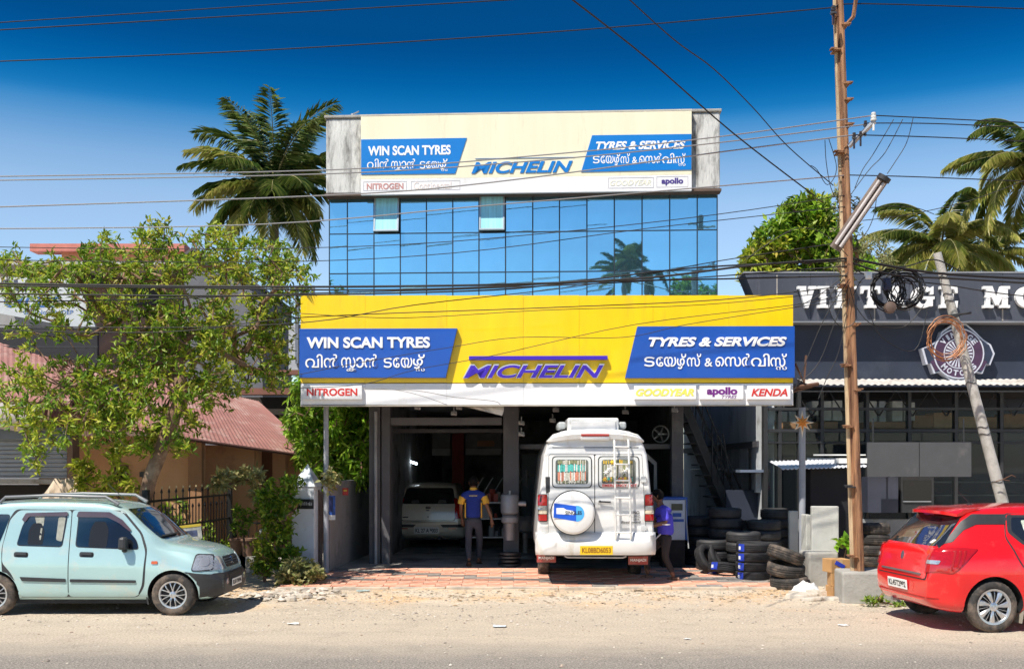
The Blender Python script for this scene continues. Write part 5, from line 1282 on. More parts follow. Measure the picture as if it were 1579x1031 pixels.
# small lean-to roof with dark void
lt = tag(empty('lean_to_shed', (0, 18.9, 0)), 'lean-to with a scalloped white sheet roof over a void painted black, beside the showroom', 'shed')
a = P(1206, 720, 18.4); b = P(1338, 716, 18.4)
mb = MB(); rows = []
for i in range(61):
    t = i / 60; x = a.x + (b.x - a.x) * t; w = .014 * math.cos(i * math.pi / 1.5); zz = a.z + (b.z - a.z) * t - .03
    rows.append([(x, .55, zz + .14 + w), (x, -.45, zz + w), (x, -.451, zz - .012 + w)])
mb.sheet(rows); o = mb.build('sheet_roof', mat('sheet_roof_white', (.62, .64, .70), .5, var=.2, scale=9), lt)
def lbox(name, x0, x1, y0, y1, D, th, m):
    p = P(x0, y1, D); r = P(x1, y0, D); q = MB(); q.span((p.x, D - 18.9, p.z), (r.x, D - 18.9 + th, r.z)); return q.build(name, m, lt)
lbox('void_shade_box', 1250, 1312, 722, 868, 18.75, .7, mat('void_shade_black', (.008, .008, .012), .8));  # solid black box stands in for the shaded void under the roof
lbox('roof_pipe', 1255, 1335, 700, 702, 18.9, .04, M_white); lbox('roof_board', 1294, 1337, 706, 714, 18.6, .3, M_white); lbox('roof_pipe', 1245, 1300, 706, 708, 18.8, .04, M_metal)
# side wall of the showroom, running back from the street
sw = tag(empty('boundary_wall', (4.93, 20.3, 0)), 'tall grey rendered side wall beyond the steel staircase', 'wall')
q = MB(); q.span((0, 0, 0), (.2, 9.5, 4.6)); q.build('wall', mat('side_wall_grey', (.66, .70, .74), .9, var=.12, scale=1.5, dirt=(.38, .40, .43), dscale=1.4, damt=.4, stretch=(1, 1, .5), bump=.2), sw)
q = MB(); q.span((-.10, .2, 2.35), (-.002, 9, 2.47)); q.build('ledge', mat('ledge_dark', (.06, .06, .07), .8), sw)
q = MB(); q.span((-.05, .02, .9), (-.002, .4, 4.4)); q.build('wall_edge', mat('side_wall_pale', (.55, .58, .6), .9, dirt=(.3, .3, .3)), sw)
q = MB(); q.tube([(-.05, 1.0, 1.4), (-.05, 1.0, 2.34)], .025, 6); q.tube([(-.05, .98, 1.9), (-.05, 8, 1.9)], .015, 5); q.build('wall_pipe', M_trim, sw, smooth=50)
q = MB(); q.span((-.5, -.15, 1.85), (-.02, 2.4, 1.9)); q.build('small_canopy', mat('blue_grey_sheet', (.16, .20, .28), .5), sw)
q = MB(); q.span((-.14, .0, 1.45), (-.01, .14, 1.88)); o = q.build('meter_box', mat('meter_box_grey', (.55, .57, .58), .5), None, bevel=.01, loc=(4.92, 20.35, 0)); tag(o, 'pale electricity meter box on the grey side wall', 'meter box')
q = MB(); q.span((4.25, 20.6, .9), (4.925, 20.66, 1.5)); q.build('dark_panel', M_navy, None); bpy.data.objects['dark_panel'].name = 'dark_sheet'; tag(bpy.data.objects['dark_sheet'], 'flat dark sheet leaning against the grey side wall above the tyre stacks', 'panel')
# steel staircase
st = tag(empty('steel_staircase', (3.45, 21.2, GF)), 'narrow black steel staircase climbing beside the garage', 'staircase')
N_T = 15; top_h = 3.2; run = 1.15
for i in range(N_T):
    t = i / (N_T - 1); q = MB(); q.box((0, 0, 0), (.30, .75, .025)); q.build('tread', M_trim, st, loc=(run * (1 - t), .4, .12 + t * (top_h - .12)))
for y in (.02, .78):
    q = MB(); q.prism([(run + .15, 0), (run + .32, 0), (.12, top_h + .05), (-.06, top_h + .05)], y - .012, y + .012); q.build('stringer', M_trim, st)
    q = MB(); q.tube([(run + .28, y, .9), (.05, y, top_h + .95)], .018, 6); q.tube([(run + .28, y, .5), (.05, y, top_h + .5)], .012, 6); q.build('handrail', M_trim, st, smooth=50)
    for i in range(8):
        t = i / 7; x = run + .26 - t * (run + .2); z = t * (top_h + .05); q = MB(); q.tube([(x, y, z), (x, y, z + .95)], .011, 5); q.build('baluster', M_trim, st)
q = MB(); q.tube([(.62, -.1, 1.5), (.62, -.1, 2.5), (.84, -.1, 2.5), (1.0, -.1, 1.45)], .016, 5); q.tube([(.73, -.1, 1.5), (.73, -.1, 2.5)], .012, 5); q.build('guard_frame', M_trim, st)
# ---------------------------------------------------------------- tyres
TN = 0.160
tyreA = tyre_mesh(.285, .17, .175, lug=.004)
tyreB = tyre_mesh(.30, .18, .20, mts=M_tyre_d, lug=.009)
tyreC = tyre_mesh(.30, .19, .185, mts=mat('greyish_rubber', (.035, .035, .037), .6, var=.3, scale=9, bump=.1), lug=.006)
M_lab = mat('tyre_label_blue', (.02, .05, .42), .4); M_lab2 = mat('tyre_label_white', (.75, .78, .82), .4)
def tyre(me, loc, rot, label, group=None, lab=None, rim=None, name='tyre_thing'):
    e = empty('car_tyre', loc); e.rotation_euler = rot
    tag(e, label, 'tyre', group)
    link('tyre', me, e)
    if lab is not None:
        # paper band wrapped over the tread
        a0 = lab; mb = MB(); rr = .2875; rows = []
        for i in range(5):
            a = a0 + i * .11; rows.append([(rr * math.cos(a), rr * math.sin(a), z) for z in (-.062, 0, .062)])
        mb.sheet(rows); o = mb.build('paper_label', M_lab, e); s_ = o.modifiers.new('s', 'SOLIDIFY'); s_.thickness = .003
        mb = MB(); rows = []
        for i in range(2):
            a = a0 + .03 + i * .16; rows.append([(rr * 1.012 * math.cos(a), rr * 1.012 * math.sin(a), z) for z in (-.035, .02)])
        mb.sheet(rows); o = mb.build('label_patch', M_lab2, e); s_ = o.modifiers.new('s', 'SOLIDIFY'); s_.thickness = .003
    if rim: link('rim', rim, e)
    return e
ORD = ['bottom', 'second from the bottom', 'third from the bottom', 'fourth from the bottom', 'fifth from the bottom', 'sixth from the bottom']
def stack(px, D, n, me, h, desc, group, jit=.012, lab=None, z0=None, rnd=random.Random(4)):
    p = P(px, 700, D); z = (ground_z(D) if z0 is None else z0)
    for i in range(n):
        nm = 'topmost' if i == n - 1 else ORD[i]
        tyre(me, (p.x + rnd.uniform(-jit, jit), D + rnd.uniform(-jit, jit), z + h * (i + .5)), (rnd.uniform(-.012, .012), rnd.uniform(-.015, .015), rnd.uniform(0, 6) if lab is None else rnd.uniform(-.12, .12)),
             '%s %s' % (nm, desc), group, lab)
stack(1161, 17.5, 4, tyreA, .158, 'tyre in the sunlit four-tyre stack with blue paper labels', 'new tyres with blue labels', .008, lab=R(205))
stack(1119, 18.9, 6, tyreC, .182, 'tyre in the tall shaded stack below the staircase', 'tyres in the tall shaded stack', .03)
stack(1179, 18.7, 5, tyreC, .176, 'tyre in the shaded stack behind the sunlit four-tyre stack', 'tyres in the shaded stack by the grey wall', .012)
stack(1078, 19.6, 5, tyreC, .182, 'tyre in the dim stack next to the garage column', 'tyres in the dim stack by the column', .02)
stack(1347, 19.3, 4, tyreB, .197, 'worn dusty tyre in the stack behind the rusty pole', 'worn tyres behind the rusty pole', .015)
stack(1100, 18.55, 3, tyreC, .182, 'tyre in the short stack hidden behind the leaning tyres', 'tyres in the short hidden stack', .02)
stack(1147, 18.25, 4, tyreC, .180, 'tyre in the black stack directly behind the labelled stack', 'tyres in the black stack behind the labels', .02)
stack(1196, 19.4, 6, tyreC, .176, 'tyre in the farthest shaded stack against the grey wall', 'tyres in the farthest stack', .02)
tyre(tyreA, (P(1116, 0, 17.9).x, 17.9, .085 + ground_z(17.9) + .03), (R(-16), R(5), R(-15)), 'new tyre lying nearly flat left of the labelled stack', None, lab=R(225))
tyre(tyreA, (P(1092, 0, 18.1).x, 18.1, .25 + ground_z(18.1)), (R(58), 0, R(48)), 'new tyre leaning over with a blue label on its tread, nearest the garage', None, lab=R(235))
tyre(tyreA, (P(1106, 0, 18.35).x, 18.35, .27 + ground_z(18.1)), (R(64), 0, R(52)), 'black tyre leaning behind the labelled leaning tyre', None)
rimS = rim_mesh('steel', .185, .2, [M_steelw, M_hub])
x = P(1216, 0, 16.6).x
tyre(tyreB, (x + .02, 16.65, .115), (R(3), R(-4), .3), 'dusty worn tyre at the foot of the leaning three-tyre stack', 'worn tyres stacked at the driveway corner')
tyre(tyreB, (x - .03, 16.65, .32), (R(6), R(-6), 1.3), 'dusty worn tyre in the middle of the leaning three-tyre stack', 'worn tyres stacked at the driveway corner')
tyre(tyreB, (x - .04, 16.62, .545), (R(16), R(-13), 2.3), 'worn tyre still on its steel wheel, topmost of the leaning stack', 'worn tyres stacked at the driveway corner', rim=rimS)
# alloy wheel hung on the garage wall
rm_ = rim_mesh('five', .17, .12, [M_alloy, M_trim]); o = link('alloy_wheel', rm_, None, P(1018, 669, 21.0), (R(90), 0, 0)); tag(o, 'silver five-spoke alloy wheel displayed high in the right garage bay', 'alloy wheel')
# ---------------------------------------------------------------- workshop things
def machine():
    D = 18.95; a = P(1022, 832, D); b = P(1060, 766, D); e = tag(empty('inflator_cabinet', (a.x, D, GF)), 'white cabinet machine with blue frame standing right of the van', 'machine')
    w = b.x - a.x; h = b.z - GF; z0 = a.z - GF
    q = MB(); q.span((0, 0, z0), (w - .04, .45, h - .05)); q.build('cabinet', mat('cabinet_white', (.62, .68, .76), .5, var=.08), e, bevel=.01)
    q = MB(); q.span((-.02, -.02, h - .048), (w, .47, h)); q.span((w - .039, -.02, z0), (w, .47, h - .049)); q.build('blue_frame', mat('machine_blue', (.02, .10, .45), .5), e, bevel=.01)
    q = MB(); q.span((w * .35, -.012, h - .24), (w * .8, -.001, h - .12)); q.build('display', mat('display_dark', (.06, .07, .05), .3), e)
    q = MB(); q.span((w * .4, -.012, h - .36), (w * .75, -.001, h - .29)); q.span((w * .3, -.012, h - .45), (w * .85, -.001, h - .40)); q.build('logo_patch', mat('machine_blue', (.02, .10, .45), .5), e)
    q = MB(); q.span((0, .02, 0), (w - .04, .43, z0 - .002)); q.build('base', M_black, e)
machine()
q = MB(); p0 = P(1062, 845, 18.5); q.tube([p0, P(1058, 800, 18.6), P(1057, 770, 18.8)], .012, 6); o = q.build('hanging_hose', mat('pale_hose', (.35, .36, .36), .6), smooth=50); tag(o, 'thin pale hose hanging beside the cabinet machine', 'hose')
def compressor():
    D = 19.2; e = tag(empty('tyre_post_lift', (P(786, 0, D).x, D, GF)), 'grey workshop pillar machine by the central column with stacked discs below', 'machine'); s = FPX / D
    g = lambda py: EYE - GF + (HY - py) / s
    gm = mat('machine_grey', (.24, .25, .27), .45, .3, var=.15)
    q = MB(); q.lathe([(.09, g(832)), (.09, g(790)), (.10, g(789))], 16); q.build('pillar', gm, e, smooth=40)
    q = MB(); q.lathe([(.13, g(806)), (.155, g(804)), (.155, g(797)), (.12, g(794))], 20); q.lathe([(.11, g(793)), (.165, g(790)), (.165, g(764)), (.15, g(762)), (0, g(762))], 20); q.build('drum', gm, e, smooth=40)
    q = MB(); q.tube([(0, 0, g(762)), (0, 0, g(756))], .02, 8); q.tube([(.12, 0, g(776)), (.30, 0, g(776))], .05, 10); q.build('nozzle', M_metal, e, smooth=40)
    for i, z in enumerate((0.02, .09, .16, .22)):
        q = MB(); q.lathe([(.05, z), (.22 - .02 * (i % 2), z), (.22 - .02 * (i % 2), z + .035), (.05, z + .035)], 24); q.build('disc', mat('dark_disc', (.07, .07, .075), .4, .5), e, smooth=40)
compressor()
def bench():
    D = 22.5; e = tag(empty('tool_rack', (P(758, 0, D).x, D, GF)), 'cluttered steel tool rack behind the walking man', 'rack'); w = .55
    rnd = random.Random(6)
    for x in (-w, w):
        for y in (0, .5): q = MB(); q.tube([(x, y, 0), (x, y, 1.05)], .02, 5); q.build('leg', M_metal, e)
    for z in (.3, .7, 1.05): q = MB(); q.span((-w, 0, z), (w, .5, z + .025)); q.build('shelf', M_metal, e)
    for i in range(26):
        x = rnd.uniform(-w + .08, w - .08); z = rnd.choice((.325, .725, 1.075)); h = rnd.uniform(.08, .28); y = rnd.uniform(.05, .35)
        q = MB(); 
        if rnd.random() < .5: q.box((x, y, z + h / 2), (rnd.uniform(.06, .16), .1, h))
        else: q.cyl((x, y, z), (x, y, z + h), rnd.uniform(.03, .07), None, 8)
        o = q.build('tool_item', mat('item_%d' % (i % 5), [(.3, .3, .3), (.35, .06, .04), (.05, .05, .05), (.25, .25, .2), (.4, .4, .42)][i % 5], .5), None); o.location = e.location; o.name = rnd.choice(('tool_tin', 'tool_box')); tag(o, 'small tin or tool box crowded on the steel rack deep in the garage', 'tool', 'tins and tools on the garage rack')
    for k in range(5):
        q = MB(); q.tube([(-.5 + k * .22, .52, 1.1), (-.2 + k * .22, .5, 1.6)], .015, 5); q.build('prop_bar', M_metal, e)
bench()
# cabinet far in right bay, pale machine by the van
q = MB(); q.lathe([(.22, 0), (.22, .06), (.05, .1), (.05, .5), (.17, .55), (.2, .75), (.1, .85), (0, .86)], 18); o = q.build('wheel_balancer', mat('balancer_grey', (.20, .21, .22), .5, .2), None, smooth=40, loc=(P(810, 0, 21).x, 21, GF)); tag(o, 'grey wheel balancer standing in shade left of the van', 'machine')
# ---------------------------------------------------------------- concrete bits, boxes, stones by the pole
def block(name, px0, px1, py0, py1, D, dp, m, label, cat, bev=.015, rz=0, tilt=0):
    a = P(px0, py1, D); b = P(px1, py0, D); q = MB(); w, h = b.x - a.x, b.z - a.z
    q.box((0, dp / 2, h / 2), (w, dp, h)); o = q.build(name, m, None, bevel=bev, loc=((a.x + b.x) / 2, D, a.z)); o.rotation_euler = (tilt, 0, rz); return tag(o, label, cat)
M_pale = mat('pale_concrete', (.50, .50, .46), .9, var=.12, scale=4, bump=.25, bscale=25, dirt=(.30, .29, .27), dscale=3, damt=.3)
block('concrete_slab', 1252, 1293, 780, 851, 17.3, .12, M_pale, 'upright pale concrete slab standing on a rough concrete block', 'slab', rz=R(-6))
block('concrete_slab', 1217, 1231, 787, 876, 18.6, .10, M_pale, 'narrow upright concrete slab behind the star post, against the low wall', 'slab', rz=0)
block('concrete_slab', 1243, 1251, 793, 858, 17.6, .25, M_pale, 'thin concrete slab edge left of the large upright slab', 'slab', rz=R(4))
block('concrete_block', 1247, 1294, 851, 906, 16.9, .5, M_conc, 'rough cracked concrete block under the upright slab', 'block', .03, R(3))
pl_ = block('pole_plinth', 1300, 1383, 882, 933, 14.7, .62, M_conc, 'square concrete plinth at the foot of the rusty utility pole', 'plinth', .03, R(-7))
M_card = mat('cardboard', (.48, .27, .11), .85, var=.12, scale=5)
for (x0, x1, y0, y1, rz, D, lb) in ((1284, 1312, 904, 925, 4, 15.4, 'cardboard box on the ground, lowest of the three beside the plinth'), (1282, 1312, 883, 903.5, -6, 15.42, 'cardboard box in the middle of the three beside the plinth'), (1281, 1313, 862, 882.5, 9, 15.45, 'open-edged cardboard box with a blue print, topmost of the three')):
    e = block('cardboard_box', x0, x1, y0, y1, D, .30, M_card, lb, 'box', .005, R(rz))
    q = MB(); q.box((0, -.003, (y1 - y0) / 103 * .5), (.05, .004, (y1 - y0) / 103)); q.build('tape', mat('box_tape', (.55, .38, .2), .4), e)
    if rz == 9:
        q = MB(); q.box((-.02, -.006, .12), (.16, .006, .06), Matrix.Rotation(.5, 3, 'Y')); q.build('printed_patch', M_lab, e)
rnd = random.Random(21)
M_rub = mat('broken_concrete', (.52, .47, .40), .9, var=.2, scale=8, bump=.4, dirt=(.35, .26, .18), damt=.4, dscale=5)
def slab_piece(px, py, D, w, d, h, label, nm='rubble_slab', m=None, rz=0.0, z=None):
    p = P(px, py, D); q = MB(); n = 7; pts = []
    for i in range(n):
        a = 2 * math.pi * i / n; pts.append((w * math.cos(a) * rnd.uniform(.75, 1.1), d * math.sin(a) * rnd.uniform(.75, 1.1)))
    q.add([(x, y, 0) for x, y in pts] + [(x * .9, y * .9, h) for x, y in pts], [tuple(range(n - 1, -1, -1)), tuple(range(n, 2 * n))] + [(i, (i + 1) % n, n + (i + 1) % n, n + i) for i in range(n)])
    o = q.build(nm, m or M_rub, None, bevel=.012, loc=(p.x, D, gz(p.x, D) - .005 if z is None else z)); o.rotation_euler = (rnd.uniform(-.08, .08), rnd.uniform(-.08, .08), rz); return tag(o, label, 'stone')
slab_piece(1240, 922, 15.4, .30, .18, .07, 'long flat stone slab nearest the road below the worn tyres')
slab_piece(1262, 912, 15.75, .27, .16, .10, 'thick broken slab in front of the rough concrete block')
slab_piece(1288, 926, 15.1, .24, .12, .06, 'small flat slab beside the lowest cardboard box')
slab_piece(1228, 915, 15.9, .16, .1, .06, 'small stone piece left of the flat slabs')
slab_piece(1252, 930, 15.0, .2, .1, .05, 'thin stone chip lying nearest the road between slabs')
# crumpled white sack
q = MB(); rows = []
for i in range(9):
    r_ = []
    for j in range(13):
        u = -1 + 2 * i / 8; v = -1 + 2 * j / 12; hgt = max(0, (1 - u * u)) ** .5 * max(0, (1 - v * v)) ** .5
        r_.append((v * .21 + .02 * noise.noise(Vector((u * 3, v * 3, 1))), u * .15, .01 + hgt * .13 * (1 + .9 * noise.noise(Vector((u * 2.4, v * 2.8, 5))))))
    rows.append(r_)
q.sheet(rows); p = P(1243, 905, 16.1); o = q.build('white_sack', mat('white_sacking', (.72, .72, .70), .8, var=.08, bump=.4, bscale=25), None, smooth=60, loc=(p.x, 16.1, .01)); tag(o, 'crumpled white sack lying in front of the worn tyre stack', 'sack')
# heap of broken stones left of the driveway
mb = MB()
for i in range(120):
    x = P(450, 0, 15.8).x + rnd.gauss(0, .38); y = 15.7 + rnd.gauss(0, .33); r_ = rnd.uniform(.02, .09)
    rock(mb, (x, y, gz(x, y) + r_ * .3), r_, rnd, .55)
for i, (px, py, w) in enumerate(((462, 905, .17), (440, 912, .14), (432, 905, .12), (480, 905, .10), (470, 915, .13), (448, 920, .11))):
    slab_piece(px, py, EYE * FPX / (py + 8 - HY), w, w * .6, .07, ['largest flat stone in the heap below the creeper', 'flat stone at the left of the heap below the creeper', 'pale stone at the far left edge of the heap', 'stone at the right end of the heap by the steel post', 'broad pale stone at the front of the heap', 'broken stone lying nearest the road in the heap'][i], 'heap_stone')
tag(mb.build('rubble_heap', M_stone), 'small broken stones heaped left of the driveway', 'rubble', kind='stuff')
# ---------------------------------------------------------------- left side: house, shop, fence, pillar, wall
def at(D): return FPX / D
def wbox(name, px0, px1, py0, py1, D, th, m, root=None, **k):
    a = P(px0, py1, D); b = P(px1, py0, D); o0 = root.location if root else Vector((0, 0, 0))
    q = MB(); q.span(Vector((a.x, D, a.z)) - o0, Vector((b.x, D + th, b.z)) - o0); return q.build(name, m, root, **k)
M_orange = mat('orange_wall_paint', (.52, .30, .16), .85, var=.08, scale=1.3, bump=.15, dirt=(.34, .20, .12), dscale=1.5, damt=.35)
M_maroon = mat('maroon_sheet', (.30, .14, .12), .6, var=.12, scale=3, dirt=(.42, .30, .26), dscale=2, damt=.45)
house = tag(empty('orange_house', (-6.5, 21, 0)), 'single storey orange walled house with a maroon sheet roof behind the fence', 'house')
def hb(name, px0, px1, py0, py1, D, th, m, **k): return wbox(name, px0, px1, py0, py1, D, th, m, house, **k)
hb('wall', 60, 311, 672, 905, 20.3, .25, M_orange); hb('wall', 311.5, 392, 686, 890, 21.4, .25, M_orange); hb('wall', 440, 484, 700, 872, 22.6, .3, M_orange)
hb('corner_pillar', 290, 311, 673, 895, 20.15, .14, mat('brown_corner', (.30, .16, .08), .85, var=.1)); hb('corner_pillar', 385, 398, 690, 880, 21.5, .3, M_orange); hb('corner_pillar', 420, 440, 697, 872, 22.3, .3, M_orange)
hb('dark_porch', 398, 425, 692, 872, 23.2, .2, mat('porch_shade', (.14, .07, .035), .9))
wf = hb('window', 176, 197, 717, 743, 20.26, .035, mat('window_frame_brown', (.10, .05, .03), .6)); o = MB()
p = P(178, 741, 20.24) - house.location; r_ = P(195, 719, 20.24) - house.location; o.span(p, r_ + Vector((0, .015, 0))); o.build('pane', M_glass_d, wf)
for x in (183, 189): hb('window_bar', x, x + 1, 719, 741, 20.225, .01, M_trim)
hb('meter_box', 215, 224, 727, 735, 20.2, .1, M_trim); hb('wall_pipe', 219, 221, 735, 770, 20.25, .04, M_trim); hb('wall_band', 190, 222, 752, 755, 20.27, .03, M_trim)
def slab_quad(name, pts, m, root, th=.05, nrib=0):
    """sheet of roofing through four world points (a, b along the eave; c, d along the ridge), ribbed"""
    a, b, c, d = [Vector(p) - root.location for p in pts]; rows = []; n = max(2, nrib * 4)
    nm = (b - a).cross(d - a).normalized()
    if nm.z < 0: nm = -nm
    top = []; bot = []
    for i in range(n + 1):
        t = i / n; w = nm * (.006 * math.cos(i * math.pi / 2) if nrib else 0)
        top.append((a.lerp(b, t) + w, d.lerp(c, t) + w))
    q = MB(); vs = [p for r in top for p in r] + [p - nm * th for r in top for p in r]; m2 = 2 * (n + 1); fs = []
    for i in range(n):
        fs += [(2 * i, 2 * i + 1, 2 * i + 3, 2 * i + 2), (m2 + 2 * i, m2 + 2 * i + 2, m2 + 2 * i + 3, m2 + 2 * i + 1), (2 * i, 2 * i + 2, m2 + 2 * i + 2, m2 + 2 * i), (2 * i + 1, m2 + 2 * i + 1, m2 + 2 * i + 3, 2 * i + 3)]
    fs += [(0, m2, m2 + 1, 1), (2 * n, 2 * n + 1, m2 + 2 * n + 1, m2 + 2 * n)]
    q.add(vs, fs); return q.build(name, m, root)
slab_quad('roof', (P(268, 672, 19.6), P(492, 704, 22.0), P(398, 618, 24.5), P(262, 588, 23.5)), M_maroon, house, .05, 34)
slab_quad('roof', (P(60, 640, 19.6), P(267, 671, 19.61), P(261, 588, 23.5), P(120, 560, 23.5)), M_maroon, house, .05, 34)
q = MB(); q.tube([P(268, 674, 19.58) - house.location, P(492, 706, 21.98) - house.location], .035, 5); q.build('eave_rail', mat('eave_dark', (.09, .04, .035), .7), house)
# roller shutter shop at the far left
sh = tag(empty('shutter_shop', (-10.5, 19.2, 0)), 'corner shop with a half raised grey roller shutter under a maroon roof', 'shop')
def sb(name, px0, px1, py0, py1, D, th, m, **k): return wbox(name, px0, px1, py0, py1, D, th, m, sh, **k)
M_sh = mat('shutter_grey', (.22, .235, .25), .5, .3, var=.12, dirt=(.06, .06, .065), damt=.3, dscale=3)
sb('shutter_box', -190, 108, 658, 677, 18.9, .35, mat('shutter_box_blue', (.13, .16, .20), .5, var=.1), bevel=.01)
y = 677.5
while y < 736:
    a = P(-190, y + 6.4, 19.0); b = P(103, y, 19.0); q = MB(); w = b.x - a.x; h = b.z - a.z
    q.prism([(0, 0), (.035, h * .15), (.055, h * .45), (.03, h * .85), (0, h), (.04, h), (.045, 0)], 0, w, Matrix(((0, 1, 0, 0), (-1, 0, 0, 0), (0, 0, 1, 0), (0, 0, 0, 1))))
    o = q.build('slat', M_sh, sh, loc=Vector((a.x, 19.05, a.z)) - sh.location); y += 6.6
sb('bottom_rail', -190, 103, 738, 746, 18.98, .06, mat('shutter_rail', (.30, .29, .26), .6, dirt=(.15, .13, .1)), bevel=.005)
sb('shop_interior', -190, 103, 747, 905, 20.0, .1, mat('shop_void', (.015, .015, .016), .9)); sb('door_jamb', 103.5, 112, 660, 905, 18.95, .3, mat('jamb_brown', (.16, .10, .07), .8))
slab_quad('roof', (P(-200, 605, 18.2), P(152, 625, 18.2), P(150, 572, 20.5), P(-200, 470, 20.5)), M_maroon, sh, .05, 40)
q = MB(); q.tube([P(-200, 612, 18.15) - sh.location, P(60, 648, 18.3) - sh.location], .24, 12); q.build('rolled_awning', mat('rolled_tarpaulin', (.38, .34, .33), .8, var=.15, bump=.3, bscale=6), sh, smooth=50)
sb('lintel', -190, 112, 649, 657, 18.85, .4, mat('lintel_brown', (.16, .08, .06), .8))
for i in range(12):
    x = -20 + i * 15; q = MB(); a = P(x, 566 - .0 * i, 20.4) - sh.location; b = P(x + 7.5, 538 + i * 1.5, 20.4) - sh.location; c = P(x + 15, 566, 20.4) - sh.location; q.tube([a, b, c], .018, 4); q.build('truss_bar', M_trim, sh)
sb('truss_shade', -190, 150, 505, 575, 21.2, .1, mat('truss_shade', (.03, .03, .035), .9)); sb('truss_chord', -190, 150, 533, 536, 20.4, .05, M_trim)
# cloth over a slanted block
q = MB(); rows = []
for i in range(8):
    r_ = []
    for j in range(10):
        p = P(66 + j * 6.4, 0, 17.6); top_ = 716 + 26 * max(0, (3 - j) / 3) if j < 3 else 716
        z0 = EYE + (HY - (top_ + 22)) / at(17.6); t = i / 7
        r_.append((p.x, 17.6 - .25 * t + .05 * math.sin(j * 1.9 + i), z0 * (1 - t) + .55 * t + .02 * math.sin(j * 2.2)))
    rows.append(r_)
q.sheet(rows); o = q.build('draped_sacking', mat('buff_sacking', (.50, .40, .30), .9, var=.12), smooth=60); s_ = o.modifiers.new('s', 'SOLIDIFY'); s_.thickness = .01; tag(o, 'buff sacking draped in folds beside the shop shutter', 'sacking')
# sign board of the repair shop, mostly behind leaves
cb = tag(empty('shop_board', (-9.5, 21.5, 4)), 'pale slanting shop board with blue writing, half hidden by the tree', 'sign')
q = MB(); o_ = cb.location
q.prism([(P(x, y, 21.4).x - o_.x, P(x, y, 21.4).z - o_.z) for x, y in ((-30, 426), (120, 430), (150, 512), (60, 494), (-30, 478))], -.1, -.03); q.build('board', mat('pale_board', (.56, .60, .62), .6, var=.08, dirt=(.4, .42, .42), damt=.3), cb)
CBF = Frame((-9.5, 21.5, 4), 0)
text('lettering', 'PU', CBF, 2, 46, 431, 449, -.101, mat('board_dark', (.06, .07, .12), .6), cb, off=.03)
text('lettering', 'CYCLES', CBF, 6, 92, 457, 474, -.101, mat('board_blue', (.05, .15, .42), .6), cb, off=.03)
text('lettering', 'GST.No. 32  DEP   1Z7', CBF, 36, 140, 478, 484.5, -.101, mat('board_blue', (.05, .15, .42), .6), cb)
# taller buildings behind the tree
rb = tag(empty('red_parapet_building', (-11, 29, 0)), 'building with salmon red parapet rising behind the tree', 'building')
def r2(name, px0, px1, py0, py1, D, th, m, **k): return wbox(name, px0, px1, py0, py1, D, th, m, rb, **k)
M_sal = mat('salmon_paint', (.55, .19, .15), .8, var=.1, dirt=(.4, .2, .16), damt=.3); M_or2 = mat('orange_stucco', (.50, .22, .12), .85, var=.1); M_or3 = mat('grimy_brown_wall', (.20, .12, .09), .9, var=.25, scale=1.5, dirt=(.10, .09, .09), dscale=1.2, damt=.5)
r2('parapet', 46, 284, 375.5, 387, 28.8, .5, M_sal); r2('wall', 95, 280, 387.5, 402, 29.0, .4, M_or2); r2('slab', -60, 275, 402.5, 408, 28.2, 3, mat('slab_grey', (.45, .45, .44), .8)); r2('wall', 90, 275, 408.5, 800, 29.6, 3, M_or3); r2('window', 110, 160, 412, 440, 29.5, .09, M_dark); r2('window', 200, 250, 440, 470, 29.5, .09, M_dark)
r2('rear_wall', -400, 89, 409, 800, 30.2, 2, mat('rear_grey', (.30, .30, .31), .9))
gb = tag(empty('grey_gable_building', (-8, 27, 0)), 'plain grey gabled building behind the tree crown', 'building')
o_ = gb.location; q = MB(); q.prism([(P(x, y, 26.5).x - o_.x, P(x, y, 26.5).z - o_.z) for x, y in ((284, 398), (300, 388), (352, 412), (405, 448), (405, 790), (284, 790))], -.5, 3); q.build('wall', mat('gable_grey', (.15, .155, .175), .9, var=.15, dirt=(.15, .15, .16)), gb)
q = MB(); q.prism([(P(x, y, 26.5).x - o_.x, P(x, y, 26.5).z - o_.z) for x, y in ((280, 396), (300, 383), (352, 408), (410, 446), (410, 450), (352, 412.5), (300, 387.5), (282, 400))], -.65, 3.1); q.build('roof', mat('gable_roof_dark', (.12, .11, .11), .8), gb)
bh = tag(empty('brown_shed', (-5.5, 24.8, 0)), 'dark brown timber shed seen between the tree and the yellow sign', 'shed')
wbox('wall', 372, 512, 612, 872, 25.2, .3, mat('shed_dark', (.035, .028, .025), .9), bh); wbox('beam', 370, 470, 598, 608, 24.6, .3, mat('beam_brown', (.20, .085, .06), .7), bh); wbox('beam', 380, 500, 570, 577, 24.8, .3, mat('beam_brown', (.20, .085, .06), .7), bh)
wbox('upper_wall', 445, 505, 500, 570, 26.5, .3, mat('upper_pale', (.40, .42, .45), .9), bh)
for x in (455, 480): wbox('drain_pipe', x, x + 5, 440, 560, 26.4, .08, mat('pipe_bluegrey', (.16, .18, .22), .6), bh)
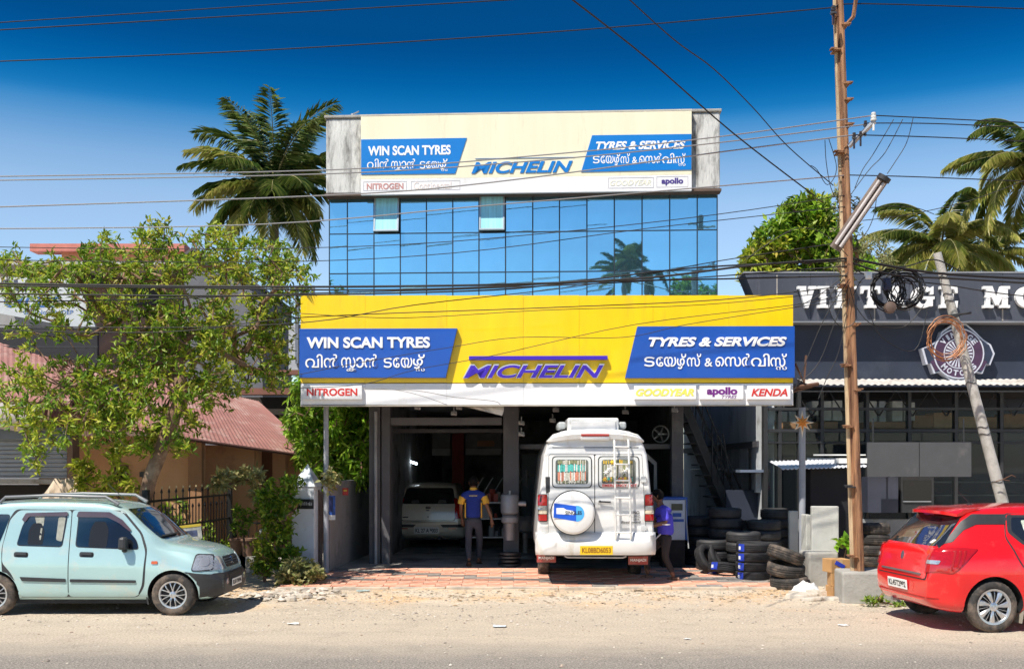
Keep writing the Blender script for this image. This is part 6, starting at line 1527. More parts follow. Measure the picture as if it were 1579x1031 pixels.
# iron fence running back from the street, then a low section
def fence(a, b, n, h, name, label, spear=True, lowx=False):
    A_, B_ = Vector(a), Vector(b); d = (B_ - A_); L_ = d.length; an = math.atan2(d.y, d.x)
    e = tag(empty(name, A_, an), label, 'fence')
    iron = mat('black_iron', (.012, .012, .013), .5, .3, var=.2)
    for i in range(n + 1):
        x = L_ * i / n; hh = h if i % 2 == 0 else h - .28
        q = MB(); q.tube([(x, 0, .05), (x, 0, hh)], .011, 5)
        if spear: q.tube([(x, 0, hh), (x, 0, hh + .03), (x, 0, hh + .09)], [.011, .024, .002], 5); 
        q.build('bar', iron, e)
        if spear and i % 2 == 0: q = MB(); q.tube([(x, -.005, hh + .085), (x, -.005, hh + .12)], [.016, .010], 5); q.build('finial', mat('gilt_finial', (.55, .42, .22), .4, .4), e)
    for z in (.12, h * .62, h - .12) if spear else (.1, h - .06):
        q = MB(); q.span((0, -.02, z), (L_, -.0125 + .03, z + .035)); q.build('rail', iron, e)
    for x in (0, L_):
        q = MB(); q.span((x - .045, -.045, 0), (x + .045, .045, h + .08)); q.build('post', iron, e)
    if lowx:
        for i in range(0, n, 2):
            q = MB(); q.tube([(L_ * i / n, -.02, .06), (L_ * (i + 2) / n, -.02, .34)], .008, 4); q.tube([(L_ * i / n, -.02, .34), (L_ * (i + 2) / n, -.02, .06)], .008, 4); q.build('cross_bar', mat('rusty_steel', (.14, .07, .045), .8), e)
    return e
p1 = P(225, 0, 16.0); p2 = P(354, 0, 20.4)
fence((p1.x, 16.0, 0), (p2.x, 20.4, 0), 26, 1.52, 'iron_fence', 'tall black iron fence with spear finials running back beside the house')
fence((p2.x + .06, 20.4, 0), (P(462, 0, 19.4).x, 19.4, 0), 16, .92, 'iron_fence', 'low black iron fence with crossed bars between the tall fence and the pillar', False, True)
# flower pots and house plants
# pillar with pyramid cap
pl = tag(empty('gate_pillar', P(467, 0, 18.0) * Vector((1, 1, 0)) if False else Vector((P(467, 0, 18.0).x, 18.0, 0)), R(-8)), 'white painted gate pillar with a pointed cap and dark name plate', 'pillar')
w = 36 / at(18) / 2; zz = EYE + (HY - 750) / at(18)
M_pp = mat('whitewash_blue', (.62, .67, .72), .8, var=.06, dirt=(.35, .36, .33), dscale=2.5, damt=.35, bump=.15)
q = MB(); q.span((-w, 0, 0), (w, .42, zz)); q.build('shaft', M_pp, pl, bevel=.01)
q = MB(); q.add([(-w - .02, -.02, zz + .002), (w + .02, -.02, zz + .002), (w + .02, .44, zz + .002), (-w - .02, .44, zz + .002), (0.02, .2, zz + .40)], [(0, 1, 4), (1, 2, 4), (2, 3, 4), (3, 0, 4), (3, 2, 1, 0)]); q.build('cap', M_pp, pl, bevel=.005)
q = MB(); q.span((-w * .5, -.03, EYE + (HY - 784) / at(18)), (w * .98, -.002, EYE + (HY - 769) / at(18))); npl = q.build('name_plate', mat('black_plate', (.02, .02, .022), .3), pl, bevel=.004)
rnd = random.Random(8)
for k_ in range(9): q = MB(); x = -w * .42 + k_ * w * .15; q.span((x, -.034, EYE + (HY - 778.5) / at(18)), (x + w * .09, -.031, EYE + (HY - 773 - rnd.uniform(0, 1.5)) / at(18))); q.build('plate_mark', M_metal, npl)
for k_ in range(3):
    wbox('folded_gate_plank', 484.5 + k_ * 4.4, 488 + k_ * 4.4, 752 + k_ * 3, 874, 18.15 + .03 * k_, .05, mat('weathered_plank', (.13, .09, .075), .85, var=.25, scale=6, stretch=(4, 4, .5), dirt=(.25, .2, .17)), None)
for k_, nm in enumerate(('', '.001', '.002')):
    o = bpy.data.objects['folded_gate_plank' + nm]; tag(o, ['weathered upright plank touching the white pillar', 'weathered upright plank in the middle of the three by the pillar', 'weathered upright plank nearest the grey post'][k_], 'plank')
# low grey wall between the pillar and the garage
gw = tag(empty('low_wall', (-3.33, 18.3, 0)), 'low grey rendered wall running back to the garage column', 'wall')
q = MB(); q.add([(0, 0, 0), (.12, 0, 0), (.12, 0, 1.70), (0, 0, 1.70), (.22, 4, 0), (.34, 4, 0), (.34, 4, 1.70), (.22, 4, 1.70)], [(0, 1, 2, 3), (1, 5, 6, 2), (5, 4, 7, 6), (4, 0, 3, 7), (3, 2, 6, 7), (0, 4, 5, 1)])
q.build('wall', mat('low_wall_render', (.27, .27, .28), .9, var=.12, scale=2, dirt=(.15, .15, .16), dscale=1.6, damt=.35, bump=.2), gw)
def poster(px0, px1, py0, py1, m, label, D, marks=()):
    a = P(px0, py1, D); b = P(px1, py0, D); q = MB(); q.span((0, 0, 0), (b.x - a.x, .012, b.z - a.z)); o = q.build('poster', m, None, loc=(a.x, D, a.z)); tag(o, label, 'poster')
    for (u0, u1, v0, v1, mm) in marks:
        q = MB(); W, H = b.x - a.x, b.z - a.z; q.span((u0 * W, -.004, v0 * H), (u1 * W, -.001, v1 * H)); q.build('print', mm, o)
    return o
po = poster(503, 517, 764, 801, mat('poster_blue', (.03, .10, .42), .5, var=.5, scale=12), 'upright poster with dark blue picture and white foot, beside the grey post', 18.25, ((0, 1, 0, .2, M_white), (.3, .75, .35, .95, mat('poster_dark', (.02, .03, .12), .5))))
po = poster(528, 537, 752, 763, mat('poster_red', (.35, .03, .03), .5), 'tiny red notice on the grey wall top', 18.9, ((.2, .8, .55, .75, mat('notice_yellow', (.6, .45, .05), .5)),))
po = poster(400, 413, 815, 831, M_white, 'small white and blue notice hung on the low fence', 19.2, ((.1, .9, .1, .55, M_lab),))
po = poster(279, 311, 810, 833, mat('poster_photo', (.45, .46, .42), .5, var=.4, scale=9), 'tilted printed photo board with yellow top behind the aqua car', 15.75, ((0, 1, .82, 1, mat('notice_yellow', (.6, .45, .05), .5)), (.1, .8, .2, .6, mat('poster_slate', (.08, .10, .18), .5, var=.5, scale=15))))
po.rotation_euler = (0, R(-6), R(8))
# ---------------------------------------------------------------- utility poles, lamp, wires
def lerp_px(p, q, t): return p.lerp(q, t)
PZ = EYE + (HY - 882) / at(14.95)
base = Vector((P(1322, 0, 14.95).x, 14.95, PZ - .1)); topp = P(1290, -60, 14.95)
up_ = tag(empty('utility_pole', base), 'tall rusty iron rail pole with brackets and insulators on a concrete plinth', 'utility pole')
M_rust = mat('rusty_iron', (.33, .17, .085), .75, .15, var=.4, scale=7, bump=.4, bscale=30, dirt=(.09, .035, .022), dscale=5, damt=.62, stretch=(3, 3, .25))
M_rust2 = mat('pale_rusty_flange', (.58, .44, .27), .8, .1, var=.2, scale=4, bump=.3, dirt=(.22, .10, .05), dscale=3, damt=.5, stretch=(3, 3, .4))
d = topp - base
def seg(xoff, yoff, w0, w1, dep, m, name, bev=.01):
    n = 14; q = MB(); rows = []
    for i in range(n + 1):
        t = i / n; c = d * t; w = w0 + (w1 - w0) * t
        rows.append([c + Vector((xoff * (w0 + (w1 - w0) * t) / w0 - w / 2, yoff - dep / 2, 0)), c + Vector((xoff * (w0 + (w1 - w0) * t) / w0 + w / 2, yoff - dep / 2, 0)), c + Vector((xoff * (w0 + (w1 - w0) * t) / w0 + w / 2, yoff + dep / 2, 0)), c + Vector((xoff * (w0 + (w1 - w0) * t) / w0 - w / 2, yoff + dep / 2, 0))])
    vs = [p for r in rows for p in r]; fs = [(i * 4 + k, i * 4 + (k + 1) % 4, i * 4 + 4 + (k + 1) % 4, i * 4 + 4 + k) for i in range(n) for k in range(4)] + [(3, 2, 1, 0), (n * 4, n * 4 + 1, n * 4 + 2, n * 4 + 3)]
    q.add(vs, fs); return q.build(name, m, up_, bevel=bev)
seg(.035, -.03, .105, .07, .13, M_rust, 'rail_head', .035); seg(-.055, .02, .06, .042, .06, M_rust2, 'flange', .006); seg(-.02, .01, .05, .035, .10, M_rust, 'web', .004)
def on_pole(py): 
    t = (EYE + (HY - py) / at(14.95) - base.z) / d.z; return d * t
for py, s_ in ((40, 1), (78, -1), (130, 1), (155, 1), (193, 1), (235, -1), (440, -1), (500, 1), (562, -1), (600, 1), (656, -1), (748, -1), (855, -1)):
    c = on_pole(py); q = MB(); q.box(c + Vector((s_ * .10, -.05, 0)), (.10, .10, .018)); q.box(c + Vector((s_ * .06, -.02, -.022)), (.10, .20, .02)); q.build('step_bracket', M_rust if py != 748 else M_trim, up_, bevel=.004)
# cross arm with insulators
M_cer = mat('white_porcelain', (.75, .75, .72), .2, coat=.8, var=.04); M_cerd = mat('dark_porcelain', (.04, .03, .03), .2, coat=.8, var=.1)
c0 = P(1309, 226, 14.85) - base; c1 = P(1349, 187, 14.6) - base
q = MB(); q.tube([c0, c1], .035, 4); q.build('cross_arm', M_metal, up_)
def insulator(px, py, h, m, D=14.7):
    b_ = P(px, py, D) - base; q = MB(); q.lathe([(.03, 0), (.075, .0), (.08, .04), (.05, .06), (.07, .08), (.065, .12), (.04, .13), (.06, .16), (.055, .2), (0, .22)], 14, Matrix.Translation(b_) @ Matrix.Scale(h / .36, 4)); q.tube([b_ + Vector((0, 0, -.14)), b_], .015, 5); return q.build('insulator', m, up_, smooth=40)
insulator(1347, 186, .2, M_cer, 14.6); insulator(1334.5, 195, .14, M_cerd); insulator(1317, 214, .15, M_cerd); insulator(1327, 210, .12, M_cerd); insulator(1285, 22, .2, M_cerd)
q = MB(); q.tube([P(1306, 38, 14.95) - base, P(1316, 26, 14.9) - base, P(1322, -12, 14.85) - base], .03, 5); q.tube([P(1284, 24, 14.9) - base, P(1298, 30, 14.95) - base], .02, 5); q.tube([P(1285, 38, 14.9) - base, P(1285, 22, 14.9) - base], .018, 5); q.build('top_arm', M_rust, up_)
# tube street light clamped at an angle
sl = tag(empty('street_light', P(1310, 345, 14.6)), 'unlit twin tube street light fixed aslant on the rusty pole', 'street light')
a = P(1289, 383, 14.5) - sl.location; b = P(1363, 275, 14.2) - sl.location; dd = (b - a).normalized(); sd = dd.cross(Vector((0, 1, 0))).normalized()
q = MB(); q.tube([a + Vector((0, .05, 0)), b + Vector((0, .05, 0))], .085, 8, flat=.45); q.build('housing', mat('lamp_housing_brown', (.22, .17, .14), .5, .3, dirt=(.12, .08, .06)), sl, smooth=35, bevel=0)
for s_ in (-1, 1):
    q = MB(); q.tube([a + sd * .035 * s_ + dd * .04 + Vector((0, -.02, 0)), b + sd * .035 * s_ - dd * .06 + Vector((0, -.02, 0))], .024, 8); q.build('tube', mat('dusty_tube_glass', (.55, .50, .48), .35, var=.1, coat=.4), sl, smooth=50)
q = MB(); q.tube([b - dd * .03 + Vector((0, .0, 0)), b + dd * .03 + Vector((0, .0, 0))], .095, 12); q.build('end_cap', M_trim, sl, smooth=40)
q = MB(); q.tube([P(1306, 352, 14.85) - sl.location, P(1314, 342, 14.55) - sl.location], .025, 5); q.build('clamp', M_rust, sl)
# leaning pole
lb_ = Vector((P(1583, 0, 16.0).x, 16.0, 0)); lt_ = P(1445, 390, 16.0)
lp = tag(empty('leaning_pole', lb_), 'pale grey round pole leaning left across the showroom front', 'utility pole')
n = 16; pts = [(lt_ - lb_) * (i / n) for i in range(n + 1)]
q = MB(); q.tube(pts, [.098 - .035 * i / n for i in range(n + 1)], 16); q.build('shaft', mat('pale_pole_concrete', (.48, .46, .42), .85, var=.15, scale=5, bump=.4, dirt=(.26, .24, .2), dscale=4, damt=.45), lp, smooth=50)
for t in (.16, .19, .22, .33, .47, .49, .62, .86, .88, .93):
    c = (lt_ - lb_) * t; ax = (lt_ - lb_).normalized(); r0 = .098 - .035 * t + .006; q = MB(); pts_ = []
    u = ax.cross(Vector((0, 1, 0))).normalized(); v = ax.cross(u)
    for k in range(17): pts_.append(c + (u * math.cos(k * math.pi / 8) + v * math.sin(k * math.pi / 8)) * r0 + ax * .02 * math.sin(k * 1.1))
    q.tube(pts_, .006, 4); q.build('wire_binding', M_trim, lp)
q = MB(); c = P(1462, 487, 15.95) - lb_; q.tube([c, P(1498, 482, 15.8) - lb_], .02, 5); q.tube([P(1452, 492, 15.9) - lb_, P(1478, 487, 15.85) - lb_], .018, 5); q.build('short_arm', M_trim, lp)
q = MB(); q.tube([P(1535, 742, 15.85) - lb_, P(1546, 739, 15.8) - lb_, P(1560, 732, 15.7) - lb_, P(1566, 735, 15.7) - lb_], .007, 4); q.tube([P(1546, 739, 15.8) - lb_, P(1557, 741, 15.7) - lb_], .006, 4); q.build('loose_wire', mat('rusty_steel', (.14, .07, .045), .8), lp)
# star post
sp = post(1237, 628, 880, 18.1, .058, 'sign_post', 'round grey post with a paper star, under the right end of the yellow sign')
star = tag(empty('paper_star', P(1237, 651, 17.9)), 'eight pointed white and orange paper star tied to the grey post', 'star')
sr = 1 / at(17.9)
for k in range(8):
    a = R(90 - k * 45); r1 = (19 if k % 2 == 0 else 17) * sr * (1.25 if k == 4 else 1); r0 = 7.5 * sr
    tip = Vector((math.cos(a) * r1, 0, math.sin(a) * r1)); l = Vector((math.cos(a + R(22.5)) * r0, 0, math.sin(a + R(22.5)) * r0)); r_ = Vector((math.cos(a - R(22.5)) * r0, 0, math.sin(a - R(22.5)) * r0)); cc = Vector((0, -.06, 0)); bk = Vector((0, .06, 0))
    q = MB(); q.add([cc, l, tip, r_, bk], [(0, 1, 2), (0, 2, 3), (4, 2, 1), (4, 3, 2)]); o = q.build('point', mat('star_paper', (.72, .62, .48), .6, var=.15), star)
    q = MB(); q.add([cc * 1.12, l * .72 + Vector((0, -.02, 0)), tip * .62 + Vector((0, -.035, 0)), r_ * .72 + Vector((0, -.02, 0))], [(0, 1, 2), (0, 2, 3)]); q.build('point_centre', mat('star_orange', (.70, .28, .05), .6, var=.2, scale=20), o)
# wires
M_wire = mat('black_cable', (.012, .012, .013), .6, var=0); M_wire2 = mat('bare_aluminium_wire', (.32, .32, .33), .4, .5, var=0)
def wire(p, label, r=.008, m=None, sag=None, seg_=5, group='overhead cables along the street'):
    """p = (px, py, D) control points; smooth curve through them"""
    pts = [P(*a) for a in p]; out = []
    for i in range(len(pts) - 1):
        p0 = pts[max(i - 1, 0)]; p1 = pts[i]; p2 = pts[i + 1]; p3 = pts[min(i + 2, len(pts) - 1)]
        for k in range(seg_):
            t = k / seg_; out.append(.5 * ((2 * p1) + (p2 - p0) * t + (2 * p0 - 5 * p1 + 4 * p2 - p3) * t * t + (3 * p1 - p0 - 3 * p2 + p3) * t ** 3))
    out.append(pts[-1])
    if sag: 
        for i, v in enumerate(out): u = i / (len(out) - 1); v.z -= sag * 4 * u * (1 - u)
    q = MB(); q.tube([v - out[0] for v in out], r, 4); o = q.build('overhead_wire', m or M_wire, None, loc=out[0]); return tag(o, label, 'cable', group)
d0 = 14.9
wire([(-60, 39, 13), (560, -2, 13.2), (900, -25, 13.2)], 'thin wire crossing the top left corner of the sky, upper of two', .007)
wire([(-60, 50, 13.2), (820, -2, 13.4), (1000, -12, 13.4)], 'thin wire crossing the top left sky just below another')
wire([(-60, 97, 15), (400, 78, 15), (900, 46, 15), (1284, 12, 14.9)], 'long wire from the left edge up to the top insulator of the rusty pole', .009)
wire([(1287, 14, 14.9), (1330, 6, 14.9), (1640, 16, 14.9)], 'short wire leaving the top of the rusty pole to the right', .009)
wire([(-60, 273, 15), (510, 262, 15), (850, 238, 14.9), (1100, 212, 14.8), (1347, 178, 14.6)], 'pale wire across the roof sign to the white insulator', .009, M_wire2)
wire([(-60, 279, 15.1), (510, 268, 15.1), (850, 246, 15), (1100, 221, 14.9), (1334, 192, 14.7)], 'pale wire just below the one to the white insulator', .009, M_wire2)
wire([(-60, 321, 15.1), (510, 301, 15.1), (760, 281, 15), (1100, 236, 14.9), (1317, 208, 14.7)], 'pale wire passing over the foot of the roof sign', .010, M_wire2)
wire([(-60, 353, 15.1), (400, 346, 15.1), (760, 316, 15), (1060, 291, 14.9), (1309, 270, 14.9)], 'pale wire crossing the upper glass panes', .009, M_wire2)
wire([(1347, 178, 14.6), (1450, 183, 14.7), (1640, 192, 14.9)], 'topmost of three wires leaving the cross arm to the right', .008)
wire([(1334, 190, 14.7), (1450, 191, 14.8), (1640, 200, 14.9)], 'middle of three wires leaving the cross arm to the right', .008)
wire([(1317, 208, 14.7), (1450, 212, 14.8), (1640, 221, 14.9)], 'lowest of three wires leaving the cross arm to the right', .008)
wire([(1309, 270, 14.9), (1420, 273, 14.9), (1640, 282, 14.9)], 'wire running right from the rusty pole above the tube lamp', .008)
wire([(870, -10, 11), (1000, 92, 12.5), (1130, 205, 13.8), (1256, 302, 14.8)], 'black cable slanting down from the top edge toward the rusty pole', .012)
wire([(960, -10, 11), (1040, 62, 12), (1100, 106, 13), (1160, 165, 13.8), (1215, 226, 14.4), (1285, 286, 14.9)], 'thinner black cable slanting down beside the thick one', .009)
# reflections-height cables over the glass and yellow sign
wire([(-60, 436, 15), (250, 441, 15), (520, 442, 15), (800, 438, 15), (1000, 428, 15), (1160, 409, 14.95), (1310, 398, 14.9)], 'thick black cable bundle hanging across the lower glass', .016)
wire([(-60, 440, 15.1), (300, 444, 15.1), (560, 447, 15.1), (760, 442, 15.1), (900, 432, 15.1), (1080, 412, 15), (1310, 402, 14.9)], 'black cable twisted with the thick bundle across the glass', .012)
wire([(-60, 452, 15.2), (300, 456, 15.2), (500, 454, 15.2), (760, 447, 15.2), (900, 435, 15.2), (1110, 430, 15.1), (1310, 425, 14.9)], 'black cable skimming the top edge of the yellow sign', .012)
wire([(-60, 466, 15.2), (200, 462, 15.2), (480, 452, 15.2), (700, 446, 15.2), (1000, 433, 15.1), (1310, 410, 14.9)], 'black cable below the bundle at the tree crown', .009)
wire([(-60, 500, 15.2), (250, 505, 15.2), (480, 496, 15.2), (640, 470, 15.2), (900, 440, 15.1), (1110, 402, 15), (1310, 372, 14.9)], 'thin cable climbing from the tree across the yellow sign top', .007)
wire([(-60, 507, 15.2), (250, 512, 15.2), (470, 489, 15.2), (850, 474, 15.2), (1110, 462, 15.1), (1310, 440, 14.9)], 'thin cable lying along the upper yellow panel', .007)
wire([(-60, 380, 15.2), (300, 384, 15.2), (600, 378, 15.2), (860, 358, 15.1), (1110, 330, 15), (1310, 300, 14.9)], 'thin cable across the middle glass panes', .006)
wire([(-60, 400, 15.3), (400, 404, 15.3), (700, 390, 15.2), (1000, 352, 15.1), (1310, 318, 14.9)], 'thin cable just under another over the middle panes', .006)
wire([(462, 577, 15.3), (560, 558, 15.3), (690, 536, 15.3), (800, 520, 15.2), (960, 520, 15.2), (1060, 500, 15.1), (1224, 474, 15), (1310, 462, 14.9)], 'thin slack wire drooping over both blue panels', .005)
wire([(462, 598, 15.3), (560, 592, 15.3), (640, 570, 15.3), (760, 548, 15.3), (980, 500, 15.2), (1224, 470, 15.1), (1310, 452, 14.9)], 'thin slack wire crossing the yellow panel centre', .005)
wire([(462, 483, 15.3), (620, 490, 15.3), (840, 478, 15.3), (1080, 470, 15.2), (1310, 448, 14.9)], 'thin wire looping near the sign top left corner', .005)
wire([(560, 600, 15.3), (640, 602, 15.3), (700, 612, 15.4), (760, 618, 15.4), (772, 624, 15.6)], 'loose grey wire drooping across the white strip', .005, M_wire2)
wire([(560, 598, 15.3), (610, 601, 15.3), (650, 610, 15.4), (690, 624, 15.6)], 'short loose grey wire ending under the white strip', .004, M_wire2)
wire([(1310, 398, 14.9), (1400, 415, 14.9), (1480, 424, 15), (1640, 432, 15.1)], 'thick black bundle running right from the rusty pole', .018)
wire([(1310, 404, 14.9), (1380, 424, 14.9), (1480, 430, 15), (1640, 440, 15.1)], 'second black bundle running right just below the first', .014)
wire([(1310, 410, 14.9), (1350, 428, 14.9), (1450, 438, 15), (1540, 452, 15), (1640, 462, 15.1)], 'thin black cable sagging right over the white letters', .008)
wire([(1310, 398, 14.9), (1385, 412, 15.0), (1440, 400, 15.8), (1480, 418, 15.8)], 'cable linking the rusty pole to the leaning pole', .010)
for i, (pts, lb) in enumerate((([(1310, 430), (1280, 475), (1258, 520), (1226, 600)], 'wire dropping left from the pole to the right end of the sign'),
        ([(1309, 440), (1286, 500), (1262, 560), (1232, 590)], 'second wire dropping left toward the sign end'),
        ([(1308, 420), (1270, 450), (1240, 468), (1224, 474)], 'short wire from the pole to the yellow panel edge'),
        ([(1310, 460), (1294, 540), (1276, 580), (1262, 615)], 'wire hanging down left of the rusty pole to the awning'),
        ([(1310, 442), (1320, 490), (1302, 505), (1284, 490), (1278, 460), (1300, 432)], 'slack loop of wire left of the rusty pole'),
        ([(1318, 470), (1340, 497), (1375, 505), (1400, 500), (1425, 470)], 'slack loop of wire between the two poles'),
        ([(1308, 395), (1270, 360), (1230, 352), (1190, 372), (1150, 400)], 'thin wire drooping into the green tree'),
        ([(1316, 455), (1330, 430), (1350, 425), (1368, 440)], 'short wire from pole to the black coil'),
        ([(1340, 480), (1360, 520), (1410, 540), (1430, 480)], 'thin slack wire hanging under the black coil'))):
    wire([(x, y, d0 - .1) for x, y in pts], lb, .006)
for i, (pts, lb) in enumerate((([(1378, 184), (1360, 215), (1345, 240), (1330, 262), (1318, 290)], 'service wire curving down from the upper wires, leftmost'), ([(1392, 184), (1365, 235), (1340, 262), (1312, 300)], 'service wire curving down from the upper wires, middle'),
        ([(1408, 182), (1398, 220), (1380, 250), (1368, 268)], 'service wire dropping to the tube lamp end'), ([(1272, 216), (1274, 250), (1280, 285), (1288, 305)], 'thin wire hanging left of the pole below the cross arm'), ([(1278, 214), (1290, 260), (1276, 285), (1260, 262), (1250, 255)], 'curling loose wire left of the pole'), ([(1352, 300), (1348, 330), (1338, 355), (1325, 370)], 'thin wire hanging below the tube lamp'),
        ([(1338, 321), (1370, 318), (1410, 320), (1440, 330)], 'short wire running right behind the tube lamp'), ([(1330, 340), (1400, 331), (1500, 308), (1600, 270)], 'wire rising right across the palm crowns'))):
    wire([(x, y, 14.8) for x, y in pts], lb, .0055)
def coil(px, py, D, rpx, n, m, label, rr, seed, jit=.12, sq=1.0, thick=.007):
    rnd = random.Random(seed); c = P(px, py, D); e = tag(empty('cable_coil', c), label, 'cable coil'); s = 1 / at(D)
    for k in range(n):
        rad = rpx * s * rnd.uniform(1 - rr, 1); cx, cz = rnd.gauss(0, rpx * s * jit), rnd.gauss(0, rpx * s * jit); ph = rnd.uniform(0, 6.28); q = MB()
        pts = [Vector((cx + rad * math.cos(ph + i * 2 * math.pi / 28) * (1 + .05 * math.sin(2 * i)), rnd.uniform(-.01, .01) - .02 * k / 3, cz + rad * sq * math.sin(ph + i * 2 * math.pi / 28))) for i in range(27 + rnd.randint(0, 6))]
        q.tube(pts, thick, 4); q.build('loop', m, e)
    return e
coil(1392, 448, 15.0, 30, 16, M_wire, 'tangled coil of black cable hanging over the white letters', .4, 3, .14)
coil(1368, 446, 15.0, 26, 8, M_wire, 'smaller black cable coil left of the big tangle', .2, 4, .1, 1.15, .009)
coil(1457, 522, 15.7, 30, 8, mat('copper_orange_cable', (.40, .17, .07), .5, .2, var=.15), 'coil of orange cable hung on the leaning pole', .25, 5, .09, 1.1, .0065)
q = MB(); q.box((0, 0, 0), (.11, .08, .17)); q.box((.0, -.05, 0), (.08, .02, .12)); o = q.build('splitter_box', mat('navy_box', (.02, .025, .06), .5), None, bevel=.008, loc=P(1367, 438, 14.9)); tag(o, 'small navy junction box among the black coils', 'junction box')
q = MB(); q.lathe([(.03, -.06), (.07, -.05), (.09, .0), (.08, .05), (.03, .07)], 16, Matrix.Rotation(R(90), 4, 'X')); o = q.build('cable_closure', mat('closure_brown', (.12, .08, .06), .5), None, smooth=40, loc=P(1372, 474, 14.9)); tag(o, 'round brown cable closure hanging below the coils', 'junction box')
q = MB(); q.box((0, 0, 0), (.09, .06, .09)); q.tube([(0, -.03, .0), (0, -.05, 0)], .02, 8); o = q.build('white_box', M_white, None, bevel=.006, loc=P(1339, 425, 14.8)); tag(o, 'small white junction box right of the rusty pole', 'junction box')
# bare branches and rods on the sign's right end
q = MB(); q.tube([P(1226, 560, 17.3), P(1240, 590, 17.3), P(1243, 548, 17.4)], .02, 5); q.tube([P(1222, 598, 17.3), P(1262, 592, 17.4)], .035, 5); q.tube([P(1222, 604, 17.3), P(1252, 596, 17.4)], .02, 5); o = q.build('rusty_frame', mat('rusty_steel', (.14, .07, .045), .8)); tag(o, 'rusty steel frame end sticking out right of the yellow sign', 'frame')
# ---------------------------------------------------------------- vegetation
nr = np.random.default_rng(12)
def leaf_arrays(pos, dr, up, ln, wd, fold=.25, bend=.12):
    dr = dr / np.linalg.norm(dr, axis=1, keepdims=True)
    sd = np.cross(dr, up); sd /= np.maximum(np.linalg.norm(sd, axis=1, keepdims=True), 1e-6); n = np.cross(sd, dr)
    ln = ln[:, None]; wd = wd[:, None]
    v0 = pos; v2 = pos + dr * ln - n * ln * bend; mid = pos + dr * ln * .45
    v1 = mid + sd * wd * .5 + n * wd * fold; v3 = mid - sd * wd * .5 + n * wd * fold
    V_ = np.stack([v0, v1, v2, v3], 1).reshape(-1, 3); k = len(pos); b = np.arange(k)[:, None] * 4
    F_ = np.concatenate([b + np.array([[0, 1, 2]]), b + np.array([[0, 2, 3]])], 1).reshape(-1, 3)
    return V_, F_
def np_mesh(name, V_, F_, m, parent=None, loc=(0, 0, 0)):
    me = bpy.data.meshes.new(name); me.vertices.add(len(V_)); me.vertices.foreach_set('co', V_.astype(np.float32).ravel())
    me.loops.add(F_.size); me.loops.foreach_set('vertex_index', F_.astype(np.int32).ravel()); me.polygons.add(len(F_))
    me.polygons.foreach_set('loop_start', np.arange(0, F_.size, 3, dtype=np.int32)); me.materials.append(m); me.update(calc_edges=True); me.validate()
    return link(name, me, parent, loc)
def leafmat(name, cols, trans=.3, rough=.45):
    return mat(name, cols[0], rough, var=.12, scale=1.2, island=cols, trans=trans, spec=.4)
L_yel = leafmat('yellow_green_leaf', [(.12, .20, .015), (.24, .34, .02), (.42, .50, .04), (.55, .56, .06), (.28, .38, .03), (.50, .40, .08), (.36, .48, .04)], .42)
L_mid = leafmat('mid_green_leaf', [(.07, .16, .015), (.15, .28, .02), (.24, .38, .03), (.36, .46, .05), (.11, .21, .02)], .42)
L_bright = leafmat('bright_mango_leaf', [(.08, .22, .012), (.20, .42, .02), (.34, .56, .04), (.42, .58, .07), (.12, .30, .02)], .45)
L_dull = leafmat('dusty_leaf', [(.16, .20, .06), (.32, .34, .13), (.46, .44, .22), (.22, .26, .09), (.38, .32, .14)], .35)
L_dry = leafmat('dry_brown_leaf', [(.14, .06, .04), (.22, .10, .07), (.30, .17, .10), (.10, .05, .035)], .2)
L_pale = leafmat('pale_variegated_leaf', [(.30, .32, .12), (.45, .42, .20), (.20, .25, .08), (.50, .36, .14)], .3)
M_bark = mat('brown_bark', (.20, .12, .075), .9, var=.3, scale=6, bump=.6, bscale=22, dirt=(.34, .25, .17), dscale=3, damt=.45)
def rosettes(centres, nl, ln, wd, spread, droop=.0, out=None):
    """leaf positions round each twig tip"""
    k = len(centres); P0 = np.repeat(centres, nl, 0); ax = nr.normal(size=(k, 3)); ax[:, 2] = np.abs(ax[:, 2]) * .7 + .25
    ax /= np.linalg.norm(ax, axis=1, keepdims=True); A_ = np.repeat(ax, nl, 0)
    d = nr.normal(size=(k * nl, 3)); d /= np.linalg.norm(d, axis=1, keepdims=True); d = d + A_ * .75; d[:, 2] -= droop
    d /= np.linalg.norm(d, axis=1, keepdims=True)
    p = P0 + A_ * (nr.uniform(-1, .5, (k * nl, 1)) * spread) + nr.normal(size=(k * nl, 3)) * spread * .15
    up = nr.normal(size=(k * nl, 3)) * .5 + np.array([0, -.3, 1.0])
    return p, d, up, nr.uniform(.7, 1.2, k * nl) * ln, nr.uniform(.75, 1.2, k * nl) * wd
def grow(root_nodes, tips, step=.45, rnd=None, droop=.05):
    """connects every tip to the nearest wood already grown; returns nodes and parents"""
    pos = [np.array(p, float) for p in root_nodes]; par = [-1] + list(range(len(root_nodes) - 1))
    base = pos[-1]; order = sorted(range(len(tips)), key=lambda i: np.linalg.norm(tips[i] - base)); leafn = []
    arr = np.array(pos)
    for i in order:
        t = tips[i]; d = np.linalg.norm(arr - t, axis=1); d[:max(1, len(root_nodes) // 2)] += 1.5; j = int(np.argmin(d)); L_ = d[j]; n = max(1, int(L_ / step)); p0 = pos[j]; cur = j; new = []
        for k in range(1, n + 1):
            u = k / n; q = p0 + (t - p0) * u + (rnd.normal(size=3) * .06 * L_ * (u < 1)) + np.array([0, 0, .10 * L_ * math.sin(u * math.pi) * .6]); pos.append(q); par.append(cur); cur = len(pos) - 1; new.append(q)
        leafn.append(cur); arr = np.vstack([arr, new])
    return pos, par, leafn
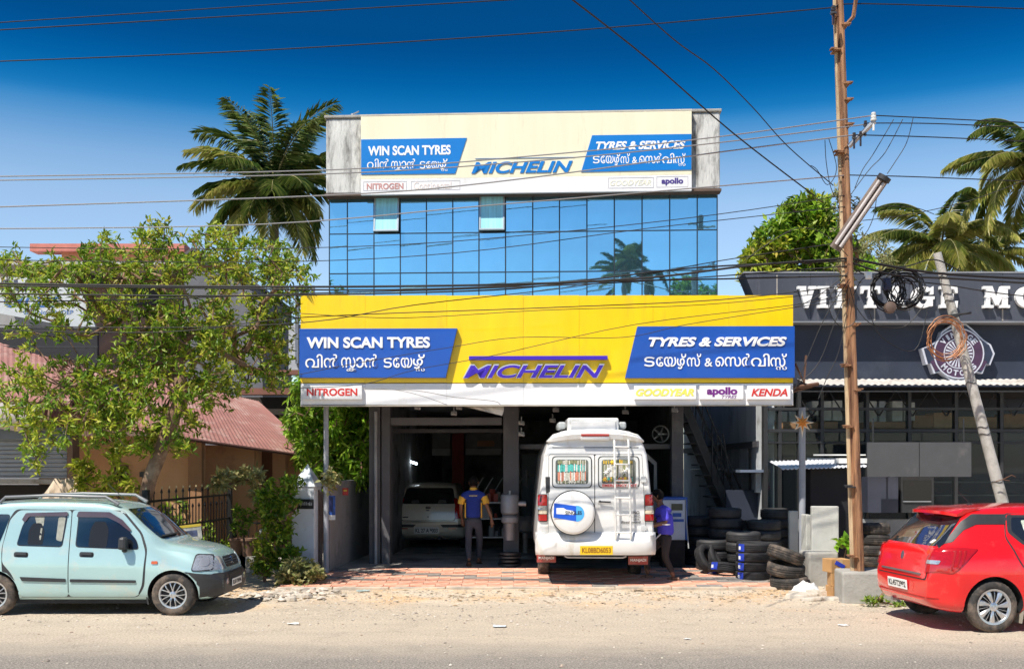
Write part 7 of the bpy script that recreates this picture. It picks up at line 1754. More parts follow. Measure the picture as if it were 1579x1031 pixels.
def wood(pos, par, name, parent, o0, r_tip=.008, r_base=.12, rootn=0, m=M_bark, sides=6, expo=.5):
    n = len(pos); w = np.ones(n)
    for i in range(n - 1, 0, -1):
        if par[i] >= 0: w[par[i]] += w[i]
    rad = np.minimum(r_base, r_tip * w ** expo); kids = {}
    for i in range(n):
        if par[i] >= 0: kids.setdefault(par[i], []).append(i)
    mb = MB(); st = [(0, None)]
    while st:
        s, before = st.pop(); chain = ([before] if before is not None else []) + [s]; cur = s
        while kids.get(cur):
            ks = sorted(kids[cur], key=lambda i: -w[i])
            for k in ks[1:]: st.append((k, cur))
            cur = ks[0]; chain.append(cur)
        if len(chain) > 1:
            rr = [float(rad[c]) for c in chain]
            if before is not None: rr[0] = min(rr[0], rr[1] * 1.25)
            mb.tube([Vector(pos[c]) - o0 for c in chain], rr, sides, cap=True)
    return mb.build(name, m, parent, smooth=60, fix=False)
def blob_tips(blobs, D, dj, rnd, dens=1.0):
    out = []
    for b in blobs:
        cx, cy, rx, ry, n = b[:5]; dd = b[5] if len(b) > 5 else 0
        for _ in range(int(n * dens)):
            a = rnd.uniform(0, 6.283); r = math.sqrt(rnd.uniform(0, 1)); out.append(np.array(P(cx + rx * r * math.cos(a), cy + ry * r * math.sin(a), D + dd + rnd.uniform(-dj, dj))))
    return out
def make_tree(name, label, trunk, blobs, D, dj, lm, nl, ln, wd, spread, droop=0, tip=.008, rb=.12, cat='tree', step=.45, extra=None, seed=1, group=None, sides=6, bark=None, dens=1.0, expo=.5):
    rnd = np.random.default_rng(seed); o0 = Vector(trunk[0]); e = tag(empty(name, o0), label, cat, group)
    tips = blob_tips([tuple(b[:5]) + ((2.0 if (name == 'tree' and b[0] > 345) else 0),) for b in blobs], D, dj, rnd, dens); pos, par, lf = grow([np.array(p) for p in trunk], tips, step, rnd)
    wood(pos, par, 'trunk', e, o0, tip, rb, m=bark or M_bark, sides=sides, expo=expo)
    cs = np.array([pos[i] for i in lf] + [pos[i] for i in range(len(trunk) + 2, len(pos)) if rnd.random() < (extra or 0)]) - np.array(o0)
    # several leaf tones: split clumps by where they grow so tones form patches
    k = len(lm); key = np.array([noise.noise(Vector(c) * .55 + Vector((seed, 0, 0))) + .25 * rnd.normal() for c in cs]); qs = np.quantile(key, np.linspace(0, 1, k + 1)[1:-1]) if k > 1 else []
    g = np.searchsorted(qs, key) if k > 1 else np.zeros(len(cs), int)
    for i in range(k):
        c = cs[g == i]
        if len(c) == 0: continue
        a = leaf_arrays(*rosettes(c, nl, ln, wd, spread, droop)); tag(np_mesh('crown', a[0], a[1], lm[i], e), kind='stuff')
    return e
# big spreading tree over the left house
TR = [P(212, 915, 16.3), P(216, 850, 16.3), P(222, 775, 16.3), P(232, 735, 16.2), P(246, 700, 16.2), P(262, 655, 16.3), P(282, 610, 16.3), P(272, 560, 16.4)]
TR[0].z = -.05
blobs = [(60, 440, 65, 34, 46), (20, 405, 35, 20, 14), (28, 590, 42, 46, 30), (110, 415, 70, 32, 40), (170, 392, 50, 32, 30), (245, 360, 36, 18, 20), (330, 372, 34, 26, 22), (240, 410, 60, 34, 50), (335, 415, 60, 36, 60), (400, 400, 58, 34, 60), (448, 425, 38, 34, 38), (428, 490, 42, 50, 50), (375, 500, 58, 52, 56), (300, 490, 66, 46, 60), (215, 480, 60, 46, 46), (135, 480, 60, 44, 34), (60, 510, 55, 34, 18), (330, 600, 50, 30, 34), (400, 540, 50, 30, 40), (230, 535, 50, 34, 44), (290, 525, 50, 30, 40),
         (110, 600, 58, 50, 52), (70, 655, 46, 36, 34), (52, 702, 20, 20, 12), (180, 590, 56, 50, 60), (240, 590, 56, 54, 62), (300, 560, 56, 50, 36), (205, 655, 56, 42, 54), (270, 665, 42, 36, 40), (150, 655, 44, 36, 34), (355, 575, 40, 26, 14), (420, 570, 30, 30, 24), (30, 640, 30, 24, 14)]
make_tree('tree', 'broad yellow green tree spreading over the orange house and the aqua car', TR, blobs, 16.5, 1.15, [L_mid, L_yel, L_yel, L_mid, L_yel, L_mid], 15, .125, .043, .15, .08, .006, .115, seed=5, step=.38, extra=.10, dens=1.06, expo=.41)
# dry brown clump and a low leafy shoot within it
def leaves_only(name, label, cat, blobs, D, dj, lm, nl, ln, wd, spread, droop=0, seed=2, stem=True, base=None):
    rnd = np.random.default_rng(seed); tips = np.array(blob_tips(blobs, D, dj, rnd)); o0 = Vector(base if base is not None else tips.mean(0)); e = tag(empty(name, o0), label, cat)
    if stem:
        pos, par, lf = grow([np.array(o0), np.array(o0) + np.array([0, 0, .12])], list(tips), .25, rnd); wood(pos, par, 'stem', e, o0, .004, .03, sides=4)
    a = leaf_arrays(*rosettes(tips - np.array(o0), nl, ln, wd, spread, droop)); tag(np_mesh('foliage', a[0], a[1], lm, e), kind='stuff'); return e
leaves_only('dead_branch', 'hanging clump of dry brown leaves on the maroon shop roof', 'branch', [(135, 615, 34, 38, 46), (165, 650, 26, 26, 26), (110, 575, 22, 22, 16)], 17.9, .3, L_dry, 14, .12, .035, .16, .3, 3)
leaves_only('young_tree', 'thin young tree with large leaves left of the main trunk, behind the aqua car', 'tree', [(150, 742, 30, 18, 14), (190, 748, 22, 16, 10), (130, 720, 18, 16, 8), (185, 700, 14, 30, 8)], 16.6, .3, L_yel, 13, .17, .06, .14, .3, 4, base=P(168, 900, 16.7))
leaves_only('pale_shrub', 'pale yellow leaved branch arching over the low fence', 'shrub', [(350, 738, 26, 14, 14), (385, 733, 22, 12, 12), (400, 756, 16, 12, 8), (338, 745, 12, 10, 5)], 18.6, .3, L_pale, 12, .16, .06, .12, .35, 6, base=P(415, 872, 18.7))
leaves_only('potted_plant', 'small round leaved pot plant beside the low fence', 'plant', [(378, 793, 17, 15, 16), (372, 812, 14, 10, 8)], 19.0, .2, L_mid, 12, .10, .05, .09, 0, 7, base=P(377, 850, 19.0))
for px, lb in ((366, 'left flower pot behind the low iron fence'), (382, 'right flower pot behind the low iron fence')):
    q = MB(); q.lathe([(.10, 0), (.16, .30), (.18, .30), (.18, .34), (.15, .34), (.14, .30), (0, .28)], 16); o = q.build('flower_pot', mat('dull_clay', (.22, .13, .09), .8, var=.2), None, smooth=40, loc=(P(px, 0, 19.9).x, 19.9, .25)); tag(o, lb, 'pot')
    q = MB(); q.span((-.2, -.2, 0), (.2, .2, .25)); o = q.build('pot_stand', M_conc, None, loc=(P(px, 0, 19.9).x, 19.9, 0)); tag(o, 'low concrete stand under the ' + lb[:20].replace(' behind', ''), 'stand')
leaves_only('shade_plants', 'dark leafy plants growing behind the tall iron fence', 'plants', [(265, 800, 30, 30, 26), (310, 830, 26, 26, 26), (340, 850, 16, 20, 14), (415, 840, 22, 22, 14)], 20.1, .3, L_mid, 12, .16, .05, .14, .1, 8)
# creeper climbing the white pillar
cr = leaves_only('creeper', 'thick leafy creeper climbing the left side of the white pillar', 'creeper', [(436, 748, 26, 12, 22), (418, 770, 22, 22, 34), (440, 775, 18, 20, 30), (425, 800, 20, 22, 34), (408, 788, 14, 16, 14), (437, 815, 14, 16, 20), (425, 835, 26, 24, 36), (440, 860, 26, 20, 34), (410, 870, 20, 18, 24), (455, 745, 14, 8, 8)], 17.6, .25, L_mid, 13, .095, .055, .10, .05, 9, base=P(440, 895, 17.6))
leaves_only('shrub', 'dusty pale shrub at the foot of the pillar by the steel post', 'shrub', [(462, 878, 26, 14, 32), (480, 885, 18, 12, 18), (445, 888, 20, 12, 18)], 17.0, .25, L_dull, 13, .12, .06, .11, 0, 10, base=P(465, 903, 17.0))
leaves_only('yellow_shrub', 'yellow green fine leaved bush left of the pillar creeper', 'shrub', [(405, 845, 20, 26, 34), (412, 815, 16, 16, 16), (400, 870, 16, 16, 16)], 17.5, .2, L_yel, 14, .07, .03, .09, 0, 11, base=P(408, 898, 17.5))
leaves_only('post_vine', 'little variegated vine wound round the left steel post', 'vine', [(505, 735, 8, 10, 7), (512, 748, 8, 8, 6), (518, 738, 6, 6, 4)], 17.9, .1, L_pale, 10, .12, .06, .08, .4, 13, stem=False)
# mango tree behind the grey wall
MT = [P(520, 900, 21.5), P(520, 800, 21.5), P(515, 700, 21.6)]; MT[0].z = 0
make_tree('mango_tree', 'bright green mango tree filling the gap between the house and the garage', MT, [(470, 655, 26, 36, 60), (500, 640, 40, 34, 80), (545, 655, 30, 44, 84), (520, 690, 36, 34, 80), (482, 700, 24, 28, 44), (555, 700, 24, 34, 44), (535, 720, 28, 18, 36), (500, 600, 50, 30, 60), (560, 740, 14, 14, 10)], 21.2, .8, [L_bright, L_mid, L_bright], 13, .23, .055, .16, .9, .01, .12, seed=15)
make_tree('backing_tree', 'shaded dense tree behind the mango tree', [P(560, 900, 25), P(560, 700, 25)], [(500, 660, 70, 60, 120), (560, 640, 40, 70, 90), (540, 740, 50, 50, 60)], 25, .6, [L_mid], 12, .26, .07, .22, .6, .012, .15, seed=16)
# dense tree behind the showroom
GT = [P(1240, 900, 33), P(1240, 600, 33), P(1238, 450, 33)]; GT[0].z = 0
make_tree('broadleaf_tree', 'dense round green tree rising behind the left end of the showroom roof', GT, [(1235, 345, 42, 34, 110), (1195, 375, 34, 30, 80), (1270, 365, 44, 36, 110), (1175, 400, 28, 24, 70), (1230, 400, 56, 34, 120), (1295, 400, 34, 34, 80), (1255, 318, 26, 18, 36), (1160, 425, 16, 14, 24), (1325, 420, 26, 24, 40)], 33, 1.6, [L_mid, L_bright, L_mid, L_yel], 16, .27, .11, .26, .1, .012, .22, seed=17)
leaves_only('pole_vine', 'straggly dry vine clinging to the rusty pole and its cables', 'vine', [(1296, 310, 8, 24, 14), (1302, 360, 12, 30, 26), (1318, 380, 12, 26, 16), (1300, 425, 14, 26, 20), (1322, 330, 8, 20, 8)], 15.2, .12, L_dull, 9, .10, .035, .12, .1, 18, base=P(1303, 440, 15.1))
leaves_only('bare_shrub', 'greyish thin bush top behind the showroom beside the palms', 'shrub', [(1345, 385, 26, 22, 30), (1362, 405, 20, 14, 18)], 36, .6, L_dull, 10, .25, .06, .3, 0, 19, base=P(1350, 440, 36))
leaves_only('weeds', 'grassy weeds at the corner of the pole plinth', 'weeds', [(1350, 926, 22, 5, 16), (1385, 932, 14, 4, 8)], 14.55, .1, L_mid, 10, .07, .02, .05, -.3, 20)
leaves_only('broad_leaf_plant', 'small broad leaved green plant in front of the worn tyres behind the pole', 'plant', [(1300, 838, 8, 6, 4), (1308, 845, 5, 5, 2)], 16.9, .08, L_bright, 6, .17, .10, .07, 0, 22, base=P(1302, 868, 16.9))
# palms
M_palmt = mat('palm_trunk', (.28, .23, .18), .9, var=.2, bump=.5, bscale=10, dirt=(.16, .13, .1), damt=.4, stretch=(1, 1, 5))
L_palm = leafmat('palm_leaflet', [(.04, .09, .02), (.08, .14, .025), (.15, .21, .04), (.26, .29, .08), (.05, .10, .02)], .3, .35)
L_palmy = leafmat('yellowed_palm_leaflet', [(.26, .32, .06), (.46, .47, .12), (.60, .54, .20), (.20, .27, .05)], .4, .4)
M_rach = mat('palm_rib', (.30, .28, .12), .6, var=.15)
def palm(crown, ground, fr, label, Lf, seed, cats='palm', yl=.2, extra=(), name='coconut_palm', trunk_r=.17, droopy=1.0, lw=.05, leaflet=1.0, uprt=False, rag=.07):
    rnd = random.Random(seed); crown = Vector(crown); ground = Vector(ground); e = tag(empty(name, ground), label, cats)
    n = 14; pts = []
    for i in range(n + 1): t = i / n; pts.append((crown - ground) * t + Vector((.35 * math.sin(t * 2.4), 0, 0)) * (1 - t))
    q = MB(); q.tube(pts, [trunk_r * (1.35 - .55 * i / n) * (1 + .04 * (i % 2)) for i in range(n + 1)], 12); q.build('trunk', M_palmt, e, smooth=50)
    C_ = crown - ground
    specs = []
    for k in range(fr):
        a = k * 2.399 + rnd.uniform(-.2, .2); u = k / fr; specs.append((a, R(82 - 118 * u ** .9 + rnd.uniform(-8, 8)), Lf * rnd.uniform(.85, 1.1) * (1.08 - .42 * min(1, u * 1.3) if uprt else 1), rnd.uniform(.75, 1.25) * droopy * (R(62) if u < .5 else R(48)), rnd.random() < yl * (0.4 + 1.4 * u)))
    specs += list(extra)
    for a, el0, L_, dr, yel in specs:
        pos = C_.copy(); m = 22; ctr = []; h = Vector((math.cos(a), math.sin(a), 0))
        tw = rnd.uniform(-.5, .5)
        for i in range(m + 1):
            t = i / m; el = el0 - dr * t ** 1.35 * 1.3; d = h * math.cos(el) + Vector((0, 0, math.sin(el))); ctr.append((pos.copy(), d.copy())); pos += d * (L_ / m)
        q = MB(); q.tube([c[0] for c in ctr], [.035 * (1 - .85 * i / m) for i in range(m + 1)], 4)
        per = 4; ps = []; ds = []; ups = []; lns = []; nn = int(m * per)
        for i in range(int(nn * .12), nn):
            t = i / nn * m; i0 = min(int(t), m - 1); f = t - i0; p = ctr[i0][0].lerp(ctr[i0 + 1][0], f); d = ctr[i0][1]; s = d.cross(Vector((0, 0, 1)))
            s = s.normalized() if s.length > .05 else Vector((-h.y, h.x, 0)); upv = s.cross(d).normalized(); u = t / m
            prof = max(.28, max(0, math.sin(min(1, u * .86 + .10) * math.pi)) ** .5)
            s = (Matrix.Rotation(tw * u, 3, d) @ s)
            for sg in (-1, 1):
                dd = s * sg * (.95 - .25 * u) + d * (.45 + .5 * u) + upv * .12 + Vector((0, 0, -.38 * (1 + .5 * u) * droopy)) + Vector((rnd.gauss(0, rag), rnd.gauss(0, rag), rnd.gauss(0, rag)))
                ps.append(p); ds.append(dd); ups.append(upv); lns.append(.95 * leaflet * prof * rnd.uniform(.8, 1.1) * Lf / 4)
        a_ = leaf_arrays(np.array(ps), np.array(ds), np.array(ups), np.array(lns), np.full(len(lns), lw * 1.25), .2, .22)
        vb = len(q.v); q.v += [tuple(v) for v in a_[0]]; q.f += [tuple(int(x) + vb for x in f) for f in a_[1]]; q.m = [0] * (len(q.f) - len(a_[1])) + [1] * len(a_[1])
        q.build('frond', [M_rach, L_palmy if yel else L_palm], e, fix=False)
    for k in range(9):
        a = rnd.uniform(0, 6.28); q = MB(); c = C_ + Vector((math.cos(a) * .38, math.sin(a) * .38, -.35 - rnd.uniform(0, .35))); q.lathe([(0, -.17), (.12, -.1), (.15, 0), (.11, .11), (0, .16)], 10, Matrix.Translation(c)); q.build('coconut', mat('coconut_husk', (.30, .22, .08), .6, var=.2), e, smooth=60)
    return e
palm(P(424, 286, 42), (P(415, 0, 42).x, 42, 0), 34, 'tall coconut palm with a full dark crown left of the glass building', 4.25, 31, yl=.18, droopy=.72, uprt=True, rag=.13, extra=[(R(175), R(12), 3.7, R(50), True), (R(186), R(34), 4.0, R(45), False), (R(-50), R(-38), 3.9, R(30), True), (R(-20), R(-8), 3.0, R(70), False), (R(200), R(-14), 3.7, R(50), False), (R(-88), R(-35), 3.4, R(40), True), (R(-35), R(-45), 3.9, R(20), False)], lw=.034)
palm(P(1600, 250, 38), (P(1650, 0, 38).x, 38, 0), 20, 'tall coconut palm at the right edge with long hanging fronds', 3.5, 33, yl=.45, droopy=1.1, extra=[(R(183), R(14), 3.0, R(35), False), (R(205), R(-10), 3.3, R(60), True), (R(175), R(-28), 3.2, R(50), True)], lw=.034)
palm(P(1452, 378, 40), (P(1470, 0, 40).x, 40, 0), 24, 'shorter coconut palm with yellowing fronds behind the showroom sign', 3.4, 35, yl=.75, droopy=1.15, extra=[(R(182), R(10), 2.9, R(60), True), (R(-3), R(0), 3.0, R(60), True), (R(200), R(-10), 2.8, R(50), True), (R(-25), R(-12), 2.9, R(50), True)], lw=.034)
palm(P(1535, 392, 48), (P(1540, 0, 48).x, 48, 0), 18, 'small yellowed palm between the two taller palms on the right', 3.2, 37, yl=.6, droopy=1.2, lw=.034)
# the far side of the road, behind the camera: mirrored in the glass
palm((2.8, -22, 13.6), (3.2, -22, 0), 24, 'coconut palm across the road, seen only as a reflection in the glass', 2.1, 41, lw=.05)
make_tree('roadside_tree', 'leafy tree across the road, seen only as a reflection', [Vector((22, -40, 0)), Vector((22, -40, 6))], [], 0, 0, [L_mid], 8, .3, .12, .3) if False else None
def far_tree(x, y, h, r, n, seed, label):
    rnd = np.random.default_rng(seed); e = tag(empty('roadside_tree', (x, y, 0)), label, 'tree', 'trees across the road mirrored in the glass')
    d = rnd.normal(size=(n, 3)); d /= np.linalg.norm(d, axis=1, keepdims=True); c = d * (rnd.uniform(.3, 1, (n, 1)) ** .5) * np.array([r, r, r * .75]) + np.array([0, 0, h])
    a = leaf_arrays(*rosettes(c, 14, .45, .2, .45)); tag(np_mesh('crown', a[0], a[1], L_mid, e), kind='stuff')
    q = MB(); q.tube([(0, 0, 0), (.1, 0, h * .5), (0, 0, h)], [.3, .22, .1], 8); q.build('trunk', M_bark, e, smooth=50)
far_tree(7.2, -23, 10.6, 2.5, 320, 51, 'bushy tree across the road, right in the reflection'); far_tree(2.6, -24, 10.0, 2.0, 240, 52, 'lower bushy tree across the road, beside the mirrored palm'); far_tree(14, -30, 9, 4, 300, 53, 'large tree across the road, far right in the reflection')
far_tree(-14, -36, 5, 3.6, 280, 54, 'round tree across the road to the left'); far_tree(-3, -38, 4.2, 3.4, 280, 55, 'low tree across the road, centre of the reflection')
q = MB(); q.tube([(0, 0, 0), (0, 0, 14.5)], [.2, .14], 8); q.tube([(-.7, 0, 13.9), (.7, 0, 13.9)], .06, 5); q.tube([(0, 0, 11.5), (1.1, 0, 12.2), (1.2, 0, 9.5)], .08, 6); o = q.build('roadside_pole', mat('pale_pole_concrete', (.48, .46, .42), .85), None, smooth=50, loc=(6.0, -12, 0)); tag(o, 'power pole across the road, seen as a reflection in the glass', 'utility pole')
# ---------------------------------------------------------------- people
def skin_mesh(name, verts, edges, radii, m, parent, sub=2, root=0):
    me = bpy.data.meshes.new(name); me.from_pydata(verts, edges, []); o = bpy.data.objects.new(name, me); COL.objects.link(o)
    o.modifiers.new('skin', 'SKIN')
    if not me.skin_vertices: bpy.context.view_layer.objects.active = o; 
    sv = me.skin_vertices[0].data
    for i, r in enumerate(radii):
        sv[i].radius = r if isinstance(r, tuple) else (r, r); sv[i].use_root = (i == root)
    s = o.modifiers.new('sub', 'SUBSURF'); s.levels = sub; s.render_levels = sub
    dg = bpy.context.evaluated_depsgraph_get(); dg.update(); me2 = bpy.data.meshes.new_from_object(o.evaluated_get(dg)); bpy.data.objects.remove(o)
    me2.materials.clear(); me2.materials.append(m); me2.polygons.foreach_set('use_smooth', [True] * len(me2.polygons))
    return link(name, me2, parent)
def chain(specs):
    """specs: list of chains; a chain = [(x, y, z, r), ...]; first point may be an int = existing vertex"""
    V_, E_, R_ = [], [], []
    for ch in specs:
        prev = None
        for p in ch:
            if isinstance(p, int): prev = p; continue
            V_.append(p[:3]); R_.append(p[3]); i = len(V_) - 1
            if prev is not None: E_.append((prev, i))
            prev = i
    return V_, E_, R_
def hand(parent, wrist, d, side, m, palm_n, curl=.35, sc=1.0):
    """palm and five fingers: d = direction of the hand, palm_n = where the palm faces"""
    d = Vector(d).normalized(); n = Vector(palm_n).normalized(); s = d.cross(n).normalized() * side; w = Vector(wrist); q = MB()
    q.tube([w - d * .02 * sc, w + d * .03 * sc, w + d * .07 * sc, w + d * .092 * sc], [.021 * sc, .030 * sc, .036 * sc, .030 * sc], 10, flat=.5)
    for k, (off, L_) in enumerate(((-.026, .066), (-.009, .075), (.009, .072), (.026, .056))):
        b = w + d * .085 * sc + s * off * sc; c1 = b + (d + n * curl * .4) * L_ * .45 * sc; c2 = c1 + (d + n * curl * 1.4).normalized() * L_ * .32 * sc; c3 = c2 + (d * .8 + n * curl * 2.2).normalized() * L_ * .25 * sc
        q.tube([b, c1, c2, c3], [.0095 * sc, .009 * sc, .0082 * sc, .006 * sc], 7)
    b = w + d * .03 * sc - s * .026 * sc; q.tube([b, b + (d * .6 - s * .6 + n * .3).normalized() * .035 * sc, b + (d * .85 - s * .4 + n * .5).normalized() * .068 * sc], [.013 * sc, .0105 * sc, .007 * sc], 7)
    return q.build('hand', m, parent, smooth=60)
def head(parent, c, h, skin, hair, face=(0, 1, 0), tilt=0):
    """head with face, ears and hair; face = direction looked at"""
    e = empty('head', c, math.atan2(face[1], face[0]) - R(90), parent); e.rotation_euler.x = tilt
    q = MB(); n = 22; rows = []
    for i in range(15):
        v = math.pi * i / 14; z = math.cos(v) * h * .5; r = math.sin(v) ** .85; row = []
        for k in range(n + 1):
            a = 2 * math.pi * k / n; x = math.cos(a) * r * h * .335; y = math.sin(a) * r * h * .42
            if z < 0: x *= 1 - .30 * (abs(z) / (h * .5)) ** 1.5; y = y * (1 - .12 * abs(z) / (h * .5)) if y > 0 else y * (1 - .45 * (abs(z) / (h * .5)) ** 1.4)
            row.append((x, y, z))
        rows.append(row)
    q.sheet(rows); q.build('skull', skin, e, smooth=80)
    q = MB(); q.tube([(0, h * .36, h * .06), (0, h * .44, -h * .06), (0, h * .50, -h * .12), (0, h * .41, -h * .14)], [.008, .013, .017, .008], 8); q.build('nose', skin, e, smooth=60)
    for s in (-1, 1):
        q = MB(); q.lathe([(0, -.004), (.012, -.002), (.012, .002), (0, .004)], 10, Matrix.Translation((s * h * .14, h * .395, h * .02)) @ Matrix.Rotation(R(90), 4, 'X')); q.build('eye', mat('eye_white', (.6, .58, .55), .3, var=0), e, smooth=60)
        q = MB(); q.tube([(s * h * .32, -h * .02, h * .06), (s * h * .375, -h * .04, h * .05), (s * h * .37, -h * .03, -h * .06), (s * h * .32, .0, -h * .10)], [.008, .015, .013, .006], 7, flat=.6); q.build('ear', skin, e, smooth=60)
    q = MB(); q.tube([(-h * .11, h * .385, -h * .25), (0, h * .41, -h * .255), (h * .11, h * .385, -h * .25)], [.003, .007, .003], 6); q.build('mouth', mat('lip_brown', (.20, .08, .06), .5, var=0), e, smooth=60)
    q = MB(); rows = []; rnd = random.Random(3)
    for i in range(11):
        row = []
        for k in range(n + 1):
            a = 2 * math.pi * k / n; fr_ = max(0, math.sin(a)); vmax = math.pi * (.66 - .34 * fr_ ** .6); v = vmax * i / 10; r = math.sin(v) ** .85; g = 1.10 + .05 * noise.noise(Vector((a * 2, v * 4, 1)))
            x = math.cos(a) * r * h * .335 * g; y = math.sin(a) * r * h * .42 * g; z = math.cos(v) * h * .5 * g
            if z < 0: x *= 1 - .18 * (abs(z) / (h * .5)); y *= 1 - .3 * (abs(z) / (h * .5)) ** 1.2
            row.append((x, y, z))
        rows.append(row)
    q.sheet(rows); o = q.build('hair', hair, e, smooth=80); s_ = o.modifiers.new('s', 'SOLIDIFY'); s_.thickness = .008; s_.offset = -1
    return e
M_skin = mat('brown_skin', (.20, .095, .055), .5, var=.08); M_hair = mat('black_hair', (.008, .007, .007), .8, var=.2, bump=.6, bscale=90, spec=.15)
M_polo = mat('blue_polo', (.012, .035, .26), .85, var=.12, scale=7, bump=.5, bscale=9); M_poloy = mat('yellow_polo_trim', (.72, .42, .05), .85, var=.1)
M_trou = mat('charcoal_trousers', (.05, .055, .075), .85, var=.15, scale=8, bump=.6, bscale=10); M_sole = mat('sandal_brown', (.09, .045, .03), .7)
def footwear(parent, x, y, z, yaw, pitch=0, m=None):
    e = empty('sandal', (x, y, z), yaw, parent); e.rotation_euler.x = pitch
    q = MB(); q.prism([(-.045, -.10), (.04, -.10), (.045, 0), (.05, .10), (.02, .16), (-.03, .15), (-.05, .08), (-.038, -.02)], 0, .018, Matrix(((1, 0, 0, 0), (0, 0, 1, 0), (0, 1, 0, 0), (0, 0, 0, 1)))); q.build('sole', m or M_sole, e)
    q = MB(); q.tube([(0, -.085, .05), (0, -.05, .052), (0, .0, .058), (0, .07, .042), (0, .13, .032)], [.028, .034, .036, .038, .022], 10, flat=.8); q.build('foot', M_skin, e, smooth=60)
    q = MB(); q.tube([(-.045, .03, .02), (-.02, .035, .085), (.02, .035, .085), (.045, .03, .02)], .009, 5); q.tube([(-.038, -.04, .02), (0, -.115, .05), (.038, -.04, .02)], .008, 5); q.build('strap', m or M_sole, e)
    return e
# man walking into the garage, seen from behind (local +y = away from the camera)
def man1():
    D = 19.35; x0 = P(730, 0, D).x; e = empty('person', (x0, D, GF))
    tag(e, 'man in blue polo with yellow sleeves and charcoal trousers, walking into the garage', 'person')
    H = 1.66; k = H / 1.72
    sk = [[(0, 0, .93 * k, .07), (0, .0, 1.10 * k, .07), (0, .0, 1.30 * k, (.075)), (0, 0, 1.40 * k, .055), (0, .02, 1.50 * k, .052), (0, .04, 1.56 * k, .05)],
          [0, (-.085, 0.01, .86 * k, .06), (-.085, -.02, .50 * k, .055), (-.08, -.10, .30 * k, .048), (-.075, -.17, .10 * k, .034)],
          [0, (.085, .02, .86 * k, .06), (.11, .10, .50 * k, .055), (.10, .18, .28 * k, .048), (.09, .26, .08 * k, .034)],
          [3, (-.16, 0, 1.37 * k, .045), (-.23, .01, 1.18 * k, .042), (-.235, .10, .98 * k, .034), (-.215, .16, .90 * k, .027)],
          [3, (.16, 0, 1.37 * k, .045), (.245, -.04, 1.18 * k, .042), (.325, -.05, .97 * k, .034), (.34, -.03, .90 * k, .027)]]
    skin_mesh('body', *chain(sk), M_skin, e)
    sh_ = [[(0, 0, .90 * k, (.16, .112)), (0, 0, 1.0 * k, (.158, .108)), (0, 0, 1.15 * k, (.152, .105)), (0, 0, 1.30 * k, (.168, .108)), (0, 0, 1.405 * k, (.125, .085)), (0, .015, 1.455 * k, .064)],
           [4, (-.165, 0, 1.375 * k, .070), (-.215, .005, 1.27 * k, .064)], [4, (.165, 0, 1.375 * k, .070), (.215, -.01, 1.27 * k, .064)]]
    def ellipt(o, sx=1.0, sy=.72):
        pass
    o = skin_mesh('shirt', *chain(sh_), M_polo, e); 
    for s, sp in ((-1, ((-.195, .003, 1.325 * k, .0685), (-.222, .006, 1.25 * k, .066), (-.233, .01, 1.19 * k, .062))), (1, ((.195, -.006, 1.325 * k, .0685), (.225, -.02, 1.25 * k, .066), (.245, -.035, 1.19 * k, .062)))):
        q = MB(); q.tube([p[:3] for p in sp], [p[3] for p in sp], 14); q.build('sleeve', M_poloy, e, smooth=50)
        q = MB(); q.span((s * .150 - .012, -.06, .92 * k), (s * .150 + .012, .04, 1.22 * k)); q.build('side_panel', M_poloy, e, bevel=.01)
    q = MB(); q.lathe([(.062, 0), (.058, .045), (.066, .05), (.076, .0)], 20, Matrix.Translation((0, .02, 1.455 * k)), close=True); q.build('collar', M_poloy, e, smooth=50)
    o = text('lettering', 'GOODYEAR', ID, 0, 0, 0, 0, 0, mat('shirt_print_yellow', (.75, .65, .2), .6, var=0), e, ext=.004, off=.02, shear=.2, local=(-.075, .075, -.012, .012)); o.location = (0.0, -.128, 1.35 * k)
    tr_ = [[(0, 0, .96 * k, (.145, .105)), (0, 0, .88 * k, (.14, .11))], [1, (-.085, .005, .80 * k, .092), (-.09, -.01, .52 * k, .068), (-.085, -.10, .30 * k, .058), (-.078, -.155, .12 * k, .052)], [1, (.085, .01, .80 * k, .092), (.115, .095, .52 * k, .068), (.105, .18, .30 * k, .058), (.092, .24, .12 * k, .052)]]
    skin_mesh('trousers', *chain(tr_), M_trou, e)
    head(e, (0, .035, 1.60 * k + .0), .23, M_skin, M_hair, (0, 1, 0))
    hand(e, (-.212, .17, .885 * k), (.05, .25, -1), 1, M_skin, (0.4, .6, 0), .5); hand(e, (.342, -.025, .885 * k), (.12, .05, -1), -1, M_skin, (-.4, .3, 0), .45)
    footwear(e, -.075, -.13, .0, R(6)); footwear(e, .09, .29, .02, R(-8), R(-14))
man1()
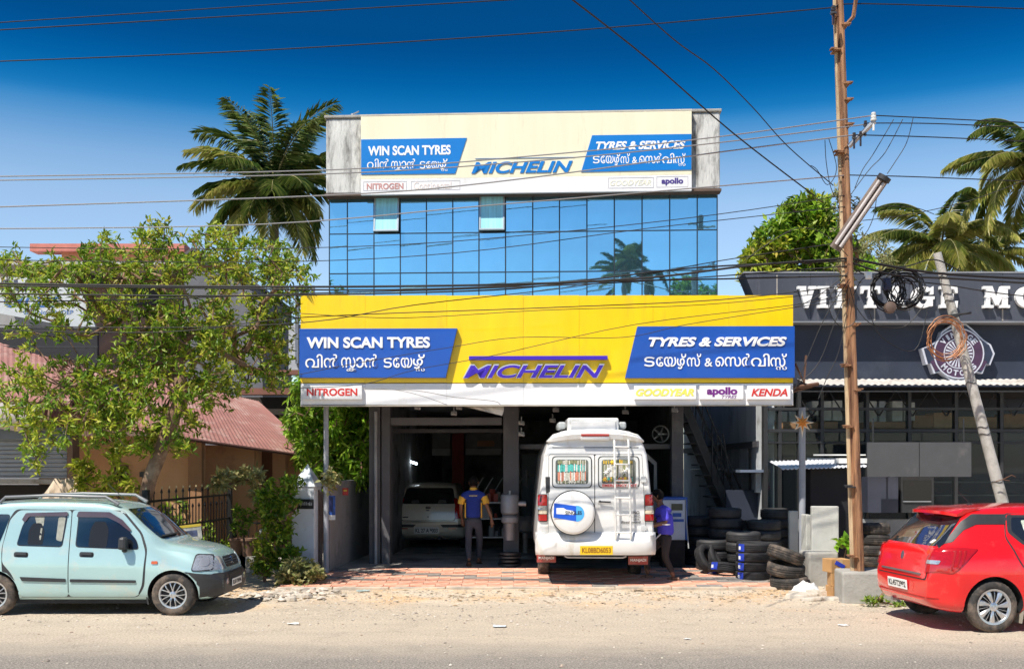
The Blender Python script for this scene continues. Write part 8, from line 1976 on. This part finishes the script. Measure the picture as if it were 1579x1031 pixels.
# man half hidden by the van's right side, leaning toward it
def man2():
    D = 17.35; x0 = P(1026, 0, D).x; z0 = ground_z(D); e = empty('person', (x0, D, z0))
    tag(e, 'man in violet blue shirt leaning toward the van from its right side', 'person')
    # faces left (-x) toward the van
    sk = [[(0, .05, .80, .07), (-.01, .04, .96, .07), (-.02, .02, 1.10, .075), (-.06, .02, 1.20, .055), (-.09, .02, 1.30, .052), (-.11, .02, 1.35, .05)],
          [0, (-.06, .16, .72, .06), (-.26, .20, .48, .058), (-.30, .20, .28, .046), (-.26, .20, .09, .034)],
          [0, (.02, -.05, .72, .06), (-.02, -.08, .42, .056), (.06, -.08, .24, .044), (.13, -.08, .08, .034)],
          [3, (-.05, -.16, 1.20, .052), (-.02, -.23, 1.00, .041), (-.24, -.22, .94, .034), (-.30, -.20, .94, .026)],
          [3, (-.06, .17, 1.20, .052), (-.12, .22, 1.0, .041), (-.30, .2, .98, .034)]]
    skin_mesh('body', *chain(sk), M_skin, e)
    M_v = mat('violet_blue_shirt', (.085, .07, .62), .8, var=.15, scale=6, bump=.8, bscale=8)
    sh_ = [[(.02, .05, .74, (.155, .14)), (.01, .045, .86, (.155, .14)), (0, .03, 1.0, (.155, .145)), (-.02, .02, 1.12, (.16, .15)), (-.06, .02, 1.22, (.11, .11)), (-.09, .02, 1.265, .062)],
           [4, (-.045, -.15, 1.18, .075), (-.03, -.20, 1.06, .072), (-.025, -.225, 1.0, .068)], [4, (-.06, .16, 1.18, .075), (-.10, .21, 1.04, .07)]]
    skin_mesh('shirt', *chain(sh_), M_v, e)
    q = MB(); q.lathe([(.066, 0), (.066, .014), (.072, .014), (.072, 0)], 18, Matrix.Translation((-.025, -.228, .955)), close=True); q.build('sleeve_trim', M_white, e, smooth=40)
    tr_ = [[(0.0, .05, .82, (.13, .12)), (0, .05, .76, (.13, .12))], [1, (-.05, .14, .68, .09), (-.25, .20, .48, .068), (-.29, .20, .30, .056), (-.26, .20, .16, .048)], [1, (.01, -.04, .68, .09), (-.02, -.08, .42, .066), (.055, -.08, .26, .054), (.105, -.08, .15, .047)]]
    skin_mesh('trousers', *chain(tr_), mat('dark_brown_trousers', (.045, .035, .035), .85, var=.15, bump=.5, bscale=10), e)
    head(e, (-.12, .02, 1.42), .225, M_skin, M_hair, (-1, .35, 0), R(-12))
    hand(e, (-.31, -.20, .94), (-1, .1, .05), 1, M_skin, (0, .5, -.6), .6)
    footwear(e, .14, -.08, 0.0, R(60)); footwear(e, -.27, .2, 0.0, R(75))
    q = MB(); q.tube([(-.20, -.12, .70), (-.10, -.14, .80)], .012, 6); q.build('rag_strip', mat('pale_strip', (.5, .55, .62), .6), e)
man2()
